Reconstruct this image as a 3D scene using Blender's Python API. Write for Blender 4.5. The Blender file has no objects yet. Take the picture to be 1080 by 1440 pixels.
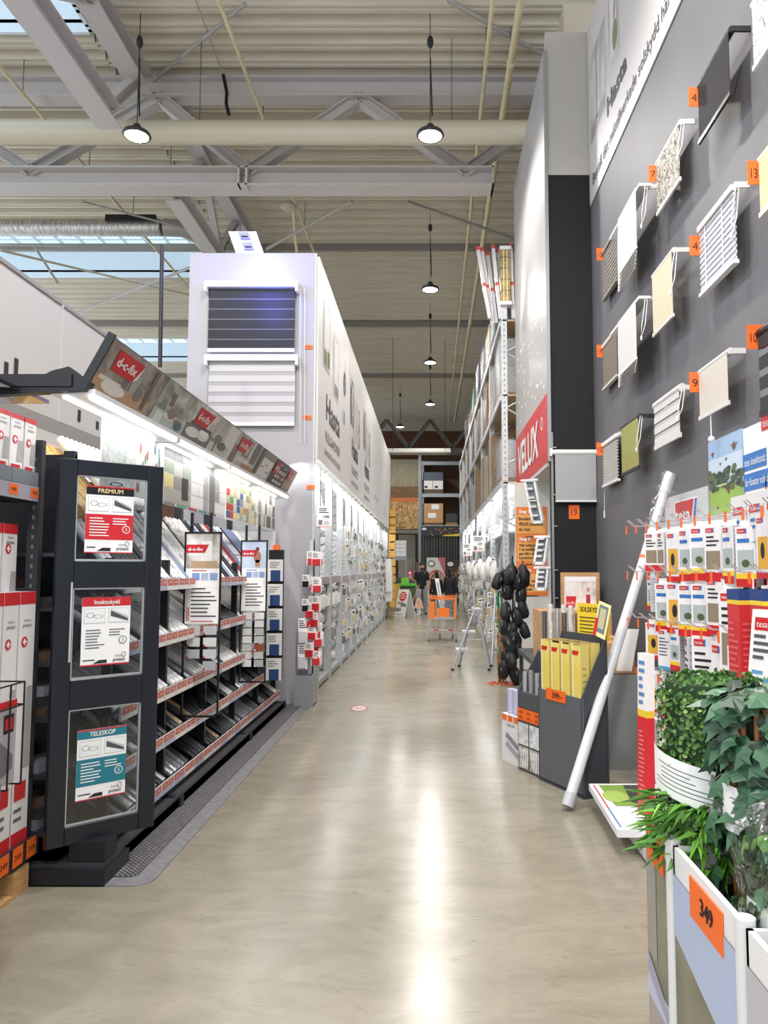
import bpy, bmesh, math, random
from mathutils import Vector, Matrix
R = math.radians
PI = math.pi
rnd = random.Random(7)
scene = bpy.context.scene
COL = scene.collection
V = Vector

# ---------------------------------------------------------------- camera maths
F_PX = 1050.0; CX = 605.0; CY = 720.0; PITCH = math.atan(82 / F_PX); EYE = 1.55
def ray(px, py):
    x = (px - CX) / F_PX; y = (CY - py) / F_PX
    c, s = math.cos(PITCH), math.sin(PITCH)
    return V((x, c - y * s, s + y * c))
def at_x(px, py, X):
    d = ray(px, py); t = X / d.x
    return V((X, d.y * t, EYE + d.z * t))
def at_y(px, py, Y):
    d = ray(px, py); t = Y / d.y
    return V((d.x * t, Y, EYE + d.z * t))
def at_z(px, py, Z):
    d = ray(px, py); t = (Z - EYE) / d.z
    return V((d.x * t, d.y * t, Z))

# ---------------------------------------------------------------- materials
MATS = {}
def lin(h):
    h = h.lstrip('#')
    out = []
    for i in (0, 2, 4):
        c = int(h[i:i + 2], 16) / 255
        out.append(c / 12.92 if c <= 0.04045 else ((c + 0.055) / 1.055) ** 2.4)
    return (*out, 1)
def newmat(name):
    m = bpy.data.materials.new(name); m.use_nodes = True
    nt = m.node_tree
    return m, nt, nt.nodes['Principled BSDF']
def P(hexc, rough=0.55, metal=0.0, spec=0.5):
    k = ('p', hexc, rough, metal, spec)
    if k not in MATS:
        m, nt, b = newmat('paint_' + hexc.strip('#'))
        # small procedural variation of the surface
        b.inputs['Base Color'].default_value = lin(hexc)
        b.inputs['Roughness'].default_value = rough
        b.inputs['Metallic'].default_value = metal
        b.inputs['Specular IOR Level'].default_value = spec
        MATS[k] = m
    return MATS[k]
def lighter(h, k=.3):  # whitens print colours, standing in for lamp light they miss
    h = h.lstrip('#'); return '#' + ''.join('%02x' % int(int(h[i:i + 2], 16) * (1 - k) + 255 * k) for i in (0, 2, 4))
def emit(hexc, s):
    k = ('e', hexc, s)
    if k not in MATS:
        m, nt, b = newmat('lamp_' + hexc.strip('#'))
        b.inputs['Base Color'].default_value = (0, 0, 0, 1)
        b.inputs['Emission Color'].default_value = lin(hexc)
        b.inputs['Emission Strength'].default_value = s
        MATS[k] = m
    return MATS[k]
def noisy(name, stops, scale=(1, 1, 1), nscale=5.0, detail=6, rough=0.6, metal=0, bump=0.0, dist=0.0, kind='noise', interp='LINEAR', bscale=None, rvar=None):
    if name in MATS: return MATS[name]
    m, nt, b = newmat(name); N = nt.nodes; L = nt.links
    tc = N.new('ShaderNodeTexCoord'); mp = N.new('ShaderNodeMapping')
    mp.inputs['Scale'].default_value = scale
    L.new(tc.outputs['Object'], mp.inputs['Vector'])
    if kind == 'noise':
        t = N.new('ShaderNodeTexNoise'); t.inputs['Detail'].default_value = detail
        t.inputs['Distortion'].default_value = dist; fo = t.outputs['Fac']
    elif kind == 'voronoi':
        t = N.new('ShaderNodeTexVoronoi'); fo = t.outputs['Color']
    elif kind == 'wave':
        t = N.new('ShaderNodeTexWave'); t.inputs['Distortion'].default_value = dist; fo = t.outputs['Fac']
    t.inputs['Scale'].default_value = nscale
    L.new(mp.outputs[0], t.inputs['Vector'])
    cr = N.new('ShaderNodeValToRGB'); cr.color_ramp.interpolation = interp
    el = cr.color_ramp.elements
    while len(el) < len(stops): el.new(0.5)
    for e, (p, c) in zip(el, stops): e.position = p; e.color = lin(c)
    L.new(fo, cr.inputs[0]); L.new(cr.outputs[0], b.inputs['Base Color'])
    b.inputs['Roughness'].default_value = rough; b.inputs['Metallic'].default_value = metal
    if rvar:
        mr = N.new('ShaderNodeMapRange'); mr.inputs['To Min'].default_value = rvar[0]; mr.inputs['To Max'].default_value = rvar[1]
        L.new(fo, mr.inputs['Value']); L.new(mr.outputs[0], b.inputs['Roughness'])
    if bump:
        bp = N.new('ShaderNodeBump'); bp.inputs['Strength'].default_value = bump; bp.inputs['Distance'].default_value = 0.01
        if bscale:
            t2 = N.new('ShaderNodeTexNoise'); t2.inputs['Scale'].default_value = bscale; L.new(mp.outputs[0], t2.inputs['Vector']); fo = t2.outputs['Fac']
        L.new(fo, bp.inputs['Height']); L.new(bp.outputs[0], b.inputs['Normal'])
    MATS[name] = m
    return m
def film(name, tint='#ffffff', mixf=0.18, rough=0.08, bump=0.0):
    if name in MATS: return MATS[name]
    m, nt, b = newmat(name); N = nt.nodes; L = nt.links
    N.remove(b)
    tr = N.new('ShaderNodeBsdfTransparent'); tr.inputs[0].default_value = lin(tint)
    gl = N.new('ShaderNodeBsdfGlossy'); gl.inputs['Roughness'].default_value = rough
    lw = N.new('ShaderNodeLayerWeight'); lw.inputs['Blend'].default_value = 0.35
    mr = N.new('ShaderNodeMapRange'); mr.inputs['To Min'].default_value = mixf * 0.35; mr.inputs['To Max'].default_value = min(1, mixf * 3)
    L.new(lw.outputs['Facing'], mr.inputs['Value'])
    mx = N.new('ShaderNodeMixShader'); L.new(mr.outputs[0], mx.inputs[0]); L.new(tr.outputs[0], mx.inputs[1]); L.new(gl.outputs[0], mx.inputs[2])
    if bump:
        tc = N.new('ShaderNodeTexCoord'); t2 = N.new('ShaderNodeTexNoise'); t2.inputs['Scale'].default_value = 14; t2.inputs['Distortion'].default_value = 2
        L.new(tc.outputs['Object'], t2.inputs['Vector'])
        bp = N.new('ShaderNodeBump'); bp.inputs['Strength'].default_value = bump; bp.inputs['Distance'].default_value = 0.03
        L.new(t2.outputs['Fac'], bp.inputs['Height']); L.new(bp.outputs[0], gl.inputs['Normal']); L.new(bp.outputs[0], lw.inputs['Normal'])
    L.new(mx.outputs[0], N['Material Output'].inputs[0])
    MATS[name] = m
    return m

WHITE = P('#ececea', 0.5); OFFW = P('#dddbd6', 0.55); PAPER = P('#f1f0ee', 0.6)
BLACK = P('#101216', 0.4); NAVY = P('#161b22', 0.35); INK = P('#1c1c20', 0.6)
RED = P('#c8232b', 0.45); ORANGE = P('#ef6a1e', 0.5); GREYP = P('#8f9193', 0.5)
STEEL = P('#c3c6c8', 0.38, 0.5); CHROME = P('#d8dadc', 0.22, 0.9); DGREY = P('#4a4d52', 0.5)
YELLOW = P('#eccb35', 0.45); BLUE = P('#2f6fb8', 0.5); TEAL = P('#1d7787', 0.5)
DUCT = P('#a9a39b', 0.5); BEAM = P('#c0bab6', 0.45); CREAMPIPE = P('#d8cba4', 0.4)
GALV = noisy('galvanised_steel', [(0.3, '#b3b7ba'), (0.7, '#d0d3d5')], nscale=30, rough=0.4, metal=0.35)
CARD = noisy('corrugated_cardboard', [(0.3, '#b98c5c'), (0.7, '#cfa273')], scale=(1, 1, 8), nscale=6, rough=0.8)
WOODM = noisy('pine_wood', [(0.25, '#a77d4d'), (0.75, '#d1a873')], scale=(1, 6, 12), nscale=4, rough=0.7, dist=1)
OSB = noisy('osb_board', [(0.3, '#7d5a30'), (0.5, '#a98250'), (0.7, '#c9a36a')], scale=(14, 14, 5), nscale=2, rough=0.7, kind='voronoi')

# ---------------------------------------------------------------- text outlines
_TXT = {}
def text_geo(s):
    if s in _TXT: return _TXT[s]
    cu = bpy.data.curves.new('txt', 'FONT'); cu.body = s; cu.size = 1.0; cu.resolution_u = 2
    ob = bpy.data.objects.new('txt', cu); COL.objects.link(ob)
    dg = bpy.context.evaluated_depsgraph_get()
    me = bpy.data.meshes.new_from_object(ob.evaluated_get(dg))
    vs = [tuple(v.co) for v in me.vertices]; fs = [tuple(p.vertices) for p in me.polygons]
    bpy.data.objects.remove(ob); bpy.data.curves.remove(cu); bpy.data.meshes.remove(me)
    if vs:
        x0 = min(v[0] for v in vs); x1 = max(v[0] for v in vs); y0 = 0.0; y1 = 0.70
        vs = [((v[0] - x0), v[1]) for v in vs]; w = x1 - x0
    else: w = 1
    _TXT[s] = (vs, fs, w)
    return _TXT[s]

class Fr:
    def __init__(s, o, u, v):
        s.o = V(o); s.u = V(u).normalized(); s.v = V(v).normalized(); s.n = s.u.cross(s.v)
    def p(s, a, b, c=0.0): return s.o + s.u * a + s.v * b + s.n * c
    def off(s, a, b, c=0.0): return Fr(s.p(a, b, c), s.u, s.v)
X_, Y_, Z_ = V((1, 0, 0)), V((0, 1, 0)), V((0, 0, 1))
def FL(x, y, z): return Fr((x, y, z), Y_, Z_)          # faces +X (left side of the aisle)
def FRt(x, y, z): return Fr((x, y, z), -Y_, Z_)        # faces -X (right side)
def FC(x, y, z): return Fr((x, y, z), X_, Z_)          # faces the camera

class MB:
    def __init__(s): s.v = []; s.f = []; s.m = []; s.mats = []; s.sm = []
    def mi(s, m):
        if m not in s.mats: s.mats.append(m)
        return s.mats.index(m)
    def add(s, vs, fs, m, smooth=False):
        b = len(s.v); s.v += [tuple(v) for v in vs]; k = s.mi(m)
        for f in fs: s.f.append(tuple(i + b for i in f)); s.m.append(k); s.sm.append(smooth)
        return s
    def box(s, x0, y0, z0, x1, y1, z1, m, bev=0.0):
        return s.fb(Fr((0, 0, 0), X_, Y_), x0, y0, z0, x1, y1, z1, m)
    def fb(s, F, a0, b0, c0, a1, b1, c1, m):
        vs = [F.p(a, b, c) for c in (c0, c1) for b in (b0, b1) for a in (a0, a1)]
        return s.add(vs, [(0, 2, 3, 1), (4, 5, 7, 6), (0, 1, 5, 4), (2, 6, 7, 3), (0, 4, 6, 2), (1, 3, 7, 5)], m)
    def bb(s, F, a0, b0, c0, a1, b1, c1, m, e=0.004):
        """box with chamfered edges round the face outline"""
        vs = []
        for c, k in ((c0, 0), (c1 - e, 0), (c1, e)):
            for (a, b) in ((a0 + k, b0 + k), (a1 - k, b0 + k), (a1 - k, b1 - k), (a0 + k, b1 - k)): vs.append(F.p(a, b, c))
        fs = [(3, 2, 1, 0), (8, 9, 10, 11)]
        for r in (0, 4):
            for i in range(4): j = (i + 1) % 4; fs.append((r + i, r + j, r + 4 + j, r + 4 + i))
        return s.add(vs, fs, m)
    def fr(s, F, a0, b0, a1, b1, c, m):
        return s.add([F.p(a0, b0, c), F.p(a1, b0, c), F.p(a1, b1, c), F.p(a0, b1, c)], [(0, 1, 2, 3)], m)
    def fpoly(s, F, pts, c, m):
        return s.add([F.p(a, b, c) for a, b in pts], [tuple(range(len(pts)))], m)
    def prism(s, F, pts, c0, c1, m):
        n = len(pts); vs = [F.p(a, b, c0) for a, b in pts] + [F.p(a, b, c1) for a, b in pts]
        fs = [tuple(reversed(range(n))), tuple(range(n, 2 * n))] + [(i, (i + 1) % n, n + (i + 1) % n, n + i) for i in range(n)]
        return s.add(vs, fs, m)
    def disc(s, F, a, b, ra, rb, c, m, n=20, hole=None):
        pts = [(a + ra * math.cos(2 * PI * i / n), b + rb * math.sin(2 * PI * i / n)) for i in range(n)]
        if hole is None: return s.fpoly(F, pts, c, m)
        q = [(a + ra * hole * math.cos(2 * PI * i / n), b + rb * hole * math.sin(2 * PI * i / n)) for i in range(n)]
        vs = [F.p(x, y, c) for x, y in pts] + [F.p(x, y, c) for x, y in q]
        return s.add(vs, [(i, (i + 1) % n, n + (i + 1) % n, n + i) for i in range(n)], m)
    def cyl(s, p0, p1, r, m, n=12, r1=None, caps=True, smooth=True):
        p0 = V(p0); p1 = V(p1); d = (p1 - p0); r1 = r if r1 is None else r1
        w = d.normalized(); a = w.cross(Z_) if abs(w.z) < 0.9 else w.cross(X_)
        a.normalize(); b = w.cross(a)
        vs = []
        for p, rr in ((p0, r), (p1, r1)):
            for i in range(n):
                t = 2 * PI * i / n; vs.append(p + a * math.cos(t) * rr + b * math.sin(t) * rr)
        s.add(vs, [(i, (i + 1) % n, n + (i + 1) % n, n + i) for i in range(n)], m, smooth)
        if caps: s.add(vs, [tuple(reversed(range(n))), tuple(range(n, 2 * n))], m)
        return s
    def tube(s, pts, r, m, n=8, caps=True):
        pts = [V(p) for p in pts]; rings = []
        up = None
        for i, p in enumerate(pts):
            d = (pts[min(i + 1, len(pts) - 1)] - pts[max(i - 1, 0)]).normalized()
            if up is None:
                up = d.cross(Z_) if abs(d.z) < 0.9 else d.cross(X_)
            up = (up - d * up.dot(d)).normalized(); b = d.cross(up)
            rr = r[i] if isinstance(r, (list, tuple)) else r
            rings.append([p + up * math.cos(2 * PI * k / n) * rr + b * math.sin(2 * PI * k / n) * rr for k in range(n)])
        vs = [v for rg in rings for v in rg]; fs = []
        for i in range(len(rings) - 1):
            for k in range(n): fs.append((i * n + k, i * n + (k + 1) % n, (i + 1) * n + (k + 1) % n, (i + 1) * n + k))
        s.add(vs, fs, m, True)
        if caps: s.add(rings[0] + rings[-1], [tuple(reversed(range(n))), tuple(range(n, 2 * n))], m)
        return s
    def lathe(s, o, prof, m, n=20, axis=Z_, sx=1.0, sy=1.0):
        o = V(o); w = V(axis).normalized(); a = w.cross(Y_) if abs(w.y) < 0.9 else w.cross(X_); a.normalize(); b = w.cross(a)
        vs = []
        for r, h in prof:
            for i in range(n):
                t = 2 * PI * i / n; vs.append(o + w * h + a * math.cos(t) * r * sx + b * math.sin(t) * r * sy)
        fs = [(j * n + i, j * n + (i + 1) % n, (j + 1) * n + (i + 1) % n, (j + 1) * n + i) for j in range(len(prof) - 1) for i in range(n)]
        return s.add(vs, fs, m, True)
    def ball(s, c, r, m, n=10, sx=1, sy=1, sz=1):
        prof = [(max(1e-4, math.sin(PI * i / n)) , -math.cos(PI * i / n)) for i in range(n + 1)]
        c = V(c); vs = []
        k = n * 2
        for q, h in prof:
            for i in range(k):
                t = 2 * PI * i / k; vs.append((c.x + r * sx * q * math.cos(t), c.y + r * sy * q * math.sin(t), c.z + r * sz * h))
        return s.add(vs, [(j * k + i, j * k + (i + 1) % k, (j + 1) * k + (i + 1) % k, (j + 1) * k + i) for j in range(n) for i in range(k)], m, True)
    def text(s, F, st, a, b, h, m, c=0.002, al='C', w=None, bold=0):
        vs, fs, tw = text_geo(st)
        if not vs: return s
        k = h / 0.70; kx = k if w is None else w / tw
        x0 = {'L': a, 'C': a - tw * kx / 2, 'R': a - tw * kx}[al]
        s.add([F.p(x0 + x * kx, b + y * k, c) for x, y in vs], fs, m)
        if bold:
            for i_, (dx, dy) in enumerate(((bold, 0), (-bold, 0), (0, bold * .7), (0, -bold * .7))):
                s.add([F.p(x0 + x * kx + dx, b + y * k + dy, c + max(0.0003, bold * .05) * (i_ + 1)) for x, y in vs], fs, m)
        return s
    def lines(s, F, a0, b0, a1, b1, n, m, c=0.002, fill=0.45, ragged=True, rg=None):
        rg = rg or rnd
        dh = (b1 - b0) / n
        for i in range(n):
            w = (a1 - a0) * (rg.uniform(.55, 1.0) if ragged else 1)
            b = b1 - dh * (i + 1) + dh * (1 - fill) / 2
            s.fr(F, a0, b, a0 + w, b + dh * fill, c, m)
        return s
    def build(s, name, parent=None, label=None, origin=None):
        me = bpy.data.meshes.new(name)
        M = WM.get(parent.name) if parent is not None else None
        if M is not None:
            Mi = M.inverted(); vs = [Mi @ V(v) for v in s.v]
        elif origin is not None:
            o = V(origin); vs = [V(v) - o for v in s.v]
        else: vs = s.v
        me.from_pydata(vs, [], s.f)
        for m in s.mats: me.materials.append(m)
        me.polygons.foreach_set('material_index', s.m)
        me.polygons.foreach_set('use_smooth', s.sm)
        me.update()
        ob = bpy.data.objects.new(name, me); COL.objects.link(ob)
        if parent is not None: ob.parent = parent; WM[ob.name] = M
        elif origin is not None: ob.location = origin
        if label: ob['label'] = label
        return ob
WM = {}
def tag(o, label, cat=None, group=None, kind=None):
    o['label'] = label
    if cat: o['category'] = cat
    if group: o['group'] = group
    if kind: o['kind'] = kind
    return o
def thing(name, label, cat, loc=(0, 0, 0), rz=0.0, group=None):
    o = bpy.data.objects.new(name, None); COL.objects.link(o)
    o.empty_display_size = 0.1
    o.location = loc; o.rotation_euler = (0, 0, rz)
    WM[o.name] = Matrix.Translation(V(loc)) @ Matrix.Rotation(rz, 4, 'Z')
    return tag(o, label, cat, group)
def local(o): WM[o.name] = Matrix.Identity(4)     # author following parts in the thing's own axes
def solo(mb, name, label, cat, origin, group=None): return tag(mb.build(name, origin=origin), label, cat, group)
def struct(mb, name, label, origin=(0, 0, 0)): return tag(mb.build(name, origin=origin), label, None, None, 'structure')
def dup(root, loc, rot=None, label=None, group=None, scale=None):
    r = root.copy(); COL.objects.link(r); r.location = loc
    if rot is not None: r.rotation_euler = rot if isinstance(rot, tuple) else (0, 0, rot)
    if scale: r.scale = (scale,) * 3 if not isinstance(scale, tuple) else scale
    if label: r['label'] = label
    if group: r['group'] = group
    for ch in list(root.children):
        c = ch.copy(); COL.objects.link(c); c.parent = r
        for g in list(ch.children):
            d = g.copy(); COL.objects.link(d); d.parent = c
    return r
class Proto:
    """first use moves the prototype itself, later uses copy it"""
    every = []
    def __init__(s, o): s.o = o; s.used = False; Proto.every.append(s)
    def put(s, loc, rot=None, label=None, group=None, scale=None):
        if not s.used:
            s.used = True; o = s.o; o.location = loc
            if rot is not None: o.rotation_euler = rot if isinstance(rot, tuple) else (0, 0, rot)
            if scale: o.scale = (scale,) * 3 if not isinstance(scale, tuple) else scale
            if label: o['label'] = label
            if group: o['group'] = group
            return o
        return dup(s.o, loc, rot, label, group, scale)
def area(loc, rot, sx, sy, power, col=(1, 1, 1), name='light'):
    l = bpy.data.lights.new(name, 'AREA'); l.shape = 'RECTANGLE'; l.size = sx; l.size_y = sy; l.energy = power; l.color = col
    o = bpy.data.objects.new(name, l); COL.objects.link(o); o.location = loc; o.rotation_euler = rot
    return o

# ---------------------------------------------------------------- camera, world, view
cam = bpy.data.cameras.new('camera'); co = bpy.data.objects.new('camera', cam); COL.objects.link(co)
cam.sensor_fit = 'AUTO'; cam.sensor_width = 36; cam.lens = 36 * F_PX / 1440; cam.shift_x = -(CX - 540) / 1440
cam.clip_start = 0.05; cam.clip_end = 200
co.location = (0, 0, EYE); co.rotation_euler = (PI / 2 + PITCH, 0, 0); scene.camera = co
scene.view_settings.view_transform = 'Standard'; scene.view_settings.look = 'None'
scene.view_settings.gamma = 1.0; scene.view_settings.use_curve_mapping = False
scene.view_settings.exposure = 0.42
w = bpy.data.worlds.new('World'); scene.world = w; w.use_nodes = True
bg = w.node_tree.nodes['Background']; bg.inputs[0].default_value = (0.86, 0.92, 1.0, 1); bg.inputs[1].default_value = 1.35  # sky also serves as soft fill through the hall's unmodelled sides
# ================================================================ the hall
def floor_mat():
    m, nt, b = newmat('polished_concrete'); N = nt.nodes; L = nt.links
    tc = N.new('ShaderNodeTexCoord')
    def nz(sc, det, dist=0, mp=(1, 1, 1)):
        mm = N.new('ShaderNodeMapping'); mm.inputs['Scale'].default_value = mp; L.new(tc.outputs['Object'], mm.inputs[0])
        t = N.new('ShaderNodeTexNoise'); t.inputs['Scale'].default_value = sc; t.inputs['Detail'].default_value = det; t.inputs['Distortion'].default_value = dist
        L.new(mm.outputs[0], t.inputs['Vector']); return t
    a = nz(0.8, 10, 0.5); c = nz(2.6, 14, 1.1, (1, 1.9, 1)); d = nz(45, 4)
    c.inputs['Roughness'].default_value = .62
    r1 = N.new('ShaderNodeValToRGB'); e = r1.color_ramp.elements
    e[0].position = 0.30; e[0].color = lin('#8a8475'); e[1].position = 0.72; e[1].color = lin('#9c9586')
    L.new(a.outputs['Fac'], r1.inputs[0])
    r2 = N.new('ShaderNodeValToRGB'); e = r2.color_ramp.elements
    e[0].position = 0.30; e[0].color = lin('#807a6a'); e[1].position = 0.72; e[1].color = lin('#a69f8f')
    L.new(c.outputs['Fac'], r2.inputs[0])
    mx = N.new('ShaderNodeMix'); mx.data_type = 'RGBA'; mx.inputs['Factor'].default_value = 0.55
    L.new(r1.outputs[0], mx.inputs['A']); L.new(r2.outputs[0], mx.inputs['B'])
    e_ = nz(8, 10, 2.6, (1, 2.6, 1)); r3 = N.new('ShaderNodeValToRGB'); el = r3.color_ramp.elements
    el[0].position = .60; el[0].color = (1, 1, 1, 1); el[1].position = .70; el[1].color = (.84, .82, .79, 1)
    L.new(e_.outputs['Fac'], r3.inputs[0]); m2 = N.new('ShaderNodeMix'); m2.data_type = 'RGBA'; m2.blend_type = 'MULTIPLY'; m2.inputs['Factor'].default_value = 1
    L.new(mx.outputs['Result'], m2.inputs['A']); L.new(r3.outputs[0], m2.inputs['B']); L.new(m2.outputs['Result'], b.inputs['Base Color'])
    mr = N.new('ShaderNodeMapRange'); mr.inputs['From Min'].default_value = .3; mr.inputs['From Max'].default_value = .7
    mr.inputs['To Min'].default_value = 0.17; mr.inputs['To Max'].default_value = 0.27
    L.new(a.outputs['Fac'], mr.inputs['Value']); L.new(mr.outputs[0], b.inputs['Roughness'])
    bp = N.new('ShaderNodeBump'); bp.inputs['Strength'].default_value = 0.04; bp.inputs['Distance'].default_value = 0.006
    L.new(a.outputs['Fac'], bp.inputs['Height']); L.new(bp.outputs[0], b.inputs['Normal'])
    b.inputs['Specular IOR Level'].default_value = 0.42
    return m
struct(MB().box(-14, -3, -0.1, 6, 46, 0, floor_mat()), 'floor', 'polished beige grey concrete floor of the aisle')

DECK = noisy('painted_roof_deck', [(0.3, '#cac1ae'), (0.7, '#d6cdba')], scale=(0.2, 3, 1), nscale=3, rough=0.5)
holes = [(-20, -5.5, 7.4, 11.4), (-20, -6.2, 18.5, 21.5), (-20, -7.0, 27.4, 30.4)]
def deck(y0, y1, x0, x1, mb, zb=10.2, pitch=0.42):
    y = y0; prof = []
    while y < y1 - 1e-6:
        p = min(pitch, y1 - y)
        prof += [(y, 0.15), (y + .20 * p, 0.15), (y + .22 * p, 0.135), (y + .40 * p, 0.135), (y + .50 * p, 0.0), (y + .62 * p, 0.0), (y + .65 * p, 0.03), (y + .73 * p, 0.03), (y + .76 * p, 0.0), (y + .92 * p, 0.0)]
        y += pitch
    prof.append((y1, 0.13))
    vs = [(x, yy, zb + h) for x in (x0, x1) for yy, h in prof]; n = len(prof)
    mb.add(vs, [(i, i + 1, n + i + 1, n + i) for i in range(n - 1)], DECK)
mb = MB()
deck(-2, 46, -5.5, 6, mb)
deck(-2, 7.4, -20, -5.5, mb); deck(11.4, 18.5, -20, -5.5, mb)
deck(18.5, 21.5, -6.2, -5.5, mb); deck(21.5, 27.4, -20, -5.5, mb); deck(27.4, 30.4, -7.0, -5.5, mb); deck(30.4, 46, -20, -5.5, mb)
mb.box(-20, -2, 10.36, 6, 7.4, 10.42, P('#8a8781'))
mb.box(-20, 11.4, 10.36, 6, 18.5, 10.42, P('#8a8781')); mb.box(-5.5, 7.4, 10.36, 6, 11.4, 10.42, P('#8a8781'))
mb.box(-6.2, 18.5, 10.36, 6, 21.5, 10.42, P('#8a8781')); mb.box(-20, 21.5, 10.36, 6, 27.4, 10.42, P('#8a8781'))
mb.box(-7, 27.4, 10.36, 6, 30.4, 10.42, P('#8a8781')); mb.box(-20, 30.4, 10.36, 6, 46, 10.42, P('#8a8781'))
struct(mb, 'ceiling', 'ribbed grey beige steel roof deck with skylight openings')
SKYG = film('skylight_glazing', '#e8f4fa', 0.1, 0.2)
for i, (x0, x1, y0, y1) in enumerate(holes):
    fr = MB(); cw = P('#dfe9ee', 0.6)
    fr.box(x0, y1, 10.2, x1, y1 + .06, 11.0, cw); fr.box(x0, y0 - .06, 10.2, x1, y0, 11.0, cw); fr.box(x1, y0, 10.2, x1 + .06, y1, 11.0, cw)
    x = x0
    while x < x1: fr.box(x, y0, 10.98, x + .05, y1, 11.05, cw); x += 0.62
    for k in range(1, 4): yy = y0 + (y1 - y0) * k / 4; fr.box(x0, yy, 11.0, x1, yy + .035, 11.04, cw)
    o = struct(fr, 'window_%d' % (i + 1), 'roof skylight with white curb and glazing bars', (x1, y1, 10.2))
    g = MB().box(x0, y0, 11.06, x1, y1, 11.07, SKYG)
    WM[o.name] = Matrix.Translation(V((x1, y1, 10.2))); g.build('glazing', o)

# shell
DW = noisy('dark_wall_paint', [(0.3, '#68676a'), (0.7, '#6e6d70')], nscale=1.5, rough=0.6)
WR = 2.1
mb = MB().box(WR, 0.6, 0, WR + .12, 9.46, 8.7, DW)
struct(mb, 'wall_right', 'dark grey sample wall hung with window blinds', (WR, 9.4, 0))
UPW = P('#b9b5ae', 0.6); DK2 = P('#29292b', 0.6, 0, .15)
mb = MB().box(1.53, 9.42, 0, WR, 9.5, 6.72, DK2).box(1.53, 9.42, 6.72, WR, 9.5, 8.7, UPW)
struct(mb, 'wall_front', 'narrow wall stub beside the sample wall, dark below and pale above', (1.8, 9.42, 0))
mb = MB().box(-20, 46, 0, 6, 46.2, 10.4, noisy('brown_back_wall', [(0.3, '#54361f'), (0.7, '#6b4528')], nscale=2, rough=0.7))
mb.box(4.5, 9.5, 0, 4.6, 46, 10.4, P('#6d6a64'))
struct(mb, 'wall_back', 'brown rear wall of the hall', (0, 46, 0))

# ---- steelwork
def ibeam(mb, p0, p1, h, w, m, tf=0.03, tw=0.03, side=None):
    p0 = V(p0); p1 = V(p1); d = (p1 - p0).normalized()
    sd = side.normalized() if side else d.cross(Z_).normalized()
    up = sd.cross(d).normalized()
    F = Fr(p0, sd, up)
    L_ = (p1 - p0).length
    sg = 1 if F.n.dot(d) > 0 else -1
    for (a0, b0, a1, b1) in ((-w / 2, -h / 2, w / 2, -h / 2 + tf), (-w / 2, h / 2 - tf, w / 2, h / 2), (-tw / 2, -h / 2 + tf, tw / 2, h / 2 - tf)):
        mb.fb(F, a0, b0, 0, a1, b1, L_ * sg, m)
YT = 12.5
t = thing('roof_truss', 'grey steel roof truss crossing the aisle behind the thick duct', 'roof truss', (0, YT, 8.1))
m1 = MB(); ibeam(m1, (-14, YT, 8.3), (1.09, YT, 8.3), 0.34, 0.4, BEAM); m1.box(-3.3, YT - .2, 8.13, -3.27, YT - .02, 8.47, BEAM); m1.box(1.06, YT - .2, 8.13, 1.09, YT + .2, 8.47, BEAM)
m1.build('bottom_chord', t)
m1 = MB(); ibeam(m1, (-14, YT, 9.95), (5, YT, 9.95), 0.36, 0.3, BEAM); m1.build('top_chord', t)
def pxX(px, Y, z): return (px - CX) / F_PX * (Y * math.cos(PITCH) + (z - EYE) * math.sin(PITCH))
bot = [pxX(p, YT, 8.3) for p in (-260, 45, 350, 655)]; top = [pxX(p, YT, 9.9) for p in (-110, 225, 505, 800)]
for i in range(4):
    for a, b in ((bot[i], top[i]),) + (((bot[i + 1], top[i]),) if i < 3 else ()):
        m2 = MB(); ibeam(m2, (a, YT, 8.45), (b, YT, 9.8), 0.2, 0.2, BEAM, .02, .02, side=Y_); m2.build('diagonal', t)
m2 = MB(); m2.box(bot[2] - .02, YT - .2, 8.1, bot[2] + .02, YT, 8.5, BEAM); m2.build('stiffener', t)

t = thing('roof_truss', 'lengthwise steel truss above the pole lamp at the upper left', 'roof truss', (-4.97, 6, 8.2))
m1 = MB(); ibeam(m1, (-4.97, 1.5, 8.55), (-4.97, 11.1, 8.55), 0.34, 0.36, BEAM); m1.build('bottom_chord', t)
m1 = MB(); ibeam(m1, (-4.97, 1.5, 9.92), (-4.97, 12.3, 9.92), 0.34, 0.34, BEAM); m1.build('top_chord', t)
for ya, yb in ((4.2, 6.2), (8.2, 6.2), (8.6, 10.2), (11.0, 12.0)):
    m2 = MB(); ibeam(m2, (-4.97, ya, 8.7), (-4.97, yb, 9.8), 0.16, 0.16, BEAM, .02, .02, side=X_); m2.build('diagonal', t)
t = thing('roof_truss', 'lengthwise steel truss running away above the tall white end block', 'roof truss', (-4.6, 20, 8.2))
m1 = MB(); ibeam(m1, (-4.6, 12.9, 8.3), (-4.6, 34, 8.3), 0.3, 0.3, BEAM); m1.build('bottom_chord', t)
m1 = MB(); ibeam(m1, (-4.6, 12.9, 9.92), (-4.6, 34, 9.92), 0.3, 0.3, BEAM); m1.build('top_chord', t)
for k in range(8):
    y = 13.2 + k * 2.6
    m2 = MB(); ibeam(m2, (-4.6, y, 8.45), (-4.6, y + 1.3, 9.8), 0.14, 0.14, BEAM, .02, .02, side=X_); m2.build('diagonal', t)
    m2 = MB(); ibeam(m2, (-4.6, y + 1.3, 9.8), (-4.6, y + 2.6, 8.45), 0.14, 0.14, BEAM, .02, .02, side=X_); m2.build('diagonal', t)
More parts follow.
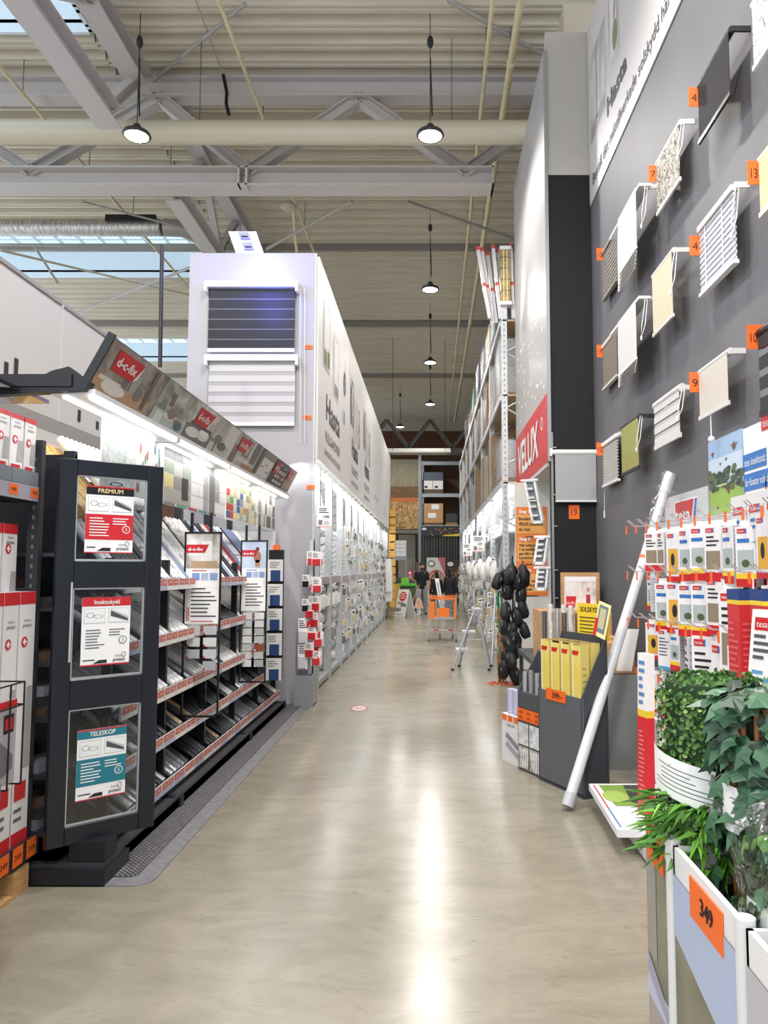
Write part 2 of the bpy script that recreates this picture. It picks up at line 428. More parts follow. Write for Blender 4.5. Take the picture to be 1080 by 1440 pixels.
for yy, lab in ((19.2, 'flat grey roof purlin, nearest of the three behind the truss'), (25.4, 'flat grey roof purlin, middle one of the three behind the truss'), (32.3, 'flat grey roof purlin, farthest of the three behind the truss')):
    solo(MB().box(-14, yy, 10.02, 4.5, yy + .12, 10.2, P('#8f8a82')), 'roof_purlin', lab, 'roof beam', (0, yy, 10.02), None)
# rear truss seen over the far cross aisle
t = thing('roof_truss', 'dim steel roof truss at the far end of the hall', 'roof truss', (0, 41, 8.2))
m1 = MB(); ibeam(m1, (-10, 41, 8.1), (4.4, 41, 8.1), .35, .4, P('#87827b')); m1.build('bottom_chord', t)
for k in range(5):
    x = -6 + k * 2.4
    m2 = MB(); ibeam(m2, (x, 41, 8.3), (x + 1.2, 41, 9.9), .2, .2, P('#87827b'), .02, .02, side=Y_); m2.build('diagonal', t)
    m2 = MB(); ibeam(m2, (x + 1.2, 41, 9.9), (x + 2.4, 41, 8.3), .2, .2, P('#87827b'), .02, .02, side=Y_); m2.build('diagonal', t)

# ---- pipes and ducts
def pipe(p0, p1, r, m, name, label, cat='pipe', rings=True, hang=True, n=12, step=3.0):
    p0 = V(p0); p1 = V(p1)
    t = thing(name, label, cat, p0)
    a = MB().cyl(p0, p1, r, m, n)
    a.build('pipe_run', t)
    d = (p1 - p0); L_ = d.length; d.normalize(); k = step / 2
    while k < L_:
        q = p0 + d * k
        if rings: MB().cyl(q - d * .03, q + d * .03, r * 1.25, m, n).build('collar', t)
        if hang: MB().cyl(q + V((0, 0, r)), V((q.x, q.y, 10.25)), 0.008, P('#6e6b66', .5, .3), 6).build('hanger_rod', t)
        k += step
    return t
pipe((-14, 11.6, 8.63), (3.5, 11.6, 8.63), 0.185, P('#c6bda6', .35), 'ventilation_duct', 'thick cream ventilation duct crossing the aisle in front of the truss', 'duct', rings=False, n=24, step=4.1)
pipe((1.27, 2, 9.6), (1.33, 40, 9.6), 0.058, CREAMPIPE, 'sprinkler_pipe', 'thicker cream sprinkler pipe running along above the right racks', step=6.2)
pipe((0.86, 2, 9.62), (1.0, 40, 9.62), 0.036, CREAMPIPE, 'sprinkler_pipe', 'thinner cream sprinkler pipe beside the thicker one over the aisle', step=6.2)
pipe((-3.05, 2, 9.6), (-2.95, 18.5, 9.6), 0.03, CREAMPIPE, 'sprinkler_pipe', 'thin cream sprinkler pipe above the tall white end block', step=4.3)
pipe((-6.9, 5, 9.6), (-6.9, 34, 9.6), 0.032, CREAMPIPE, 'sprinkler_pipe', 'thin cream sprinkler pipe at the upper left near the skylights', step=4.7)
pipe((-7.5, 14.1, 9.3), (-4.5, 14.1, 9.3), 0.11, P('#96918c'), 'ventilation_duct', 'slim grey duct just behind the bottom beam of the truss', 'duct', rings=True, hang=True, step=1.6)
FOIL = noisy('spiral_foil', [(0.35, '#8d8b88'), (0.65, '#e4e2dd')], scale=(60, 1, 6), nscale=1.2, rough=0.3, metal=0.7, bump=0.6)
t = thing('foil_duct', 'silver foil wrapped spiral duct above the left header boards', 'duct', (-8, 16, 9.1))
q = MB(); x = -12.0
pts = []; rs = []
while x < -5.9: pts.append((x, 16, 9.12)); rs.append(0.185 + (0.008 if len(pts) % 2 else -0.006)); x += 0.05
q.tube(pts, rs, FOIL, 20); q.build('duct_skin', t)
MB().box(-7.1, 15.75, 9.16, -6.0, 15.83, 9.3, BLACK).build('hanger_band', t)
q = MB().tube([(-5.9, 16, 9.12), (-5.5, 16.05, 9.12), (-5.2, 16.3, 9.05), (-5.05, 16.7, 8.9), (-5.0, 17.5, 8.6)], 0.19, P('#a8a49e', .4, .4), 18); q.build('duct_elbow', t)
def cl(p):
    return p if p.z < 10.12 else V((p.x * (10.12 - EYE) / (p.z - EYE), p.y * (10.12 - EYE) / (p.z - EYE), 10.12))
def rod(p0, p1, r, label, m=None, cat='brace rod', name='brace_rod'):
    p0 = cl(p0); p1 = cl(p1)
    solo(MB().cyl(p0, p1, r, m or P('#a9a5a0', .5), 8), name, label, cat, p0)
rod(at_y(205, 122, 12.9), at_y(345, 5, 10.6), 0.03, 'diagonal grey brace rod under the roof left of the hanging black cable')
rod(at_y(275, 0, 11.2), at_y(314, 105, 12.3), 0.012, 'thin hanging conduit above the black cable end')
solo(MB().tube([at_y(314, 105, 12.3), at_y(319, 130, 12.3), at_y(318, 145, 12.3), at_y(322, 162, 12.3)], 0.03, BLACK, 8), 'hanging_cable', 'short thick black cable end hanging under the roof deck', 'cable', at_y(314, 105, 12.3))
rod(at_y(630, 0, 10.9), at_y(765, 78, 12.2), 0.035, 'diagonal grey brace rod under the roof beside the two cream pipes')
rod(at_y(0, 345, 20), at_y(262, 350, 22), 0.02, 'thin brace rod crossing in front of the long skylight')
rod(at_y(0, 352, 16.5), at_y(268, 415, 24), 0.03, 'long cream tie rod sloping below the skylight', P('#cfc6ae'))
rod(at_y(105, 442, 24), at_y(270, 375, 19), 0.04, 'grey brace rising left of the tall white block')
rod(at_y(48, 346, 18), at_y(81, 398, 18), 0.03, 'short grey strut in front of the skylight')
rod(at_y(572, 283, 14.5), at_y(770, 352, 17), 0.035, 'diagonal brace rod behind the truss end')
rod(at_y(375, 350, 15.6), at_y(495, 283, 14.2), 0.035, 'diagonal brace rod above the white block top')
rod(at_y(115, 283, 14.2), at_y(350, 345, 16.6), 0.022, 'thin diagonal wire brace behind the foil duct')
rod(at_y(420, 385, 17), at_y(412, 295, 15), 0.03, 'cream down pipe with detector above the white block', CREAMPIPE)
solo(MB().lathe(at_y(406, 290, 14.6), [(0.0, .05), (.12, .05), (.18, -.02), (.1, -.08), (0.0, -.08)], P('#b8b2a6'), 16), 'smoke_detector', 'round pale detector under the roof above the white block', 'detector', at_y(406, 290, 14.6))
rod(at_y(225, 516, 7.6), at_y(228, 345, 7.6), 0.022, 'slim black hanging pole behind the tilted picture header', BLACK, 'pole', 'hanging_pole')

# ---- high-bay lamps
LR = P('#3a3b3e', 0.4, 0.3); LE = emit('#f4f8ff', 22)
lp = thing('highbay_lamp', 'x', 'lamp', (0, 0, 0), group=None)
q = MB().lathe((0, 0, 0), [(0.0, .16), (.05, .16), (.07, .10), (.12, .07), (.19, .035), (.205, 0), (.19, -.02), (.17, -.02)], LR, 24); HS = q.build('housing', lp)
q = MB().lathe((0, 0, 0), [(0.17, -.015), (.0, -.02)], LE, 24); q.build('lens', HS)
q = MB().cyl((0, 0, .15), (0, 0, 1.9), .007, INK, 6).cyl((.03, 0, .3), (.0, 0, 1.2), .012, INK, 6).ball((0, 0, 1.45), .05, INK, 6, sz=2); q.build('suspension_cable', lp)
lamp = Proto(lp)
LAMPS = [(0, 10.55, 'round high-bay lamp hanging over the aisle, nearest in the centre row'), (0, 16.6, 'round high-bay lamp over the aisle, second of the centre row'),
         (0, 22.6, 'round high-bay lamp over the aisle, third of the centre row'), (0, 28.4, 'round high-bay lamp over the aisle, farthest of the centre row'),
         (-4.33, 10.55, 'round high-bay lamp hanging at the upper left below the lengthwise beam'), (-1.35, 33, 'small far high-bay lamp left of the centre row')]
for x, y, lab in LAMPS: lamp.put((x, y, 7.95), None, lab)
def bay(x, y, pw=168):
    l = bpy.data.lights.new('bay_light', 'SPOT'); l.spot_size = R(168); l.spot_blend = .5; l.shadow_soft_size = .18; l.energy = pw * 3.0; l.color = (1, .96, .91)
    o = bpy.data.objects.new('bay_light', l); COL.objects.link(o); o.location = (x, y, 7.9)
for x, y in ((0, 4.6), (0, 10.55), (0, 16.6), (0, 22.6), (0, 28.4), (-4.33, 4.6), (-4.33, 10.55), (-1.35, 33), (-4.33, -1.4), (0, -1.4), (1.2, 1.6)): bay(x, y)
# ================================================================ left side
# ---- tall white end block and long banner facade
XF = -1.36; YB = 8.84
t = thing('end_panel', 'tall white boxed end panel carrying the black blind with a blue glow', 'end panel', (-2.15, YB, 0))
MB().box(-2.93, YB, 0, -1.40, YB + .08, 5.41, P('#a5a3a8', .55)).build('box_panel', t)
MB().box(-1.40, YB + .002, 0, -1.385, YB + .05, 5.41, GALV).build('edge_profile', t)
# blinds on the block
def zebra(x0, x1, z0, z1, y, m_a, m_b, n, label, rail, duty=.66):
    t = thing('roller_blind', label, 'blind', ((x0 + x1) / 2, y, z0))
    MB().box(x0 - .03, y - .10, z1, x1 + .03, y - .005, z1 + .07, rail).build('cassette', t)
    q = MB(); dz = (z1 - z0) / n
    for i in range(n):
        z = z0 + dz * i
        q.box(x0, y - .05, z, x1, y - .045, z + dz * duty, m_a); q.box(x0, y - .046, z + dz * duty, x1, y - .042, z + dz, m_b)
    q.build('fabric', t)
    MB().box(x0, y - .06, z0 - .04, x1, y - .03, z0, rail).build('bottom_rail', t)
    for xx in (x0 - .04, x1 + .01):
        MB().box(xx, y - .12, z1 - .06, xx + .03, y, z1 + .06, rail).build('bracket', t)
    q = MB()
    for dx in (0.06, 0.11): q.cyl((x1 + dx, y - .05, z1), (x1 + dx * 1.1, y - .03, z0 - .25), .005, OFFW, 6)
    q.build('pull_chain', t)
    return t
pa = at_y(294, 405, YB - .05); pb = at_y(414, 490, YB - .05)
zebra(pa.x, pb.x, pb.z, pa.z, YB, P('#101119', .6), P('#5a5a64', .6), 6, 'black striped roller blind on the tall white end panel', WHITE, .84)
MB_led = MB().box(pa.x + .66, YB - .13, pa.z + .07, pa.x + .70, YB - .1, pa.z + .09, emit('#bfe8ff', 12))
solo(MB_led, 'led_indicator', 'tiny blue lit lamp on top of the black striped blind', 'lamp', (pa.x + .68, YB - .12, pa.z + .07))
l = bpy.data.lights.new('blue_glow', 'POINT'); l.energy = 26; l.color = (.10, .13, 1); l.shadow_soft_size = .04
o = bpy.data.objects.new('blue_glow', l); COL.objects.link(o); o.location = (pa.x + .66, YB - .26, pa.z + .2)
l = bpy.data.lights.new('blue_glow', 'POINT'); l.energy = 5; l.color = (.12, .16, 1); l.shadow_soft_size = .04
o = bpy.data.objects.new('blue_glow', l); COL.objects.link(o); o.location = (pa.x + .75, YB - .32, pa.z - .25)
pc = at_y(294, 508, YB - .05); pd = at_y(414, 594, YB - .05)
zebra(pc.x, pd.x, pd.z, pc.z, YB, P('#bdbbbd', .6), P('#a19fa2', .6), 6, 'white pleated striped blind below the black one on the end panel', WHITE, .6)
def price_tag(F, txt, name='price_tag', label='small orange price tag', w=.1, h=.06, cat='price tag'):
    q = MB().fb(F, -w / 2, 0, 0, w / 2, h, .003, ORANGE)
    q.text(F, txt, 0, h * .22, h * .55, INK, .0035, w=w * .75)
    return solo(q, name, label, cat, F.o)
for (px, py, lab) in ((434, 491, 'small orange price tag beside the black striped blind'), (432, 590, 'small orange price tag low right of the white pleated blind'), (437, 688, 'lowest orange price tag on the tall white end panel')):
    p = at_y(px, py, YB - .006); price_tag(FC(p.x, p.y, p.z), '199:-', label=lab, w=.1, h=.05)
# electrical box sign on top of the block
p = at_y(328, 352, YB - .1)
t = thing('socket_board', 'small white board with two sockets on top of the end panel', 'socket board', (-2.25, YB + .1, 5.41))
Fb = Fr((-2.38, YB + .06, 5.42), (1, 0, 0), (-0.36, 0.0, 1))
q = MB().fb(Fb, 0, 0, 0, .34, .30, .02, P('#e9e6ea', .5)); q.build('board', t)
for bz in (.05, .19): q = MB().fb(Fb, .12, bz, .02, .24, bz + .09, .05, P('#8d92a0', .4)).fb(Fb, .14, bz + .02, .05, .22, bz + .035, .06, INK); q.build('socket', t)
MB().box(-2.36, YB + .0, 5.41, -2.12, YB + .1, 5.43, P('#d5d2d2')).build('foot', t)

# long facade banners
seams = [8.92, 12.3, 14.8, 17.4, 20.0, 22.6, 25.4]
GREY2 = P('#5b5f66', .6); SHOT = noisy('printed_interior_photo', [(0.3, '#8f8f90'), (0.5, '#cfcdca'), (0.7, '#ece9e4')], nscale=4, rough=.6, interp='CONSTANT')
SHOT2 = noisy('printed_room_photo', [(0.35, '#4f5765'), (0.5, '#a7a9ae'), (0.62, '#e0dcd6')], nscale=3, rough=.6)
SHOT3 = noisy('printed_curtain_photo', [(0.35, '#8b3b3c'), (0.5, '#c9b9ae'), (0.62, '#e7e2dc')], nscale=3, rough=.6)
BAN = noisy('banner_white', [(0.3, '#e8e6e4'), (0.7, '#f0eeec')], nscale=1, rough=.5)
descr = ['with two window pictures, nearest to the white end panel', 'with a blue grey curtain picture, second from the end panel', 'with a narrow curtain picture, third from the end panel',
         'with a faint caption only, fourth from the end panel', 'plain with a small grey mark, fifth from the end panel', 'with a dark slot at its edge, farthest from the end panel']
for i in range(6):
    y0, y1 = seams[i], seams[i + 1] - .015
    F = FL(XF, y0, 2.9); L_ = y1 - y0; H = 2.5
    q = MB().fb(F, 0, 0, -.03, L_, H, 0, BAN)
    if i == 0:
        q.fr(F, .35, 1.25, 1.0, 2.15, .003, P('#bfc3c4')); q.fr(F, .45, 1.3, .92, 2.08, .005, P('#eceae6')); q.fr(F, .45, 1.3, .7, 1.5, .007, P('#7c8a55')); q.fr(F, .75, 1.32, .95, 1.55, .007, P('#5c6a3c'))
        q.fr(F, 1.35, 1.1, 1.95, 2.0, .003, P('#d5d5d5')); q.fr(F, 1.45, 1.15, 1.85, 1.92, .005, P('#ecebe9')); q.fr(F, 1.5, 1.15, 1.9, 1.3, .007, P('#8d948a'))
        q.disc(F, 2.75, 1.6, .16, .2, .004, P('#6d7178')); q.text(F, 'S', 2.75, 1.52, .16, WHITE, .006)
        q.fr(F, 2.5, .95, 2.65, 1.15, .004, P('#c6d4e4')); q.fr(F, 2.68, .95, 2.83, 1.15, .004, P('#9fb1c8'))
    elif i in (1, 2):
        q.fr(F, .2, 1.15, .8, 1.95, .003, SHOT2); q.fr(F, .8, 1.0, 1.3, 1.75, .003, P('#d9d6d2')); q.fr(F, 1.3, .95, 1.9, 1.7, .003, SHOT3 if i == 1 else SHOT2)
        q.fr(F, .3, 1.15, .42, 1.8, .005, P('#4b5363'))
    if i < 3:
        q.text(F, 'Hasta', L_ * .42, .62, .34, GREY2, .004, w=L_ * .42, bold=.012)
        q.text(F, 'SOLSKYDD' if i else 'RULLGARDINER', L_ * .42, .33, .14, GREY2, .004, w=L_ * .45)
        q.text(F, 'I\u00c5TTA INSPIRERANDE ...' if 0 else 'GARDINER & PERSIENNER', L_ * .42, .14, .08, GREY2, .004, w=L_ * .5)
    elif i == 3: q.text(F, 'MARKISER & TILLBEH\u00d6R', L_ * .5, .4, .1, P('#a7a7a9'), .004, w=L_ * .6)
    elif i == 4: q.fr(F, 2.0, .2, 2.15, .6, .004, P('#bcbcc2'))
    else: q.fr(F, 2.3, .1, 2.5, 1.1, .004, P('#3a3350'))
    solo(q, 'banner_panel', 'tall white banner board ' + descr[i], 'banner', (XF, y0, 2.9))
# facade racking (posts, beams, back, shelves)
BACKW = P('#e6e6e6', .6)
t = thing('pallet_racking', 'long light grey racking under the white banners, filled with hanging goods', 'racking', (-1.9, 17, 0))
MB().box(-2.55, 8.95, 0, -2.5, 25.4, 5.3, BACKW).build('back_panel', t)
MB().box(-2.5, 25.3, 0, -1.36, 25.4, 5.4, P('#e2ddd2')).build('end_board', t)
ys = [9.75, 10.95, 12.3, 13.55, 14.8, 16.1, 17.4, 18.7, 20.0, 21.3, 22.6, 23.9, 25.2]
for y in ys:
    q = MB().box(-1.54, y - .045, 0, -1.44, y + .045, 2.9, GALV)
    for k in range(28): q.fr(FL(-1.4385, y, .1 + k * .1), -.012, -.02, .012, .02, 0, DGREY)
    q.build('upright', t)
    q = MB()
    for k in range(3): q.cyl((-1.5, y, .3 + k * .9), (-2.45, y, .75 + k * .9), .016, GALV, 6).cyl((-2.45, y, .75 + k * .9), (-1.5, y, 1.2 + k * .9), .016, GALV, 6)
    q.build('brace', t)
for z, nm in ((1.42, 'shelf'),):
    for i in range(len(ys) - 1):
        if i in (1, 4): continue
MB().box(-1.56, 8.95, 1.36, -1.46, 25.3, 1.46, P('#a99e9c')).build('price_rail', t)
MB().box(-2.5, 8.95, 1.40, -1.56, 12.3, 1.43, GALV).build('shelf', t)
MB().box(-2.5, 8.95, .74, -1.5, 12.3, .78, GALV).build('shelf', t)
MB().box(-2.5, 8.95, .03, -1.46, 25.3, .10, P('#a3a6a8')).build('base_shelf', t)
MB().box(-2.5, 8.95, 2.1, -1.6, 12.3, 2.12, GALV).build('shelf', t)
t2 = thing('strip_light', 'bright strip light under the lower edge of the white banners', 'lamp', (-1.48, 12, 2.84))
for k in range(9): MB().box(-1.56, 8.96 + k * 1.3, 2.84, -1.46, 10.1 + k * 1.3, 2.88, emit('#fbfdff', 5)).build('tube', t2)
for yy in (9.6, 12, 15, 18, 21, 24): area((-1.6, yy, 2.82), (0, R(-12), 0), .12, 2.4, 14, (1, 1, 1), 'strip_glow')
# window film rolls / leaning profiles behind the first bays
q0 = MB().box(-.02, -.02, 0, .02, .02, 1.0, WHITE)
prof = Proto(tag(q0.build('curtain_profile'), 'x', 'profile'))
tg = random.Random(3)
for i in range(16):
    y = 9.05 + i * .2 + tg.uniform(0, .05)
    prof.put((-1.75 - tg.uniform(0, .3), y, 1.43), (0, R(-tg.uniform(8, 16)), 0), 'long white curtain profile leaning on the upper shelf nearest the end panel', 'curtain profiles leaning on the upper shelf', (1, 1, tg.uniform(.55, .66)))
for i in range(14):
    y = 9.05 + i * .22 + tg.uniform(0, .05)
    prof.put((-1.62 - tg.uniform(0, .3), y, 2.12), (0, R(-tg.uniform(8, 16)), 0), 'white curtain profile standing above the upper shelf close under the banner', 'curtain profiles close under the banner', (1, 1, tg.uniform(.5, .7)))
BL2 = P('#2b2c30', .5)
q0 = MB().box(-.03, -.03, 0, .03, .03, .62, BL2)
bp_ = Proto(tag(q0.build('roller_blind_pack'), 'x', 'blind pack'))
for i in range(3): bp_.put((-1.62, 10.2 + i * .16, 1.43), (0, R(-14), 0), 'dark packed roller blind leaning among white profiles near the end panel', 'dark packed roller blinds')
# hanging blister packs (white) along the far bays
def packmesh(w, h, d, body, accent, pos=.0, frac=.3, name='blister_pack'):
    q = MB(); F = FL(0, 0, 0)
    q.fb(F, -w / 2, -h, 0, w / 2, 0, .004, body)
    q.bb(F, -w * .36, -h * .86, .004, w * .36, -h * .35, d, accent, .006)
    q.fr(F, -w * .3, -h * .27, w * .3, -h * .12, .006, INK)
    return q.build(name)
WP = [Proto(tag(packmesh(.09, .2, .03, PAPER, c), 'x', 'hanging pack')) for c in (P('#c9c9c8', .3), P('#b7c0c8', .3), P('#6d6b6b', .4), P('#c9bb9a', .5))]
GRP = 'hanging packs in the far left bays'
def bayname(y): return ['left racking bay around the third upright', 'left racking bays at the middle banner', 'left racking bays toward the far end'][0 if y < 15 else (1 if y < 19 else 2)]
n = 0
for i, y in enumerate([12.6 + k * .29 for k in range(43)]):
    for k, z in enumerate((.5, .78, 1.06, 1.32, 1.75, 2.0, 2.3)):
        if tg.random() < .12: continue
        y2 = y + tg.uniform(-.14, .14); x = -1.44 - tg.uniform(0, .05)
        c = tg.randrange(4)
        WP[c].put((x, y2, z + tg.uniform(0, .05)), tg.uniform(-.7, .7), ('white' if c < 3 else 'beige and white') + ' pack hanging in the ' + bayname(y) , 'packs hanging in the ' + bayname(y) + (' beige' if c == 3 else ''), (1.6, tg.uniform(.8, 1.9), tg.uniform(.7, 1.35)))
        n += 1
# row of white cord packs on hooks, middle height near bays, and bigger rolls below
cp = Proto(tag(packmesh(.08, .3, .05, PAPER, P('#eceae4', .3), name='cord_pack'), 'x', 'hanging pack'))
for i in range(22):
    for kk in range(2):
        cp.put((-1.5 - .12 * kk, 9.25 + i * .135, 1.30), tg.uniform(-.3, .3), 'white cord pack hanging in a dense row under the price rail near the end panel', 'white cord packs under the price rail')
def rollbag(m):
    q = MB().lathe((0, 0, 0), [(.0, 0), (.1, 0), (.13, .04), (.13, .12), (.1, .16), (.05, .17), (.04, .13), (0, .13)], m, 14, sx=1, sy=.9)
    return q.build('fabric_roll')
rb = [Proto(tag(rollbag(m), 'x', 'fabric roll')) for m in (P('#e3e1dc', .7), P('#b5b2ac', .7), P('#8a8f98', .6))]
for i in range(9):
    for k in range(3):
        for j in range(2):
            if tg.random() < .15: continue
            c = tg.randrange(3)
            rb[c].put((-1.66 - .3 * j, 11.0 + i * .16 - (0 if i < 8 else 0), .11 + k * .175), (0, R(tg.uniform(-8, 8)), tg.uniform(0, 3)), ['cream', 'grey', 'blue grey'][c] + ' wrapped roll stacked on the low shelf of the left racking', ['cream', 'grey', 'blue grey'][c] + ' rolls on the low shelf')
for i in range(8): rb[i % 2].put((-1.62, 9.9 + i * .33, .79), (R(tg.uniform(-30, 30)), 0, 0), ['cream', 'grey'][i % 2] + ' wrapped roll lying on the mid shelf behind the red pack strip', ['cream', 'grey'][i % 2] + ' rolls on the mid shelf')
q = MB().box(-.3, -.22, 0, .3, .22, .38, P('#8d8f92')).box(-.26, -.225, .03, .26, -.22, .34, P('#b9bbbd'))
solo(MB().box(-2.0, 9.9, .1, -1.55, 10.5, .42, P('#9b9da0')).box(-1.549, 9.95, .14, -1.545, 10.45, .38, P('#c7c9cb')), 'storage_crate', 'grey crate on the base shelf behind the steel post protector', 'crate', (-1.78, 10.2, .1))
# price sign in first bay
def aisle_sign(F, w, h, name, label, price):
    q = MB().fb(F, 0, 0, 0, w, h, .01, PAPER)
    q.lines(F, w * .1, h * .66, w * .9, h * .93, 3, INK, .012, .5); q.text(F, price, w * .62, h * .42, h * .14, INK, .012, w=w * .35, bold=.002)
    q.fr(F, w * .08, h * .1, w * .34, h * .34, .012, P('#77777a')); q.lines(F, w * .45, h * .1, w * .92, h * .3, 3, P('#8a8a8d'), .012)
    q.fr(F, 0, h * .0, w, h * .03, .012, ORANGE)
    return solo(q, name, label, 'price sign', F.o)
p = at_y(446, 741, 9.7)
aisle_sign(Fr((p.x, 9.7, p.z), (1, .25, 0), Z_), .19, .27, 'price_sign', 'white price sign hanging in the first bay beside the end panel', '199')
# red packs strip at the block corner
t = thing('hook_strip', 'wire hook strip on the edge of the white end panel', 'hook strip', (-1.33, 8.86, .4))
q = MB().box(-1.375, 8.80, .35, -1.365, 8.83, 2.05, STEEL)
for z in (.5, .62, .74, .86, .98, 1.1, 1.25, 1.4, 1.62): q.cyl((-1.37, 8.8, z + .03), (-1.30, 8.68, z + .05), .004, CHROME, 6)
q.build('strip', t)
MB().box(-1.42, 8.80, .35, -1.365, 8.835, 1.9, P('#c9cccd', .4)).build('sleeve', t)
def redpack(w, h, c):
    q = MB(); F = FC(0, 0, 0)
    q.fb(F, -w / 2, -h, 0, w / 2, 0, .004, PAPER); q.bb(F, -w * .4, -h * .95, .004, w * .4, -h * .5, .03, c, .006)
    q.lines(F, -w * .38, -h * .4, w * .38, -h * .08, 4, P('#55555a'), .006)
    return q.build('strip_pack')
rp = Proto(tag(redpack(.11, .17, RED), 'x', 'hanging pack')); rk = Proto(tag(redpack(.09, .15, BLACK), 'x', 'hanging pack'))
for k, z in enumerate((.62, .72, .82, .92, 1.04, 1.14, 1.24, 1.45, 1.75)):
    for j in range(3):
        rp.put((-1.34 + tg.uniform(-.05, .05), 8.74 - j * .035, z + tg.uniform(0, .03)), tg.uniform(-.5, .3), 'white and red pack hanging on the hook strip, row %s up' % ['lowest', 'second', 'third', 'fourth', 'fifth', 'sixth', 'seventh', 'eighth', 'topmost'][k], 'red packs on the hook strip row %s' % ['a', 'b', 'c', 'd', 'e', 'f', 'g', 'h', 'i'][k])
for k, z in enumerate((1.22, 1.5)): rk.put((-1.44, 8.70, z), -.3, ['lower', 'upper'][k] + ' white and black pack hanging left on the hook strip')
tp = Proto(tag(redpack(.12, .3, P('#d9dbdc', .3)), 'x', 'hanging pack'))
for k, z in enumerate((.95, .66)): tp.put((-1.47, 8.71, z + .05), -.2, ['upper', 'lower'][k] + ' long clear pack hanging left of the red packs')
# post protector
q = MB().prism(FC(-1.56, 8.66, 0), [(0, 0), (.22, 0), (.22, .32), (.19, .35), (.03, .35), (0, .32)], -.0, .012, P('#8e9092', .4)).box(-1.35, 8.66, 0, -1.338, 8.95, .35, P('#9a9c9e', .4)).box(-1.56, 8.66, 0, -1.338, 8.95, .012, P('#9a9c9e', .4))
solo(q, 'post_protector', 'low grey steel post protector at the foot of the white end panel', 'post protector', (-1.45, 8.7, 0))
# leaning brown board, yellow magazines rack at far end
q = MB(); t = thing('magazine_rack', 'tall rack of yellow leaflets at the far end of the left racking', 'magazine rack', (-1.32, 25.0, 0))
MB().box(-1.36, 24.7, 0, -1.33, 25.2, 3.6, P('#b98f58')).build('frame', t)
for k in range(12):
    q = MB(); F = FL(-1.33, 24.6, .35 + k * .27)
    for j in range(4): q.fb(F, j * .15, 0, 0, j * .15 + .12, .22, .05 + .12, P(['#d9a94f', '#e0b765', '#c99643', '#e5c27a'][j], .6))
    q.build('leaflet_pocket', t)
solo(MB().box(-1.36, 22.9, .9, -1.2, 23.5, 1.9, P('#ecebe9')).box(-1.36, 23.05, .6, -1.18, 23.4, 1.5, P('#e4e3e1')), 'cleaning_mop_bundle', 'bundle of white fabric hanging at the far end of the left racking', 'fabric bundle', (-1.3, 23.2, .6))

# ---- header boards behind the film display
HB = P('#bfbcb8', .5)
for i, (y0, y1, lab) in enumerate(((2.6, 5.77, 'pale header board with cut off lettering behind the shop shelf, nearer half'), (5.8, 8.8, 'pale header board behind the tilted picture header, farther half'))):
    F = FL(-2.92, y0, 2.72)
    q = MB().fb(F, 0, 0, -.03, y1 - y0, .94, 0, HB).fb(F, 0, .92, 0, y1 - y0, .95, .012, P('#8e8a86')).fb(F, 0, -.12, -.03, y1 - y0, 0, 0, P('#8e8a86'))
    if i == 0:
        for k in range(5): q.fr(F, 2.3 + k * .12, .12, 2.3 + k * .12 + .05, .2 + .06 * (k % 3), .004, INK)
        q.disc(F, 3.1, .22, .03, .03, .004, INK, 14, .7)
    else:
        for k in range(4): q.fr(F, .3 + k * .34, .06, .3 + k * .34 + .05, .16 - .03 * (k % 2), .004, INK)
    solo(q, 'header_board', lab, 'header board', (-2.92, y0, 2.75))
q = MB(); F = Fr((-2.9, 2.9, 2.60), Y_, V((.55, 0, -.35)))
q.fb(F, 0, 0, 0, 5.6, .55, .02, P('#a39f98', .6)); 
solo(q, 'shelf_canopy', 'sloping grey canopy board below the pale header boards', 'canopy', (-2.7, 4, 2.4))

# ---- film display gondola
XG = -1.72; G0, G1 = 4.2, 8.68
t = thing('display_shelving', 'long black display shelving with five sloping rows of film rolls', 'shelving', (-2.0, 6.4, 0))
MB().box(-2.42, G0, .1, -2.38, G1, 2.02, P('#1b1c20', .5)).build('back_panel', t)
MB().box(-2.38, 3.86, 0, -1.86, 8.78, .10, P('#2b2d31', .45)).build('base_plinth', t)
for yy in (5.0, 6.9, 8.5): MB().box(-2.2, yy, .0, -1.625, yy + .06, .075, P('#1d1f23', .4)).build('foot', t)
MB().box(-1.86, 4.12, 0.0, -1.64, 8.62, .07, P('#46474b', .45)).box(-1.66, 4.12, 0, -1.64, 8.62, .08, P('#2b2c30', .4)).build('kick_rail', t)
MB().box(-2.4, G1, .1, -1.8, G1 + .04, 2.0, P('#c3c2c2', .5)).build('side_panel', t)
rowz = [1.44, 1.085, .735, .435, .135]
TAGM = P('#cd6e60', .55); TAGO = P('#d46a4c', .55); RAILW = P('#d9d5d8', .35); RAILB = P('#b7bfdc', .35)
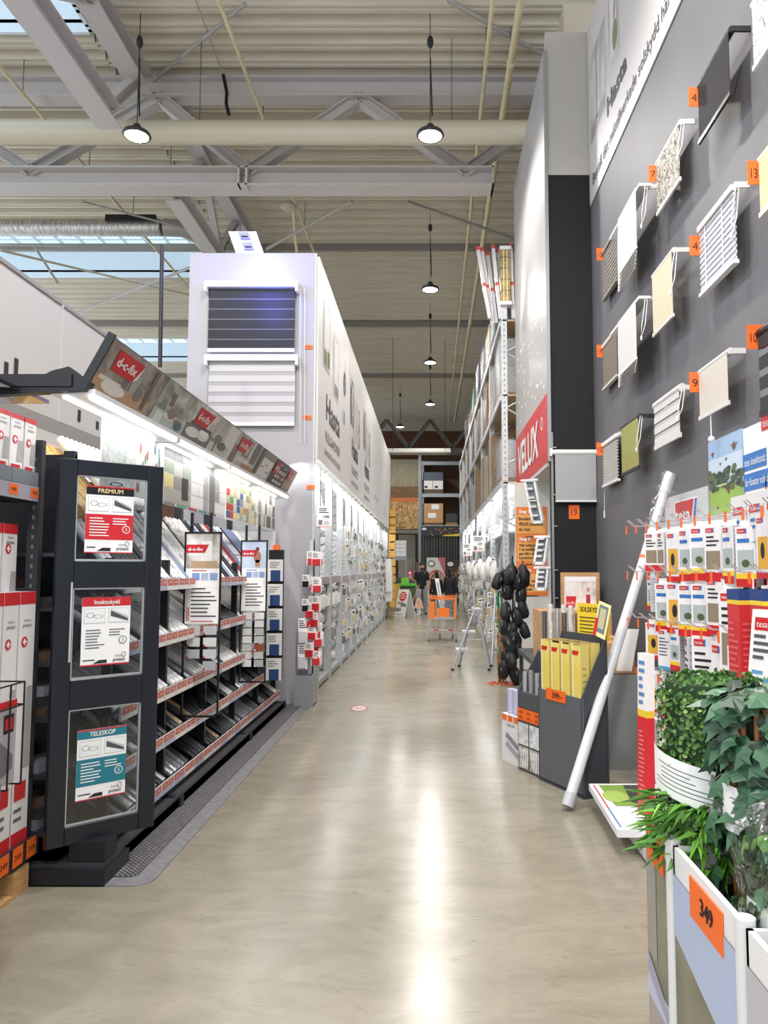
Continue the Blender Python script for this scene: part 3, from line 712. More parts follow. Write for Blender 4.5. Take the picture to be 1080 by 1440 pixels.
for k, z in enumerate(rowz):
    up = .52 if k == 0 else .3
    q = MB(); F = FL(XG, G0, z)
    # sloping shelf plate
    vs = [(XG - .02, G0, z), (XG - .02, G1, z), (XG - .44, G1, z + up), (XG - .44, G0, z + up)]
    q.add([V(v) for v in vs] + [V(v) - V((0, 0, .012)) for v in vs], [(0, 1, 2, 3), (7, 6, 5, 4), (0, 4, 5, 1), (2, 6, 7, 3)], P('#141519', .5))
    q.build('sloping_shelf', t)
    rl = MB().fb(F, 0, -.02, 0, G1 - G0, .055, .012, RAILW if k % 2 else RAILW).build('price_rail', t)
    y = .02
    while y < G1 - G0 - .2:
        wd = .2; q = MB()
        q.fr(F, y, -.018, y + wd, .008, .0132, RAILB if rnd.random() < .5 else WHITE)
        for y, wd in ((y, .092), (y + .104, .092)):
            q.fr(F, y, .012, y + wd, .052, .0135, TAGM if rnd.random() < .6 else TAGO)
            q.text(F, rnd.choice(['199', '249', '99', '149']), y + wd * .5, .022, .02, WHITE, .0145, w=wd * .5)
        y -= .104; q.build('price_tag', rl); y += .222
    if 0:
        q.fr(F, y, .012, y + wd, .052, .0135, TAGM if rnd.random() < .6 else TAGO)
        q.text(F, rnd.choice(['199', '249', '99', '149']), y + wd * .5, .022, .02, WHITE, .0145, w=wd * .5)
        q.fr(F, y, -.018, y + wd, .008, .0135, RAILB if rnd.random() < .5 else WHITE)
for yy in (G0, 5.08, 5.98, 6.88, 7.78, G1 - .02):
    q = MB().box(-2.36, yy - .02, .05, -2.30, yy + .02, 2.15, BLACK).box(-1.82, yy - .016, .12, -1.77, yy + .016, 1.62, BLACK).box(-2.36, yy - .012, 1.55, -1.8, yy + .012, 1.58, BLACK)
    q.build('upright', t)
# rolls, five rows
SILV = P('#b9bcc0', .25, .6)
film_m = [PAPER, P('#dcdad6', .3), P('#b9bcc0', .25, .5), P('#8b8d92', .3), P('#3b3c42', .3), P('#14151a', .35),
          noisy('marble_film', [(0.4, '#f0efed'), (0.6, '#a9a7a6')], nscale=14, rough=.3, dist=2), noisy('wood_film', [(0.4, '#8c7355'), (0.6, '#c4aa84')], scale=(1, 14, 1), nscale=6, rough=.4),
          noisy('pattern_film', [(0.4, '#e9e7e6'), (0.55, '#7c828c'), (0.7, '#f0eeee')], nscale=30, rough=.3, interp='CONSTANT'), P('#7f8fae', .3), P('#9c2f35', .4)]
protos = []
for m in film_m:
    q = MB().cyl((0, 0, 0), (0, 0, .44), .024, m, 10, smooth=True)
    q.cyl((0, 0, -.002), (0, 0, .001), .014, P('#b99a70'), 8)
    protos.append(Proto(tag(q.build('film_roll'), 'x', 'film roll')))
rowlab = ['uppermost', 'second', 'third', 'fourth', 'lowest']
rowmix = [[0, 6, 8, 4, 9, 4, 1, 5, 5, 8, 6, 10], [0, 1, 0, 6, 1, 5], [0, 0, 1, 2, 6, 5], [2, 1, 5, 8, 5, 4, 7, 5, 3], [4, 5, 5, 2, 7, 5, 3, 1, 5, 4]]
cname = ['white', 'pale grey', 'silver', 'mid grey', 'dark grey', 'black', 'marbled', 'wood brown', 'patterned', 'blue', 'red']
gr = random.Random(11)
for k, z in enumerate(rowz):
    up = .52 if k == 0 else .3
    ang = math.atan2(.42, up)
    y = G0 + .05; c = rowmix[k][0]
    while y < G1 - .05:
        if gr.random() < .45: c = gr.choice(rowmix[k])
        if gr.random() < .13: y += .078; continue
        if min(abs(y - u) for u in (5.08, 5.98, 6.88, 7.78)) > .03:
            protos[c].put((XG - .035, y, z + .035), (gr.uniform(-.04, .04), -ang, 0), '%s film roll lying in the %s sloping row of the black display shelving' % (cname[c], rowlab[k]),
                          '%s film rolls in the %s sloping row' % (cname[c], rowlab[k]), (1, 1, 1.45 if k == 0 else 1.0 + gr.uniform(-.05, .1)))
        y += .078
# pattern sample boards below the light
def samples(F, W, H, kind):
    q = MB().fb(F, 0, 0, -.012, W, H, 0, WHITE)
    g = random.Random(kind * 7 + 1)
    if kind == 0:
        q.fr(F, .0, 0, W * .48, H, .002, noisy('silver_leaf_print', [(0.4, '#dfe4e0'), (0.6, '#b9c2bd')], nscale=22, rough=.4, dist=1)); q.fr(F, W * .5, 0, W, H, .002, P('#e6e7e2'))
        for k in range(14): q.disc(F, W * .52 + g.random() * W * .42, .05 + g.random() * (H - .1), .015, .035, .004, P(g.choice(['#b8523c', '#4f7f92', '#c9cdc9', '#7a9a8a'])), 10)
    elif kind == 1:
        cols = ['#8f8d8a', '#b9bab5', '#6f6f70', '#a9a49b', '#2a2a2c', '#d9c88a', '#98a394', '#eceae6']
        nx, nz = 8, 4
        for i in range(nx):
            for j in range(nz):
                if i in (3, 4, 7): c = '#eceae6'
                else: c = g.choice(cols)
                a = W * i / nx; q.fr(F, a + .004, H * j / nz + .02, a + W / nx - .004, H * (j + 1) / nz + .016 - (.004), .002, P(c))
        q.fr(F, W * .24, .06, W * .33, H * .55, .004, P('#2c2c2e')); q.fr(F, W * .68, .02, W * .78, H * .8, .004, P('#7a7a7c')); q.fr(F, W * .58, .02, W * .66, H * .85, .004, P('#a9aaab'))
        for k in range(5): q.fr(F, k * W / 6, 0, k * W / 6 + W / 7, .018, .005, P(['#7e7e80', '#5e9c84', '#b04a56', '#4f8f98', '#888'  '888'][k]))
    elif kind == 2:
        cols = ['#c83a2c', '#e1a23a', '#4f9d58', '#3b5c9c', '#b9b4a4', '#e8d9a8', '#8f93a8', '#dcdad4', '#c9be9f']
        for i in range(10):
            for j in range(6): q.fr(F, W * i / 10 + .003, H * j / 6 + .02, W * (i + 1) / 10 - .003, H * (j + 1) / 6 + .012, .002, P(g.choice(cols) if j < 4 and i < 6 else g.choice(['#e8d9a8', '#dcdad4', '#c9c4a4', '#9aa27c'])))
    else:
        for i in range(12):
            for j in range(3): q.fr(F, W * i / 12 + .003, H * j / 3 + .02, W * (i + 1) / 12 - .003, H * (j + 1) / 3 + .012, .002, P(g.choice(['#c7c1b2', '#a59b88', '#e2dfd6', '#8b8578', '#5b5b5c', '#d9d6c9'])))
    return q
ysm = [4.05, 5.0, 6.55, 7.75, 8.62]
labs = ['silver leaf and floral pattern sample board, nearest under the tube light', 'grey and black pattern sample board under the tube light', 'multicoloured striped sample board under the tube light', 'beige wood tone sample board, farthest under the tube light']
for i in range(4):
    F = FL(-1.80, ysm[i] + .01, 2.0); tt = samples(F, ysm[i + 1] - ysm[i] - .03, .4, i)
    solo(tt, 'sample_board', labs[i], 'sample board', F.o)
# tilted picture header, light
Fh = Fr((-1.68, 3.58, 2.44), Y_, V((.13, 0, .25)))
HL = 5.1; HH = .285
t = thing('picture_header', 'tilted picture header of interior photos with red logos above the tube light', 'picture header', (-1.66, 3.58, 2.43))
MB().fb(Fh, -.012, -.01, -.03, 0, HH + .01, .01, BLACK).build('end_cap', t)
q = MB().fb(Fh, 0, 0, -.03, HL, HH, 0, P('#6e6a66', .4))
def pp(a0, a1, base, items):
    q.fr(Fh, a0, .005, a1 - .006, HH - .005, .002, base)
    for it in items:
        kind, a, b, c_, d_, col = it; w_ = a1 - a0
        if kind == 'r': q.fr(Fh, a0 + a * w_, b * HH, a0 + c_ * w_, d_ * HH, .003 + .0004 * items.index(it), P(lighter(col, .22), .5))
        elif kind == 'e': q.disc(Fh, a0 + a * w_, b * HH, c_ * w_, d_ * HH, .003 + .0004 * items.index(it), P(lighter(col, .22), .5), 18)
def photo(n, a, b, c, s=6): return noisy(n, [(0.3, lighter(a, .2)), (0.5, lighter(b, .25)), (0.68, lighter(c, .3))], nscale=s, rough=.45, dist=.6)
pp(0.01, .78, photo('photo_table', '#3a322c', '#6d6156', '#8b8175', 9), [('r', .0, .0, .9, .30, '#a97a4c'), ('r', .05, .26, .42, .34, '#cfcac0'), ('e', .3, .2, .18, .12, '#d9d4c8'), ('r', .38, .3, .46, .62, '#4a4642'), ('r', .5, .28, .6, .66, '#8a8a86'), ('e', .66, .34, .07, .14, '#5a534b'), ('r', .78, .1, .84, .95, '#4b3a2c')])
pp(.78, 1.35, photo('photo_garden', '#4e5548', '#8c8f80', '#c9cbbf', 9), [('r', .0, .0, 1.0, .34, '#9fb3a8'), ('r', .1, .05, .3, .3, '#c9d3cc'), ('e', .5, .28, .2, .07, '#dad7d0'), ('e', .5, .36, .12, .12, '#6b5d52'), ('e', .75, .26, .14, .06, '#7a5c48'), ('r', .3, .5, .42, .8, '#5d4a3c'), ('e', .8, .18, .12, .1, '#2f4a66')])
pp(1.35, 1.92, photo('photo_berries', '#8e8a84', '#b9b3ab', '#e2ddd6', 12), [('r', 0, 0, 1, .42, '#5c5854'), ('e', .3, .25, .24, .12, '#e4e2de'), ('e', .68, .3, .22, .14, '#d8d6d2'), ('e', .68, .36, .16, .1, '#efeeea'), ('r', .1, .42, .9, .5, '#3a3a3a'), ('e', .3, .52, .05, .06, '#a33a3c'), ('e', .55, .55, .06, .06, '#3f6b3c')])
pp(1.92, 2.5, photo('photo_kitchen', '#8f8a80', '#bcb8ae', '#d8d5cc', 5), [('r', .45, .35, .95, .95, '#d9d7d2'), ('r', .47, .37, .49, .93, '#8e8b84'), ('r', .0, .3, .5, .4, '#6d6a60'), ('e', .25, .45, .16, .1, '#55614a'), ('e', .5, .3, .18, .12, '#3f4a3a'), ('r', .2, .0, .26, .35, '#5f5b52')])
pp(2.5, 3.45, photo('photo_dining', '#7d776e', '#a9a59c', '#cfcbc4', 4), [('r', .0, 0, .15, .6, '#6a5642'), ('r', .3, .4, .32, .9, '#4b4a48'), ('r', .3, .88, .5, .92, '#4b4a48'), ('r', .48, .4, .5, .9, '#4b4a48'), ('r', .3, .4, .5, .44, '#4b4a48'), ('r', .62, .3, .8, 1, '#5a564f'), ('r', .45, 0, .85, .2, '#a5714c'), ('r', .2, .2, .6, .34, '#d9d5cd'), ('r', .88, .1, 1, 1, '#3c3a38')])
pp(3.45, 3.95, photo('photo_bathroom', '#9b9893', '#c1beb8', '#deded9', 5), [('r', .1, .1, .85, .75, '#ecebe8'), ('r', .35, .1, .37, .75, '#a9a8a5'), ('r', .6, .1, .62, .75, '#a9a8a5'), ('r', .1, .42, .3, .46, '#3d3c3a'), ('r', .4, .52, .58, .56, '#3d3c3a'), ('r', .64, .3, .82, .34, '#3d3c3a'), ('r', 0, .75, 1, 1, '#6f6b64')])
pp(3.95, 4.68, P('#4f4c48', .5), [('r', .3 + .15 * i, .14 + .2 * j, .41 + .15 * i, .26 + .2 * j, '#d8d5cf') for i in range(4) for j in range(3)] + [('r', .2, .85, .5, .89, '#c9c6c0'), ('r', .6, .8, .8, .83, '#c9c6c0'), ('r', .6, .34, .7, .46, '#c65a55')])
pp(4.68, 5.09, photo('photo_brown', '#6b5640', '#a08663', '#cdbb97', 7), [('r', .0, .0, 1, .15, '#7a6e5a')])
for a in (.11, 1.45, 2.58, 4.0, 4.70):
    b0 = HH * .48; ww = .33 if a < 4 else .22
    q.fpoly(Fh, [(a, b0), (a + ww * .8, b0), (a + ww, b0 + .115), (a, b0 + .115)], .0085, RED); q.fpoly(Fh, [(a + ww * .8, b0), (a + ww * .93, b0 + .03), (a + ww, b0 + .115)], .0087, WHITE)
    q.text(Fh, 'd-c-fix', a + ww * .44, b0 + .035, .05, WHITE, .009, w=ww * .7, bold=.003)
q.build('printed_board', t)
t = thing('tube_light', 'long bright double tube light under the tilted picture header', 'lamp', (-1.68, 3.6, 2.38))
MB().box(-1.86, 3.6, 2.41, -1.64, 8.66, 2.435, P('#e4e4e6', .4)).build('reflector', t)
for k in range(4):
    y0 = 3.62 + k * 1.27
    MB().cyl((-1.665, y0, 2.40), (-1.665, y0 + 1.2, 2.40), .018, emit('#ffffff', 3.2), 10).build('tube', t)
    MB().cyl((-1.80, y0, 2.40), (-1.80, y0 + 1.2, 2.40), .012, emit('#ffffff', 1.6), 8).build('tube', t)
    MB().box(-1.82, y0 + 1.2, 2.385, -1.65, y0 + 1.25, 2.41, P('#b9bbbd')).build('socket', t)
    area((-1.72, y0 + .6, 2.38), (0, R(6), 0), .1, 1.15, 1.7, (1, 1, 1), 'tube_glow')
q = MB().fb(Fr((0, 0, 0), X_, Z_), -2.9, 2.44, -3.62, -1.74, 2.50, -3.56, BLACK)
q.prism(Fr((0, 3.62, 0), X_, Z_), [(-2.9, 2.30), (-2.72, 2.44), (-1.98, 2.45), (-1.84, 2.52), (-1.76, 2.54), (-1.65, 2.46), (-1.68, 2.42), (-1.9, 2.41), (-2.55, 2.38), (-2.8, 2.10), (-2.9, 2.05)], 0, .05, BLACK)
solo(q, 'canopy_bracket', 'black curved arm carrying the near end of the picture header', 'bracket', (-2.3, 3.6, 2.3))

# ---- swing sample frames on the display
def swing(x, y, z0, z1, w, name, label, kind):
    t = thing('swing_frame', label, 'sample frame', (x, y, z0))
    F = FC(x, y, z0); H = z1 - z0; b = .012
    q = MB()
    for (a0, b0, a1, b1) in ((0, 0, b, H), (w - b, 0, w, H), (0, 0, w, b), (0, H - b, w, H)): q.fb(F, a0, b0, 0, a1, b1, .018, BLACK)
    q.build('frame', t)
    MB().fb(F, b, b, .006, w - b, H - b, .009, film('acrylic_sheet', '#f0f2f4', .12)).build('clear_sheet', t); CS = [o for o in t.children if o.name.startswith('clear_sheet')][0]
    MB().fb(F, .04, H, 0, .06, H + .14, .02, BLACK).build('hanger', t); MB().fb(F, w - .09, H, 0, w - .07, H + .14, .02, BLACK).build('hanger', t)
    MB().fb(F, -.09, H - .42, 0, 0, H - .38, .02, BLACK).fb(F, -.09, H - .38, 0, -.05, H - .22, .02, BLACK).build('bracket', t)
    q = MB(); pz = H * .5
    q.fr(F, b, H * .80, w - b, H - b, .0125, photo('photo_frame%d' % kind, '#6b6258', '#b7b0a6', '#e2dfda', 7) if kind == 0 else noisy('photo_sky', [(0.3, '#9db7da'), (0.7, '#d7e0ec')], nscale=2, rough=.4))
    if kind == 0:
        q.fr(F, .12, H * .81, .2, H * .95, .0130, P('#e9e7e4')); q.fr(F, .05, H * .8, .24, H * .84, .0132, P('#b49a78'))
        q.fr(F, .03, H * .87, .12, H * .93, .0131, WHITE)
    else:
        q.disc(F, w * .62, H * .88, .035, .055, .013, P('#a9795c'), 14); q.disc(F, w * .62, H * .935, .018, .022, .0132, P('#5d4030'), 12); q.fr(F, w * .55, H * .81, w * .72, H * .86, .013, P('#b98a6c'))
    q.fr(F, b, H * .5, w - b, H * .8, .0125, PAPER)
    q.fpoly(F, [(b, H * .885), (w * .55, H * .885), (w * .66, H * .93), (b, H * .93)], .014, RED); q.text(F, 'd-c-fix', w * .3, H * .897, .022, WHITE, .015, w=w * .4, bold=.0015)
    for k in range(3): q.fr(F, w * .22 + k * w * .24, H * .735, w * .42 + k * w * .24, H * .775, .0135, P(['#7b98c9', '#a9b7d2', '#86a2cc'][k]))
    q.fr(F, w * .22, H * .785, w * .6, H * .79, .0135, RED if kind == 0 else BLUE)
    q.lines(F, w * .2, H * .53, w * .9, H * .70, 8, P('#4a4a4e'), .0135, .35)
    if kind == 0:
        Fv = Fr(F.p(w * .17, H * .515, 0), Z_, -X_); q.text(Fv, 'static', 0, 0, .035, RED, .0135, 'L', bold=.001); q.fr(F, w * .2, H * .51, w * .8, H * .515, .0135, RED)
    q.build('poster', t)
    g = random.Random(kind + 5)
    for r_ in range(7 if kind else 4):
        for c_ in range(2):
            s = MB(); a = .03 + c_ * (w / 2 - .015); zz = H * .44 - r_ * H * .055 * (1 if kind else 1.15)
            if kind == 0 and r_ == 3 and c_ == 0: continue
            colr = g.choice(['#d9d9d8', '#b9bbbe', '#c9c7c4', '#e9e8e6']) if not (kind and r_ == 4 and c_) else '#9a4a3c'
            s.fb(F, a, zz, .010, a + w / 2 - .04, zz + H * .048, .012, P(colr, .3)); s.fr(F, a, zz, a + .014, zz + .014, .0125, RED if kind == 0 else WHITE)
            s.build('film_sample', CS)
    return t
p0 = at_x(262, 750, -1.84); 
swing(-1.79, 5.46, .50, 1.83, .27, 'a', 'black framed clear sample panel with static film poster, nearest on the display', 0)
swing(-1.765, 6.98, .52, 1.83, .25, 'b', 'black framed clear sample panel with bathing woman poster, second on the display', 1)
t = thing('clip_strip', 'black clip strip of small blue booklets at the far end of the display', 'clip strip', (-1.6, 7.72, .5))
MB().box(-1.665, 7.72, .45, -1.51, 7.74, 1.76, BLACK).box(-1.80, 7.74, 1.55, -1.6, 7.76, 1.58, BLACK).build('strip', t); MB().box(-1.62, 7.70, 1.76, -1.55, 7.72, 1.81, ORANGE).build('price_tag', t, 'orange tag')
bk = []
for k in range(5):
    z = 1.44 - k * .25
    F = FC(-1.665, 7.69, z); q = MB().fb(F, 0, 0, 0, .155, .22, .02, P('#d8d8d4', .5)).fr(F, .03, .0, .13, .11, .022, P('#24406e', .4)); q.lines(F, .02, .13, .13, .2, 3, P('#7a7a7c'), .022, .4)
    solo(q, 'booklet', 'small booklet with blue cover on the clip strip, ' + ['topmost', 'second from top', 'middle', 'second from bottom', 'lowest'][k], 'booklet', (-1.6, 7.68, z))

# ---- floor mat
RUB = noisy('rubber_mat', [(0.4, '#77767a'), (0.6, '#86858a')], nscale=20, rough=.55)
m, nt, b = newmat('waffle_rubber'); N = nt.nodes; L = nt.links
tc = N.new('ShaderNodeTexCoord'); mp = N.new('ShaderNodeMapping'); mp.inputs['Rotation'].default_value = (0, 0, R(45)); L.new(tc.outputs['Object'], mp.inputs[0])
br = N.new('ShaderNodeTexBrick'); br.inputs['Scale'].default_value = 13; br.inputs['Mortar Size'].default_value = .045; br.inputs['Color1'].default_value = lin('#8a898a'); br.inputs['Color2'].default_value = lin('#6f6e70'); br.inputs['Mortar'].default_value = lin('#2f2f31')
L.new(mp.outputs[0], br.inputs[0]); L.new(br.outputs['Color'], b.inputs['Base Color']); b.inputs['Roughness'].default_value = .5
bp = N.new('ShaderNodeBump'); bp.inputs['Strength'].default_value = .6; bp.inputs['Distance'].default_value = .005; bp.invert = True; L.new(br.outputs['Fac'], bp.inputs['Height']); L.new(bp.outputs[0], b.inputs['Normal'])
t = thing('floor_mat', 'long grey rubber mat with waffle surface beside the black display', 'mat', (-1.7, 6, 0))
pts = []
x0, x1, y0, y1, r_ = -1.635, -1.30, 4.12, 8.66, .06
x0, x1, y0, y1, r_ = -2.02, -1.38, 3.80, 8.82, .1
out = [(x0, y0), (x1 - r_, y0)] + [(x1 - r_ + r_ * math.sin(a), y0 + r_ - r_ * math.cos(a)) for a in (R(15), R(30), R(45), R(60), R(75), R(90))] + [(x1, y1), (x0, y1)]
inn = [(x0, y0 + .1), (x1 - .13, y0 + .1), (x1 - .1, y0 + .13), (x1 - .1, y1 - .08), (x0, y1 - .08)]
q = MB().prism(Fr((0, 0, 0), X_, Y_), out, 0, .006, RUB); q.build('border', t)
MB().prism(Fr((0, 0, 0), X_, Y_), inn, 0.006, .012, m).build('waffle_field', t)

# ---- three pane sample frame in front
A = V((-1.885, 3.76, .19)); B = V((-1.49, 4.12, .19))
F = Fr(A, B - A, Z_); W_ = (B - A).length; H_ = 1.93
FRM = P('#1a1f27', .32)
t = thing('insect_screen_door', 'dark three-pane screen door sample standing in front of the shelving', 'screen door', A)
q = MB(); s = .085
q.bb(F, 0, 0, -.02, s, H_, .025, FRM).bb(F, W_ - s, 0, -.02, W_, H_, .025, FRM)
zz = [0, .075, .655, .805, 1.285, 1.395, 1.845, H_]
for a, b_ in ((0, .09), (.66, .81), (1.27, 1.41), (1.85, H_)): q.bb(F, s - .001, a, -.018, W_ - s + .001, b_, .023, FRM)
q.build('frame', t)
panes = [(.09, .66, 'TELESKOP', TEAL, 1), (.81, 1.27, 'Insektsskydd', RED, 0), (1.41, 1.85, 'PREMIUM', BLACK, 2)]
pl = ['lowest pane', 'middle pane', 'top pane']
for k, (a, b_, ttl, cc, kd) in enumerate(panes):
    g = MB().fb(F, s, a, .0, W_ - s, b_, .003, film('window_pane_film', '#e6e9ec', .16)); go = g.build('pane', t)
    q = MB(); e = .008
    for (p0_, q0_, p1_, q1_) in ((s, a, s + e, b_), (W_ - s - e, a, W_ - s, b_), (s, a, W_ - s, a + e), (s, b_ - e, W_ - s, b_)): q.fb(F, p0_, q0_, 0, p1_, q1_, .012, STEEL)
    q.build('pane_trim', go)
    # leaflet
    h = .35; w2 = .245; a0 = W_ / 2 - w2 / 2 - .01; z0 = b_ - h - .09 if k else b_ - h - .11
    if k == 2: z0 = b_ - h - .05
    if k == 1: z0 = b_ - h - .05
    q = MB().fb(F, a0, z0, .006, a0 + w2, z0 + h, .009, PAPER)
    c = .0105
    q.fr(F, a0, z0 + h * .87, a0 + w2, z0 + h, c, cc); q.text(F, ttl, a0 + w2 / 2, z0 + h * .9, h * .065, P('#e9cf9a') if k == 2 else WHITE, c + .001, w=w2 * .52, bold=.0006)
    if k != 1:
        q.fr(F, a0, z0 + h * .2, a0 + w2, z0 + h * .58, c, RED if k == 2 else TEAL)
        q.fr(F, a0, z0 + h * .98, a0 + w2, z0 + h, c + .0005, RED); q.fr(F, a0, z0, a0 + w2, z0 + h * .015, c, RED)
        ic = WHITE
    else: ic = P('#66666a'); q.fr(F, a0, z0, a0 + w2, z0 + h * .02, c, RED)
    for j in range(2):
        a1 = a0 + .01 + j * w2 * .5; q.fr(F, a1, z0 + h * .62, a1 + w2 * .43, z0 + h * .84, c, P('#c9c9c8')); q.fr(F, a1 + .003, z0 + h * .63, a1 + w2 * .42, z0 + h * .83, c + .0004, WHITE)
        if j == 0: q.disc(F, a1 + .03, z0 + h * .74, .02, .014, c + .001, P('#9a9a9c'), 14, .8); q.disc(F, a1 + .07, z0 + h * .72, .025, .01, c + .001, P('#9a9a9c'), 14, .8)
        else: q.fpoly(F, [(a1 + .01, z0 + h * .8), (a1 + .1, z0 + h * .68), (a1 + .1, z0 + h * .64), (a1 + .01, z0 + h * .72)], c + .001, P('#4d4f52')); q.fpoly(F, [(a1 + .01, z0 + h * .82), (a1 + .1, z0 + h * .71), (a1 + .1, z0 + h * .69), (a1 + .01, z0 + h * .8)], c + .0015, P('#b9bbbd'))
    q.lines(F, a0 + .02, z0 + h * .24, a0 + w2 * .5, z0 + h * .54, 7, ic, c + .001, .35)
    q.lines(F, a0 + w2 * .56, z0 + h * .42, a0 + w2 * .9, z0 + h * .54, 3, ic, c + .001, .35)
    q.disc(F, a0 + w2 * .85, z0 + h * .36, .021, .021, c + .001, ic, 18); q.disc(F, a0 + w2 * .85, z0 + h * .36, .017, .017, c + .0015, RED if k == 2 else (TEAL if k == 0 else WHITE), 18)
    q.text(F, '5', a0 + w2 * .85, z0 + h * .335, .018, ic, c + .002)
    q.text(F, 'home', a0 + w2 * .7, z0 + h * .11, .016, P('#777'  '779'), c + .001, 'L', w=.04); q.text(F, 'protect', a0 + w2 * .66, z0 + h * .05, .017, INK, c + .001, 'L', w=.062, bold=.0004)
    q.disc(F, a0 + w2 * .88, z0 + h * .14, .012, .014, c + .001, P('#777779'), 14, .75)
    q.lines(F, a0 + .01, z0 + h * .07, a0 + w2 * .35, z0 + h * .1, 1, INK, c + .001, .5); q.fpoly(F, [(a0 + .06, z0 + h * .03), (a0 + .13, z0 + h * .03), (a0 + .13, z0 + h * .08), (a0 + .09, z0 + h * .08)], c + .001, INK)
    q.build('leaflet', go, ['teal and white leaflet', 'white leaflet with red title bar', 'red and white leaflet with black title bar'][k])
q = MB().cyl(F.p(s - .01, .9, .03), F.p(s - .01, 1.3, .03), .006, STEEL, 8); q.build('pull_bar', t)
MB().disc(F.off(W_ / 2 + .02, H_ - .115, .004), 0, 0, .035, .012, 0, INK, 18, .75).build('handle_ring', t)
MB().box(-1.80, 3.84, .10, -1.62, 3.98, .20, P('#15181d')).build('foot_block', t)
solo(MB().box(-2.06, 3.80, 0, -1.60, 4.10, .08, P('#1b1f25', .4)).box(-2.04, 3.82, .08, -1.62, 4.08, .10, P('#3a3d42', .4)), 'display_plinth', 'black low plinth under the three-pane screen door', 'plinth', (-1.85, 3.9, 0))

# ---- black rack behind / beside the screen door
t = thing('black_rack', 'black slotted rack with dark shelves behind the screen door', 'rack', (-2.2, 4.0, 0))
SL = P('#24262b', .5)
for x, y in ((-2.03, 3.83), (-2.03, 4.18), (-2.75, 3.83), (-2.75, 4.18)):
    q = MB().box(x - .03, y - .02, 0, x + .03, y + .02, 2.22, SL)
    if x > -2.5:
        for k in range(42): q.fr(FC(x, y - .0205, .06 + k * .05), -.006, 0, .006, .02, 0, P('#63666b'))
    q.build('post', t)
for z in (.22, .5, .78, 1.06, 1.34, 1.62):
    MB().box(-2.75, 3.85, z, -1.92, 4.17, z + .02, P('#33353a', .4)).build('shelf', t)
MB().box(-2.8, 4.17, .1, -2.0, 4.19, 2.2, P('#16171b')).build('back_panel', t)
gg = random.Random(21)
dk = [Proto(tag(MB().box(-.06, -.12, 0, .06, .12, .05, m).box(-.05, -.121, .01, .0, -.12, .04, PAPER).build('flat_pack'), 'x', 'flat pack')) for m in (P('#3a3c42', .3), P('#8b9196', .3), P('#5a4636', .4))]
for zi, z in enumerate((.22, .5, .78, 1.06, 1.34)):
    for k in range(4):
        for j in range(gg.randrange(1, 4)):
            c = gg.randrange(3)
            dk[c].put((-2.55 + k * .17, 4.0, z + .021 + j * .052), gg.uniform(-.1, .1), '%s flat pack on the %s shelf of the black rack' % (['dark', 'silvery', 'brown'][c], ['lowest', 'second', 'third', 'fourth', 'fifth'][zi]), '%s flat packs on the %s shelf of the black rack' % (['dark', 'silvery', 'brown'][c], ['lowest', 'second', 'third', 'fourth', 'fifth'][zi]))
# golden slanted boards + white rolls above the screen door
GOLD = noisy('golden_film_board', [(0.4, '#c79f4e'), (0.6, '#e0bd6c')], nscale=30, rough=.45)
for k in range(3):
    F = Fr((-2.05 - .0 * k, 4.30 + k * .17, 1.86 + .0 * k), Y_, V((-.5, 0, .55)))
    solo(MB().fb(F, 0, -.02, 0, .15, .6, .06, GOLD), 'golden_carton', 'golden slanted carton above the screen door, ' + ['nearest the post', 'middle one', 'farthest one'][k], 'carton', F.o)
wr = Proto(tag(MB().cyl((0, 0, 0), (0, 0, .55), .028, P('#eceae8', .4), 12).build('white_roll'), 'x', 'roll'))
for k in range(12): wr.put((-2.0, 4.72 + k * .062, 1.98), (0, R(-42), 0), 'glossy white roll fanned out behind the top of the screen door', 'white rolls fanned out above the screen door')

# ---- product shelf at the far left
t = thing('product_shelf', 'dark slotted shop shelf of white and red cartons at the left edge', 'shelf unit', (-2.3, 3.2, 0))
MB().box(-2.62, 2.2, .15, -2.58, 3.84, 2.5, P('#131419')).build('back_panel', t)
F = FL(-2.02, 2.2, 1.90)
MB().fb(F, 0, 0, -.5, 1.66, .02, 0, P('#1e2025')).build('top_shelf', t)
MB().fb(F, 0, .0, 0, 1.66, .075, .012, P('#9c99a6', .3)).build('price_rail', t)
q = MB(); q.fb(Fr((0, 0, 0), X_, Y_), -2.62, 2.2, 2.42, -2.0, 3.86, 2.44, film('smoked_acrylic', '#b9a9b4', .2)); q.build('clear_top', t)
MB().box(-2.5, 2.2, .18, -1.98, 3.86, .22, P('#2a3038')).box(-1.98, 2.2, .14, -1.965, 3.86, .24, P('#2a3038')).build('low_shelf', t)
for k, a in enumerate((1.12, 1.34, 1.53)):
    q = MB().fr(F, a, .015, a + .075, .065, .014, ORANGE); q.text(F, '99', a + .038, .028, .022, INK, .016, w=.04); q.build('price_tag', t, 'orange price tag')
for a in (1.3, 1.42, 1.54):
    Fq = FL(-1.962, 2.2, .15); q = MB().fr(Fq, a, .0, a + .09, .09, .002, ORANGE); q.text(Fq, '249', a + .045, .03, .025, INK, .004, w=.06); q.build('price_tag', t, 'orange price tag')
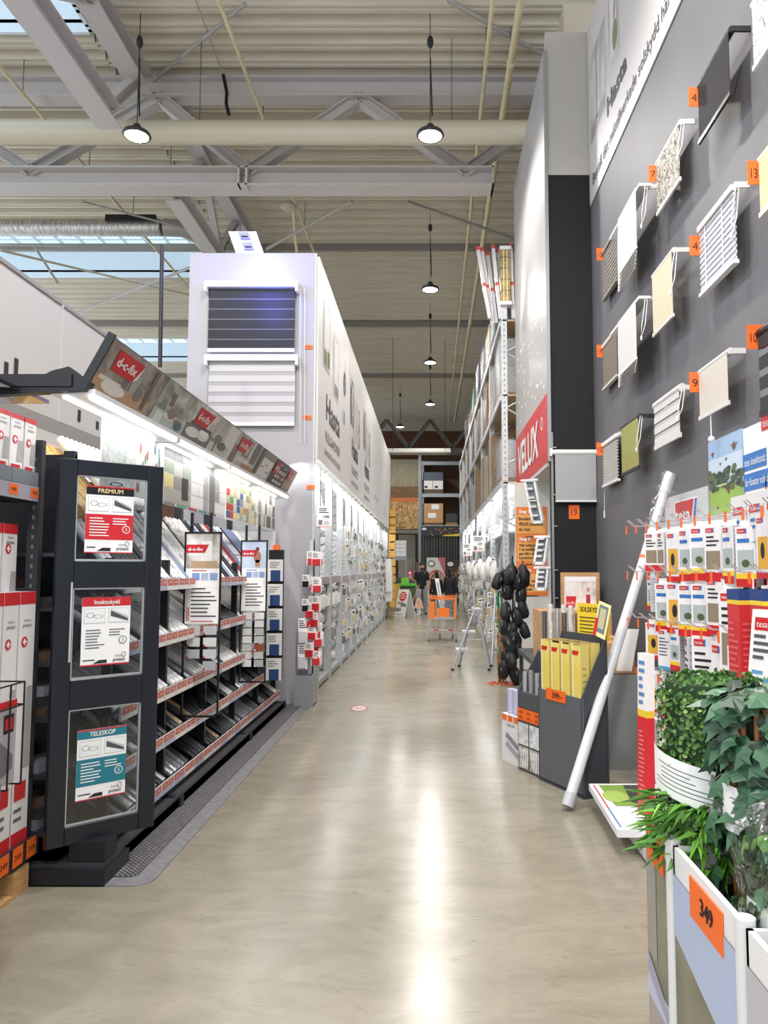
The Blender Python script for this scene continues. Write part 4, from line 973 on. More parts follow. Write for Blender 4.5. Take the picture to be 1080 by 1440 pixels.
def hp_box(w, h, d, top=.07, low=True):
    """white carton with red cap, facing +X; base centre at origin"""
    F = FL(0, -w / 2, 0); q = MB().fb(F, 0, 0, -d, w, h, 0, P('#e5e2e1', .4))
    q.fr(F, 0, h * (1 - top), w, h, .0012, RED); F2 = Fr((0, w / 2 - w, 0), -X_, Z_); 
    Fs = FC(-d, -w / 2, 0); q.fr(Fs, 0, 0, d, h, .001, P('#cfccce', .4)); q.fr(Fs, 0, h * (1 - top), d, h, .002, RED); q.lines(Fs, d * .15, h * .35, d * .8, h * .7, 5, P('#8d8b90'), .002, .3)
    q.text(F, 'home', w * .5, h * .86 if h < .5 else h * .88, w * .13, P('#777779'), .002, w=w * .4); q.text(F, 'protect', w * .5, (h * .86 if h < .5 else h * .88) - w * .2, w * .15, INK, .002, w=w * .55)
    cz = h * .62 if h < .5 else h * .8
    q.disc(F, w * .35, cz, w * .2, w * .2, .002, RED, 16); q.fr(F, w * .31, cz - w * .12, w * .39, cz + w * .12, .0025, WHITE); q.fr(F, w * .23, cz - w * .04, w * .47, cz + w * .04, .003, WHITE)
    q.fpoly(F, [(w * .5, h * .3), (w * .95, h * .3), (w * .95, h * .62), (w * .6, h * .62)], .002, P('#a7a5a6'))
    if low: q.fr(F, w * .1, h * .18, w * .8, h * .25, .002, RED); q.fr(F, 0, 0, w, h * .06, .002, RED); q.lines(F, w * .1, h * .09, w * .85, h * .16, 2, P('#66666a'), .002, .4)
    return q.build('product_carton')
b1 = Proto(tag(hp_box(.105, .33, .11), 'x', 'carton'))
for k in range(6):
    lab = ['white and red carton on the top shelf, cut off by the photo edge' if k == 0 else 'x', 'x'][0]
    names = ['cut off at the edge of the picture', 'second from the edge of the picture', 'third from the edge of the picture', 'standing in the middle tray', 'next to last before the black post', 'last one beside the black post']
    b1.put((-2.03, 3.14 + k * .122, 1.985), gg.uniform(-.06, .06), 'white carton with red cap, top shelf, ' + names[k])
for k in range(3):
    Fq = FL(-2.015, 3.08 + k * .245, 1.978)
    solo(MB().fb(Fq, 0, 0, -.3, .238, .012, 0, P('#5b6166')).fb(Fq, 0, 0, 0, .238, .07, .004, P('#6d747a')).fb(Fq, 0, 0, -.3, .004, .07, 0, P('#5b6166')).fb(Fq, .234, 0, -.3, .238, .07, 0, P('#5b6166')),
         'shelf_tray', 'grey cardboard tray on the top shelf, ' + ['nearest the picture edge', 'middle of three', 'beside the black post'][k], 'tray', Fq.o)
b2 = Proto(tag(hp_box(.13, .62, .13, .08), 'x', 'carton'))
for k in range(3): b2.put((-2.08, 3.40 + k * .15, 1.16), gg.uniform(-.1, .05), 'white red-capped carton behind tallest ones, ' + ['nearest the picture edge', 'middle of three', 'last before the dark gap'][k])
solo(MB().box(-2.3, 2.3, 1.13, -2.08, 3.75, 1.155, P('#24262b')), 'shelf_board', 'dark shelf board under the mid-height white cartons', 'shelf board', (-2.2, 3, 1.13))
b3 = Proto(tag(hp_box(.13, 1.22, .12, .05), 'x', 'carton'))
for k in range(3): b3.put((-1.985 - .0 * k, 3.42 + k * .145, .225), gg.uniform(-.05, .05), 'tall white carton with red band on the low shelf, ' + ['nearest the picture edge', 'middle of three', 'last beside the black post'][k])
# red band on tall ones is lower: front low box + small silver box
b4 = Proto(tag(hp_box(.14, 1.17, .1, .05, False), 'x', 'carton'))
b4.put((-1.86, 3.12, .225), .05, 'tall white carton with red cap standing foremost at the picture edge')
t = thing('wire_basket', 'black wire holder in front of the tall white cartons', 'wire holder', (-1.84, 3.3, .95))
q = MB()
for z in (.95, 1.05): q.tube([(-1.96, 3.2, z), (-1.83, 3.2, z), (-1.83, 3.42, z), (-1.96, 3.42, z)], .004, BLACK, 6)
for y in (3.2, 3.31, 3.42): q.cyl((-1.83, y, .6), (-1.83, y, 1.05), .004, BLACK, 6)
for y in (3.2, 3.31, 3.42): q.cyl((-1.83, y, .6), (-1.96, y, .6), .004, BLACK, 6)
q.build('wire', t)
q = MB(); F = FL(-1.845, 3.24, .62); q.fb(F, 0, 0, -.1, .15, .36, 0, P('#a9a4a8', .35)); q.fr(F, 0, .33, .15, .36, .001, RED); q.fr(F, .05, .22, .13, .3, .001, INK); q.fr(F, .06, .235, .12, .285, .002, RED); q.fpoly(F, [(.02, .03), (.13, .06), (.13, .12), (.02, .2)], .001, P('#6d6a70'))
solo(q, 'folding_carton', 'small silver grey carton with red lid held in the wire holder', 'carton', (-1.88, 3.3, .62))
# pallet
t = thing('wooden_pallet', 'light wooden pallet under the shop shelf at the left edge', 'pallet', (-2.3, 3.2, 0))
for x0, x1 in ((-2.06, -1.965), (-2.36, -2.24), (-2.62, -2.5)):
    MB().box(x0, 2.5, 0, x1, 3.78, .022, WOODM).build('bottom_board', t)
    for y in (2.5, 3.07, 3.64): MB().box(x0, y, .022, x1, y + .14, .10, WOODM).build('block', t)
for k in range(5): MB().box(-2.62, 2.5 + k * .285, .10, -1.965, 2.5 + k * .285 + .14, .122, WOODM).build('deck_board', t)
# foreground stand
F = FL(-1.56, 2.42, 0)
SILVP = noisy('silver_print', [(0.35, '#8d8890'), (0.55, '#aaa6ac'), (0.7, '#c4c0c4')], nscale=2.5, rough=.3)
t = thing('dump_bin', 'grey printed cardboard bin cut off by the lower left edge', 'display bin', (-1.7, 2.6, 0))
MB().fb(F, 0, 0, -.35, .345, .76, 0, SILVP).build('carton_body', t)
MB().fb(F, .34, 0, -.35, .352, .78, .006, P('#5f6266')).build('edge_profile', t)
q = MB().fb(F, .17, .64, 0, .335, .74, .004, ORANGE); q.text(F, '99', .27, .665, .05, INK, .005, w=.07); q.build('price_card', t, 'orange price card')
# ================================================================ right side
t = thing('advertising_board', 'very tall white board with the red VELUX sign at its foot', 'advertising board', (1.5, 9.4, 2.93))
F = FRt(1.50, 12.9, 2.93); L_ = 3.5
BW = noisy('white_board_mottle', [(0.4, '#aaa8a6'), (0.6, '#b2b0ae')], nscale=.8, rough=.45)  # board colour with a faint random grey mottle
MB().box(1.495, 9.385, 2.93, 1.54, 9.40, 8.43, P('#9b9ea1', .4, .3)).build('edge_profile', t)
q = MB().fb(F, 0, 0, -.03, L_, 5.5, 0, BW).fr(F, 0, .0, L_, .89, .003, RED); q.text(F, 'VELUX', L_ * .43, .2, .5, WHITE, .006, w=L_ * .66, bold=.03); q.disc(F, L_ * .86, .58, .1, .09, .006, WHITE, 16, .7)
g = random.Random(5)
for k in range(46): 
    a = g.uniform(.2, 3.3); b_ = g.uniform(1.0, 2.3); q.disc(F, a, b_, .05, .03, .003, P('#f6f6f6', .4), 8)
q.build('printed_board', t)
solo(MB().box(1.5, 9.5, 2.88, 2.1, 12.9, 2.93, P('#cfccc8')), 'soffit_panel', 'pale panel closing the underside of the tall sign board', 'panel', (1.8, 11, 2.88))
# lower panel facing the aisle with orange posters
t = thing('guide_stand', 'beige panel with three orange guide posters below the red sign', 'panel', (1.55, 11.3, 0))
MB().box(1.29, 11.3, 0.02, 2.0, 11.34, 2.88, P('#cfcac2', .55)).build('panel', t)
MB().box(1.27, 11.27, 0, 2.0, 11.3, .08, P('#8d8a86')).build('kick_strip', t)
F = FC(1.315, 11.295, 0); OR2 = P('#e0772f', .5)
def pz(y): return at_y(740, y, 11.3).z
z1, z0 = pz(713), pz(838); H = z1 - z0; F = FC(1.30, 11.295, z0); W = .47
q = MB().fb(F, 0, 0, 0, W, H, .006, OR2)
for k, (a, b_, ttl, ls) in enumerate(((.70, .91, 'Steg 1:', ['Bestäm vilket', 'VELUX takfönster', 'du har.']), (.39, .60, 'Steg 2:', ['Välj solskyddstyp.', 'T ex mörkläggnings-', 'gardin eller', 'insektsnät.']), (.04, .245, 'Steg 3:', ['Du kan', 'sedan välj', 'söka färg', 'storlek.']))):
    q.fr(F, .02, a * H, W - .02, b_ * H, .008, P('#e2a04f', .55)); q.text(F, ttl, .05, (b_ + .022) * H, .045, WHITE, .009, 'L', w=.17, bold=.003)
    n = len(ls); dh = (b_ - a) * H / (n + .5)
    for j, s_ in enumerate(ls): q.text(F, s_, .04, b_ * H - dh * (j + 1), dh * .62, INK, .010, 'L', w=min(W - .1, .026 * len(s_)), bold=.002)
    q.lines(F, .14, (a - .05) * H, W - .05, (a - .025) * H, 1, INK, .010, .4)
solo(q, 'guide_poster', 'tall orange poster of three numbered steps on the beige panel', 'poster', (1.5, 11.29, z0))
# hanging roof-window samples
def sample_window(x, y, z0, z1, lean, lab):
    F = Fr((x, y, z0), V((.85, -.5, 0)), V((lean, 0, 1))); H = z1 - z0; w = .17
    t = thing('window_sample', lab, 'window sample', (x, y, z0))
    q = MB()
    for (a0, b0, a1, b1) in ((0, 0, .03, H), (w - .03, 0, w, H), (0, 0, w, .04), (0, H - .04, w, H), (0, H * .5, w, H * .53)): q.fb(F, a0, b0, 0, a1, b1, .06, WHITE)
    q.build('frame', t); MB().fb(F, .03, .04, .02, w - .03, H - .04, .025, P('#7d8286', .2)).build('pane', t)
    MB().fb(F, -.04, H - .03, .02, w + .04, H, .07, WHITE).build('top_cover', t)
    for k in range(4): MB().fb(F, .04, .1 + k * H * .2, .06, .12, .13 + k * H * .2, .09, P('#d9dadb')).build('fitting', t)
sample_window(1.44, 10.4, 2.2, 2.83, -.18, 'white roof window sample hanging just under the red sign')
sample_window(1.42, 10.2, 1.62, 2.02, .16, 'white roof window profile sample beside the orange poster, middle height')
sample_window(1.41, 10.0, 1.28, 1.6, .12, 'white roof window profile sample beside the orange poster, lowest')

# header banner on the sample wall
F = FRt(WR - .004, 9.4, 6.28)
t = thing('wall_banner', 'wide white banner with grey logo across the top of the sample wall', 'banner', (WR, 9.4, 6.28))
q = MB().fb(F, 0, 0, -.0, 5.5, 2.4, .012, P('#d3cfcc', .5)); ph = photo('photo_window', '#8b8784', '#b9b5b2', '#d2cecb', 1.5)
q.fr(F, .12, .75, .95, 1.9, .014, ph); q.fr(F, .3, .9, .7, 1.7, .016, P('#c9cbc9')); q.fr(F, .48, .9, .52, 1.7, .017, P('#8d8a86')); q.fr(F, .2, .8, .9, .95, .017, P('#a5a09b'))
q.fr(F, 1.15, 1.0, 1.6, 2.1, .014, ph); q.fr(F, 1.2, 1.1, 1.5, 2.0, .016, P('#dcdad6')); q.disc(F, 1.42, 1.3, .1, .18, .017, P('#87936a'), 14); q.fpoly(F, [(1.38, 1.5), (1.5, 1.9), (1.53, 1.9), (1.42, 1.5)], .018, P('#8b2f35'))
q.text(F, 'Hasta', 1.45, .58, .22, GREY2, .016, w=.85, bold=.016)
q.text(F, 'Beställ ditt måttillverkade solskydd här', 1.75, .18, .15, GREY2, .016, w=3.1, bold=.001)
q.build('printed_board', t)
# beige duct above stub wall
solo(MB().box(1.85, 9.8, 8.75, 2.3, 14, 9.4, P('#b9b09e')), 'roof_duct', 'beige box duct above the pale wall stub', 'duct', (2, 11, 8.75))

# ---- blinds on the sample wall
def wall_blind(xl, xr, yt, yb, label, kind='roller', fab='#e6e2d6', rail=None, off=.09, tagpos=None, cords=True, name='roller_blind', ball=False, extra_top=0, patt=None):
    X = WR - off
    pt = at_x(xr, yt, X); pb_ = at_x(xr, yb, X); pl_ = at_x(xl, yb, X)
    y1, y0 = pl_.y, pt.y           # far, near
    zt, zb = pt.z, pb_.z; W = y1 - y0; H = zt - zb
    rail = rail or WHITE
    F = FRt(X, y1, zb)
    t = thing(name, label, 'blind', (X, (y0 + y1) / 2, zb)); 
    fm = patt or P(fab, .75)
    if kind == 'roller':
        MB().cyl(F.p(-.01, H - .0, 0), F.p(W + .01, H - .0, 0), .024, rail, 12).build('roller_tube', t)
        MB().fb(F, .01, .01, .018, W - .01, H, .021, fm).build('fabric', t)
        MB().fb(F, .0, -.015, .01, W, .015, .028, rail).build('bottom_rail', t)
    elif kind == 'zebra':
        MB().cyl(F.p(-.01, H, 0), F.p(W + .01, H, 0), .035, rail, 12).build('cassette', t)
        q = MB(); n = 4
        for i in range(n): q.fb(F, .01, H * i / n + .02, .02, W - .01, H * (i + .6) / n + .02, .026, fm); q.fb(F, .01, H * (i + .6) / n + .02, .02, W - .01, H * (i + 1) / n + .01, .022, P('#b9b8b4' if fab != '#2c2c2f' else '#77777a'))
        q.build('fabric', t); MB().fb(F, 0, -.02, .01, W, .02, .03, rail).build('bottom_rail', t)
    elif kind in ('venetian', 'pleated'):
        MB().fb(F, 0, H - .03, -.02, W, H + .01, .03, rail).build('head_rail', t)
        q = MB(); n = 22 if kind == 'venetian' else 13
        for i in range(n):
            b_ = .02 + (H - .06) * i / n; d = (H - .06) / n
            if kind == 'venetian':
                q.fb(F, 0, b_, .0 + .006 * (i % 2), W, b_ + d * .98, .008 + .006 * (i % 2), fm)
            else:
                q.add([F.p(0, b_, 0), F.p(W, b_, 0), F.p(W, b_ + d / 2, .024), F.p(0, b_ + d / 2, .024)], [(0, 1, 2, 3)], fm); q.add([F.p(0, b_ + d / 2, .024), F.p(W, b_ + d / 2, .024), F.p(W, b_ + d, 0), F.p(0, b_ + d, 0)], [(0, 1, 2, 3)], fm)
        q.build('slats' if kind == 'venetian' else 'pleats', t)
        if kind == 'venetian':
            for a in (W * .18, W * .68): MB().fb(F, a, 0, .016, a + .012, H, .018, rail).build('ladder_tape', t)
        MB().fb(F, 0, -.005, -.01, W, .02, .03, rail).build('bottom_rail', t)
    elif kind == 'panels':
        MB().fb(F, -.02, H - .005, -.05, W + .02, H + .02, .06, rail).build('top_track', t)
        n = 6
        for i in range(n):
            a = W * .42 * i / (n - 1); c = -.02 + .021 * i
            MB().fb(F, a, .0, c, a + W * .58, H - .01, c + .004, fm).fb(F, a, -.012, c - .004, a + W * .58, .012, c + .008, rail).build('panel', t)
    for a in ((-.02, W + .0) if kind != 'panels' else (W - .02,)):
        MB().fb(F, a, H - .018, -off + .001, a + .014, H + .02, .01, rail).build('bracket', t)
    if cords:
        q = MB(); a = W + .012
        q.tube([F.p(a, H, .0), F.p(a + .012, H * .55, .04), F.p(a + .02, H * .32, .05), F.p(a + .014, H * .55, .01), F.p(a - .002, H, -.02)], .004, P('#e4e2dc'), 6)
        cd_ = q.build('cord', t); MB().lathe(F.p(a + .02, H * .27, .05), [(0, 0), (.01, .01), (.008, .04), (0, .05)], WHITE, 8).build('tassel', cd_)
    if ball:
        MB().cyl(F.p(W * .4, 0, .02), F.p(W * .4, -.17, .02), .004, WHITE, 6).build('pull_cord', t)
        MB().ball(F.p(W * .4, -.19, .02), .024, WHITE, 8).build('pull_knob', t)
    if tagpos:
        a, b_ = tagpos; hh = .15
        q = MB().fb(F, -.008, b_, -off + .002, -.004, b_ + hh, .085, ORANGE); Ft = Fr(F.p(-.003, b_ + .04, .045), -F.n, F.v); q.text(Ft, str(rnd.randrange(2, 30)), 0, 0, .06, INK, .001, w=.04)
        solo(q, 'price_card', 'orange card beside the ' + label.split(',')[0], 'price card', F.p(-.03, b_, -.02))
    return t
PATT = noisy('squiggle_fabric', [(0.42, '#b9b4a6'), (0.5, '#403d38'), (0.58, '#b9b4a6')], nscale=26, rough=.7, interp='CONSTANT', dist=1)
PATB = noisy('branch_fabric', [(0.47, '#eceae8'), (0.5, '#4a4a4e'), (0.53, '#eceae8')], nscale=7, rough=.7, dist=1.5)
wall_blind(985, 1029, 42, 135, 'large black roller blind high on the sample wall', 'roller', '#0b0b0c', BLACK, off=.12, tagpos=(.03, .28), cords=False)
wall_blind(926, 958, 172, 254, 'speckled black and cream roller blind high on the wall', 'roller', patt=PATT, off=.1, tagpos=(.03, .3))
wall_blind(866, 907, 262, 350, 'stack of stepped white panel curtains, upper one on the wall', 'panels', '#d2d0cd', off=.16, name='panel_curtain')
wall_blind(867, 907, 420, 505, 'stack of stepped white panel curtains, lower one on the wall', 'panels', '#d2d0cd', off=.16, name='panel_curtain')
wall_blind(850, 868, 322, 397, 'brown grey slatted blind behind the upper panel curtains', 'venetian', '#8d877c', P('#8d877c'), off=.05, tagpos=(.0, .5), cords=False, name='venetian_blind')
wall_blind(850, 869, 462, 530, 'small beige pleated blind behind the lower panel curtains', 'pleated', '#b9b2a2', P('#d4cfc4'), off=.05, tagpos=(.0, .4), cords=False, name='pleated_blind')
wall_blind(987, 1034, 261, 372, 'large light grey venetian blind with long cords', 'venetian', '#c3c6cc', WHITE, off=.09, tagpos=(.02, .32), name='venetian_blind')
wall_blind(921, 948, 352, 445, 'cream roller blind on white roller in the wall middle', 'roller', '#cfc6aa', P('#cfcdc8'), off=.13, cords=True)
wall_blind(850, 870, 610, 676, 'white pleated blind low in the wall corner', 'pleated', '#dedcd6', WHITE, off=.06, cords=False, tagpos=(.0, .38), name='pleated_blind')
wall_blind(877, 900, 585, 657, 'olive green roller blind with black bracket', 'roller', '#9c9a55', P('#26262a'), off=.13)
wall_blind(924, 959, 545, 612, 'white and grey striped day-night blind with white cassette', 'zebra', '#d2d1ce', P('#d2d0cc'), off=.1)
wall_blind(987, 1027, 494, 567, 'cream white roller blind with a ball pull', 'roller', '#cdc6ba', P('#d2d0cc'), off=.1, tagpos=(.03, .2), cords=False, ball=True)
wall_blind(1072, 1110, 176, 265, 'cream roller blind cut off by the right picture edge', 'roller', '#e0cfa0', P('#efe8c8'), off=.1, tagpos=(.03, .2), cords=False)
wall_blind(1074, 1112, 440, 565, 'dark grey striped blind cut off by the right picture edge', 'zebra', '#2c2c2f', BLACK, off=.1, tagpos=(.0, .4), cords=False)
wall_blind(1062, 1105, -70, 35, 'white blind with branch print cut off at the upper right corner', 'roller', patt=PATB, off=.1, cords=False)
q = MB().cyl(at_x(850, 680, 2.04), at_x(850, 722, 2.04), .004, WHITE, 6).cyl(at_x(850, 718, 2.04), at_x(850, 728, 2.04), .01, WHITE, 8)
solo(q, 'blind_wand', 'thin white pull wand hanging under the white pleated corner blind', 'pull wand', at_x(850, 728, 2.04))
# roller on the stub wall
pa = at_y(778, 636, 9.36); pb = at_y(841, 705, 9.36)
t = thing('roller_blind', 'light grey roller blind on the stub wall above the orange number', 'blind', (pa.x, 9.36, pb.z))
MB().cyl((pa.x - .02, 9.36, pa.z), (pb.x + .02, 9.36, pa.z), .035, WHITE, 14).build('roller_tube', t)
MB().box(pa.x + .02, 9.345, pb.z, pb.x - .02, 9.35, pa.z, P('#a9a9a9', .7)).build('fabric', t)
MB().box(pa.x + .02, 9.335, pb.z - .01, pb.x - .02, 9.36, pb.z + .015, P('#d9d9d9')).build('bottom_rail', t)
MB().box(pa.x - .04, 9.33, pa.z - .05, pa.x - .02, 9.42, pa.z + .05, WHITE).box(pb.x + .02, 9.33, pa.z - .05, pb.x + .04, 9.42, pa.z + .05, WHITE).build('bracket', t)
MB().cyl((pb.x + .0, 9.32, pa.z), (pb.x + .02, 9.33, pa.z - .42), .004, INK, 6).cyl((pb.x + .02, 9.33, pa.z - .38), (pb.x + .02, 9.33, pa.z - .46), .01, WHITE, 8).build('cord', t)
p = at_y(800, 730, 9.41); q = MB(); F = FC(p.x, 9.41, p.z); q.fb(F, 0, 0, 0, .135, .18, .004, ORANGE); q.text(F, '19', .067, .045, .09, INK, .005, w=.075)
solo(q, 'number_card', 'orange card with number nineteen below the grey roller blind', 'number card', F.o)
MB_ = MB().box(1.535, 9.39, .9, 1.56, 9.42, 3.3, P('#9b9ea1', .35, .5))
for z in (1.2, 1.55, 2.1, 2.5, 3.1): MB_.box(1.56, 9.38, z, 1.6, 9.40, z + .01, STEEL)
solo(MB_, 'wall_rail', 'slim slotted steel rail on the edge of the stub wall', 'rail', (1.54, 9.4, .9))

# ---- tesa display
TS = thing('hook_display', 'white pegboard display with rows of long hooks under the insect posters', 'display stand', (1.95, 4.2, 0))
XB = 1.98
y_far = at_x(930, 735, XB).y
MB().box(XB, 2.6, .12, XB + .04, y_far, 1.93, P('#cfcfcd', .5)).build('back_panel', TS)
MB().box(1.14, 2.6, 0.02, XB, 4.45, .09, P('#dcdcdd', .4)).build('base_shelf', TS)
q = MB()
for y in (5.2, 4.5, 3.8, 3.1): q.box(XB - .02, y - .02, .1, XB, y + .02, 1.93, STEEL)
q.build('slotted_post', TS)
# header boards
def wall_board(xl, xr, yt_r, yb_r, nm, lab, X=2.05):
    a = at_x(xr, yt_r, X); b_ = at_x(xr, yb_r, X); c = at_x(xl, yt_r, X)
    return FRt(X, c.y, b_.z), c.y - a.y, a.z - b_.z
F, W, H = wall_board(934, 995, 683, 740, 'a', 'b', 2.03)
q = MB().fb(F, 0, 0, -.01, W, H, 0, P('#c6c7c6', .5)); q.fpoly(F, [(W * .26, -.0), (W * .74, 0), (W * .80, H * .82), (W * .26, H * .82)], .002, WHITE)
q.fpoly(F, [(W * .28, .0), (W * .62, 0), (W * .72, H * .78), (W * .28, H * .78)], .003, RED); q.fpoly(F, [(W * .66, 0), (W * .73, 0), (W * .785, H * .78), (W * .74, H * .78)], .003, BLUE)
q.text(F, 'tesa', W * .46, H * .2, H * .42, WHITE, .005, w=W * .34, bold=.006)
solo(q, 'header_sign', 'grey header sign with red tesa logo over the hook display', 'sign', F.o)
F, W, H = wall_board(995, 1043, 602, 720, 'a', 'b', 2.03)
q = MB().fb(F, 0, 0, -.01, W, H, 0, P('#9cb9d8', .5))
q.fr(F, 0, H * .45, W, H * .75, .001, P('#c3d3e2')); q.fr(F, 0, 0, W, H * .38, .0012, P('#8fae4d'))
g = random.Random(9)
for k in range(60):
    a = g.random() * W; hgt = H * (.55 + .12 * abs(a / W - .35)) if a > W * .25 else H * .6
    q.disc(F, a, H * g.uniform(.33, .33 + (hgt / H - .33)), W * .07, H * .04, .0014 + k * 1e-5, P(g.choice(['#3f4f36', '#4c5b42', '#2f3d2b', '#5b6848'])), 9)
q.disc(F, W * .5, H * .14, W * .5, H * .16, .0022, P('#93b552'), 20); q.fr(F, W * .25, H * .38, W * .55, H * .40, .0023, P('#b9c98a'))
for (a, b_, s_) in ((.14, .82, .05), (.78, .83, .075), (.38, .66, .03), (.55, .7, .03), (.6, .3, .07), (.25, .1, .05)):
    q.disc(F, a * W, b_ * H, s_ * W * .6, s_ * H * .7, .0026, P('#6b4a38'), 10)
    for d in (-1, 1): q.fpoly(F, [(a * W, b_ * H), (a * W + d * s_ * W * 1.4, b_ * H + s_ * H * .5), (a * W + d * s_ * W * 1.1, b_ * H + s_ * H * .1)], .0027, P('#8b6c5c'))
solo(q, 'photo_poster', 'poster of insects over a green park lawn on the sample wall', 'poster', F.o)
F, W, H = wall_board(1043, 1160, 552, 690, 'a', 'b', 2.035)
# taper taken from the board's own size
q = MB().fb(F, 0, 0, -.01, W, H, 0, PAPER)
pA = at_x(1046, 658, 2.03); pB = at_x(1078, 655, 2.03)
def rel(px, py): p_ = at_x(px, py, 2.03); return (F.o.y - p_.y, p_.z - F.o.z)
a0, b0 = rel(1045, 664); a1, b1 = rel(1045, 645); a2, _ = rel(1077, 640)
q.fr(F, a0, b0, a2, b1 + .02, .003, BLUE); q.text(F, 'tesa insektsnät', a0 + .02, b0 + .03, .05, WHITE, .004, 'L', w=a2 - a0 - .03)
q.fr(F, a0, b0 - .13, a2 + .15, b0 - .02, .003, BLUE); q.text(F, 'för fönster och dörrar', a0 + .02, b0 - .10, .05, WHITE, .004, 'L', w=a2 - a0 + .1)
a3, b3 = rel(1070, 600); q.fr(F, a3, b3 - .03, a3 + .2, b3 + .06, .003, RED); q.text(F, 'tesa', a3 + .07, b3 - .01, .05, WHITE, .004, w=.1)
a4, b4 = rel(1086, 682); q.disc(F, a4, b4, .1, .1, .003, RED, 24, .82)
q.fr(F, 0, .012, W * .3, .024, .003, RED); q.fr(F, W * .3, .012, W, .024, .003, BLUE)
solo(q, 'info_board', 'white insect net board with blue caption bars cut off at right', 'board', F.o)

# hooks and packages
def pk(w, h, d, style):
    """pack hanging from a hook, faces -X (aisle); hung point at origin"""
    F = FRt(-d / 2, w / 2, -h); q = MB(); g = random.Random(style)
    q.fb(F, 0, 0, -d, w, h * .9, 0, P('#e6e5e6', .45)); q.fb(F, w * .08, h * .9, -d * .6, w * .92, h, -d * .5, PAPER)
    Fs = Fr(F.p(w, 0, -d), F.n, F.v)     # side towards the camera
    Fs = Fr(F.p(w, 0, -0.0), -F.n, F.v)
    Fs = Fr(F.p(w, 0, 0), -F.n, F.v)
    q.fr(Fs, 0, 0, d, h * .9, .0012, P('#b9bac0', .5)); q.lines(Fs, d * .15, h * .2, d * .85, h * .85, 9, P('#8c8d94'), .002, .3, rg=g)
    c = .0015
    q.fr(F, w * .1, h * .8, w * .5, h * .87, c, RED); q.text(F, 'tesa', w * .3, h * .82, h * .035, WHITE, c + .001, w=w * .3)
    q.fr(F, w * .5, h * .8, w * .58, h * .87, c, BLUE)
    if style == 0:
        q.fr(F, 0, 0, w, h * .12, c, RED); q.fr(F, 0, h * .12, w, h * .2, c, YELLOW); q.fr(F, w * .1, h * .25, w * .9, h * .55, c, P('#a9b3b4')); q.disc(F, w * .5, h * .35, w * .2, h * .06, c + .001, P('#4b5a36'), 10); q.fr(F, w * .1, h * .66, w * .7, h * .72, c, BLUE)
    elif style == 1:
        q.fr(F, 0, 0, w, h * .15, c, RED); q.fr(F, w * .1, h * .2, w * .9, h * .5, c, P('#8b7d68')); q.lines(F, w * .12, h * .56, w * .9, h * .76, 3, INK, c, .4, rg=g)
    elif style == 2:
        q.fr(F, 0, 0, w, h * .1, c, RED); q.fr(F, w * .15, h * .14, w * .85, h * .6, c, P('#d9a53a')); q.disc(F, w * .5, h * .4, w * .15, h * .12, c + .001, INK, 10)
    elif style == 3:
        q.lines(F, w * .12, h * .3, w * .9, h * .74, 6, P('#55555a'), c, .35, rg=g); q.fr(F, 0, 0, w, h * .08, c, P('#3f9ac4'))
    return q.build('insect_net_pack')
PK = [[Proto(tag(pk(w, h, d, s_), 'x', 'hanging pack')) for s_ in range(4)] for (w, h, d) in ((.10, .28, .05), (.13, .34, .045), (.12, .26, .045), (.15, .56, .05))]
hk = random.Random(4)
rows = [(1.84, 5.12, 3.1), (1.53, 5.12, 3.1), (1.22, 5.12, 3.3), (.90, 5.0, 3.5), (.62, 4.9, 3.7)]
rname = ['top', 'second', 'third', 'fourth', 'lowest']
styl = ['blue-striped yellow and red', 'red-footed photo', 'orange-centred', 'plain text']
XT = [1.36, 1.36, 1.36, 1.38, 1.36]
for ri, (z, ya, yb_) in enumerate(rows):
    y = ya; ci = 0
    while y > yb_:
        q = MB(); tip = XT[ri] + .02 * ci
        for dy in (-.02, .02): q.tube([(XB, y + dy, z), (tip + .04, y + dy, z + .012), (tip, y + dy, z + .05)], .0035, CHROME, 6)
        h_ = q.build('hook', TS)
        q = MB(); Fh2 = FRt(tip - .01, y + .03, z + .0); q.fb(Fh2, .012, -.045, 0, .038, .012, .004, ORANGE); 
        WM[h_.name] = WM[TS.name]; q.build('price_tag', h_, 'orange tag')
        big = ci >= 3
        if ri == 0: col_, st = (0, 1) if ci < 3 else (1, 0)
        elif ri == 1: col_, st = (2, 2) if ci < 2 else ((3, 1) if ci > 6 else (1, 0))
        elif ri == 2: col_, st = (2, 2) if ci < 2 else (3, 1) if ci > 3 else (0, 3)
        elif ri == 3: col_, st = (2, 3) if ci > 1 else (0, 2)
        else: col_, st = (0, 2)
        nn = 4 if not big else 3
        rzc = hk.choice((-.25, .1, .3, .45, .6)); dzc = hk.uniform(-.03, .02)
        for j in range(nn):
            if ri < 3 and ci in (0,) and j < 1: continue
            s2 = st if (hk.random() < .8 and ci % 3) else hk.randrange(4)
            PK[col_][s2].put((tip + .10 + j * .075, y, z - .005 + dzc), rzc + hk.uniform(-.12, .12), '%s pack hanging in the %s hook row of the pegboard display' % (styl[s2] + [' small', ' wide', ' short', ' long'][col_], rname[ri]), '%s packs in the %s hook row' % (styl[s2] + [' small', ' wide', ' short', ' long'][col_], rname[ri]))
        y -= .165 if col_ != 3 else .19; ci += 1
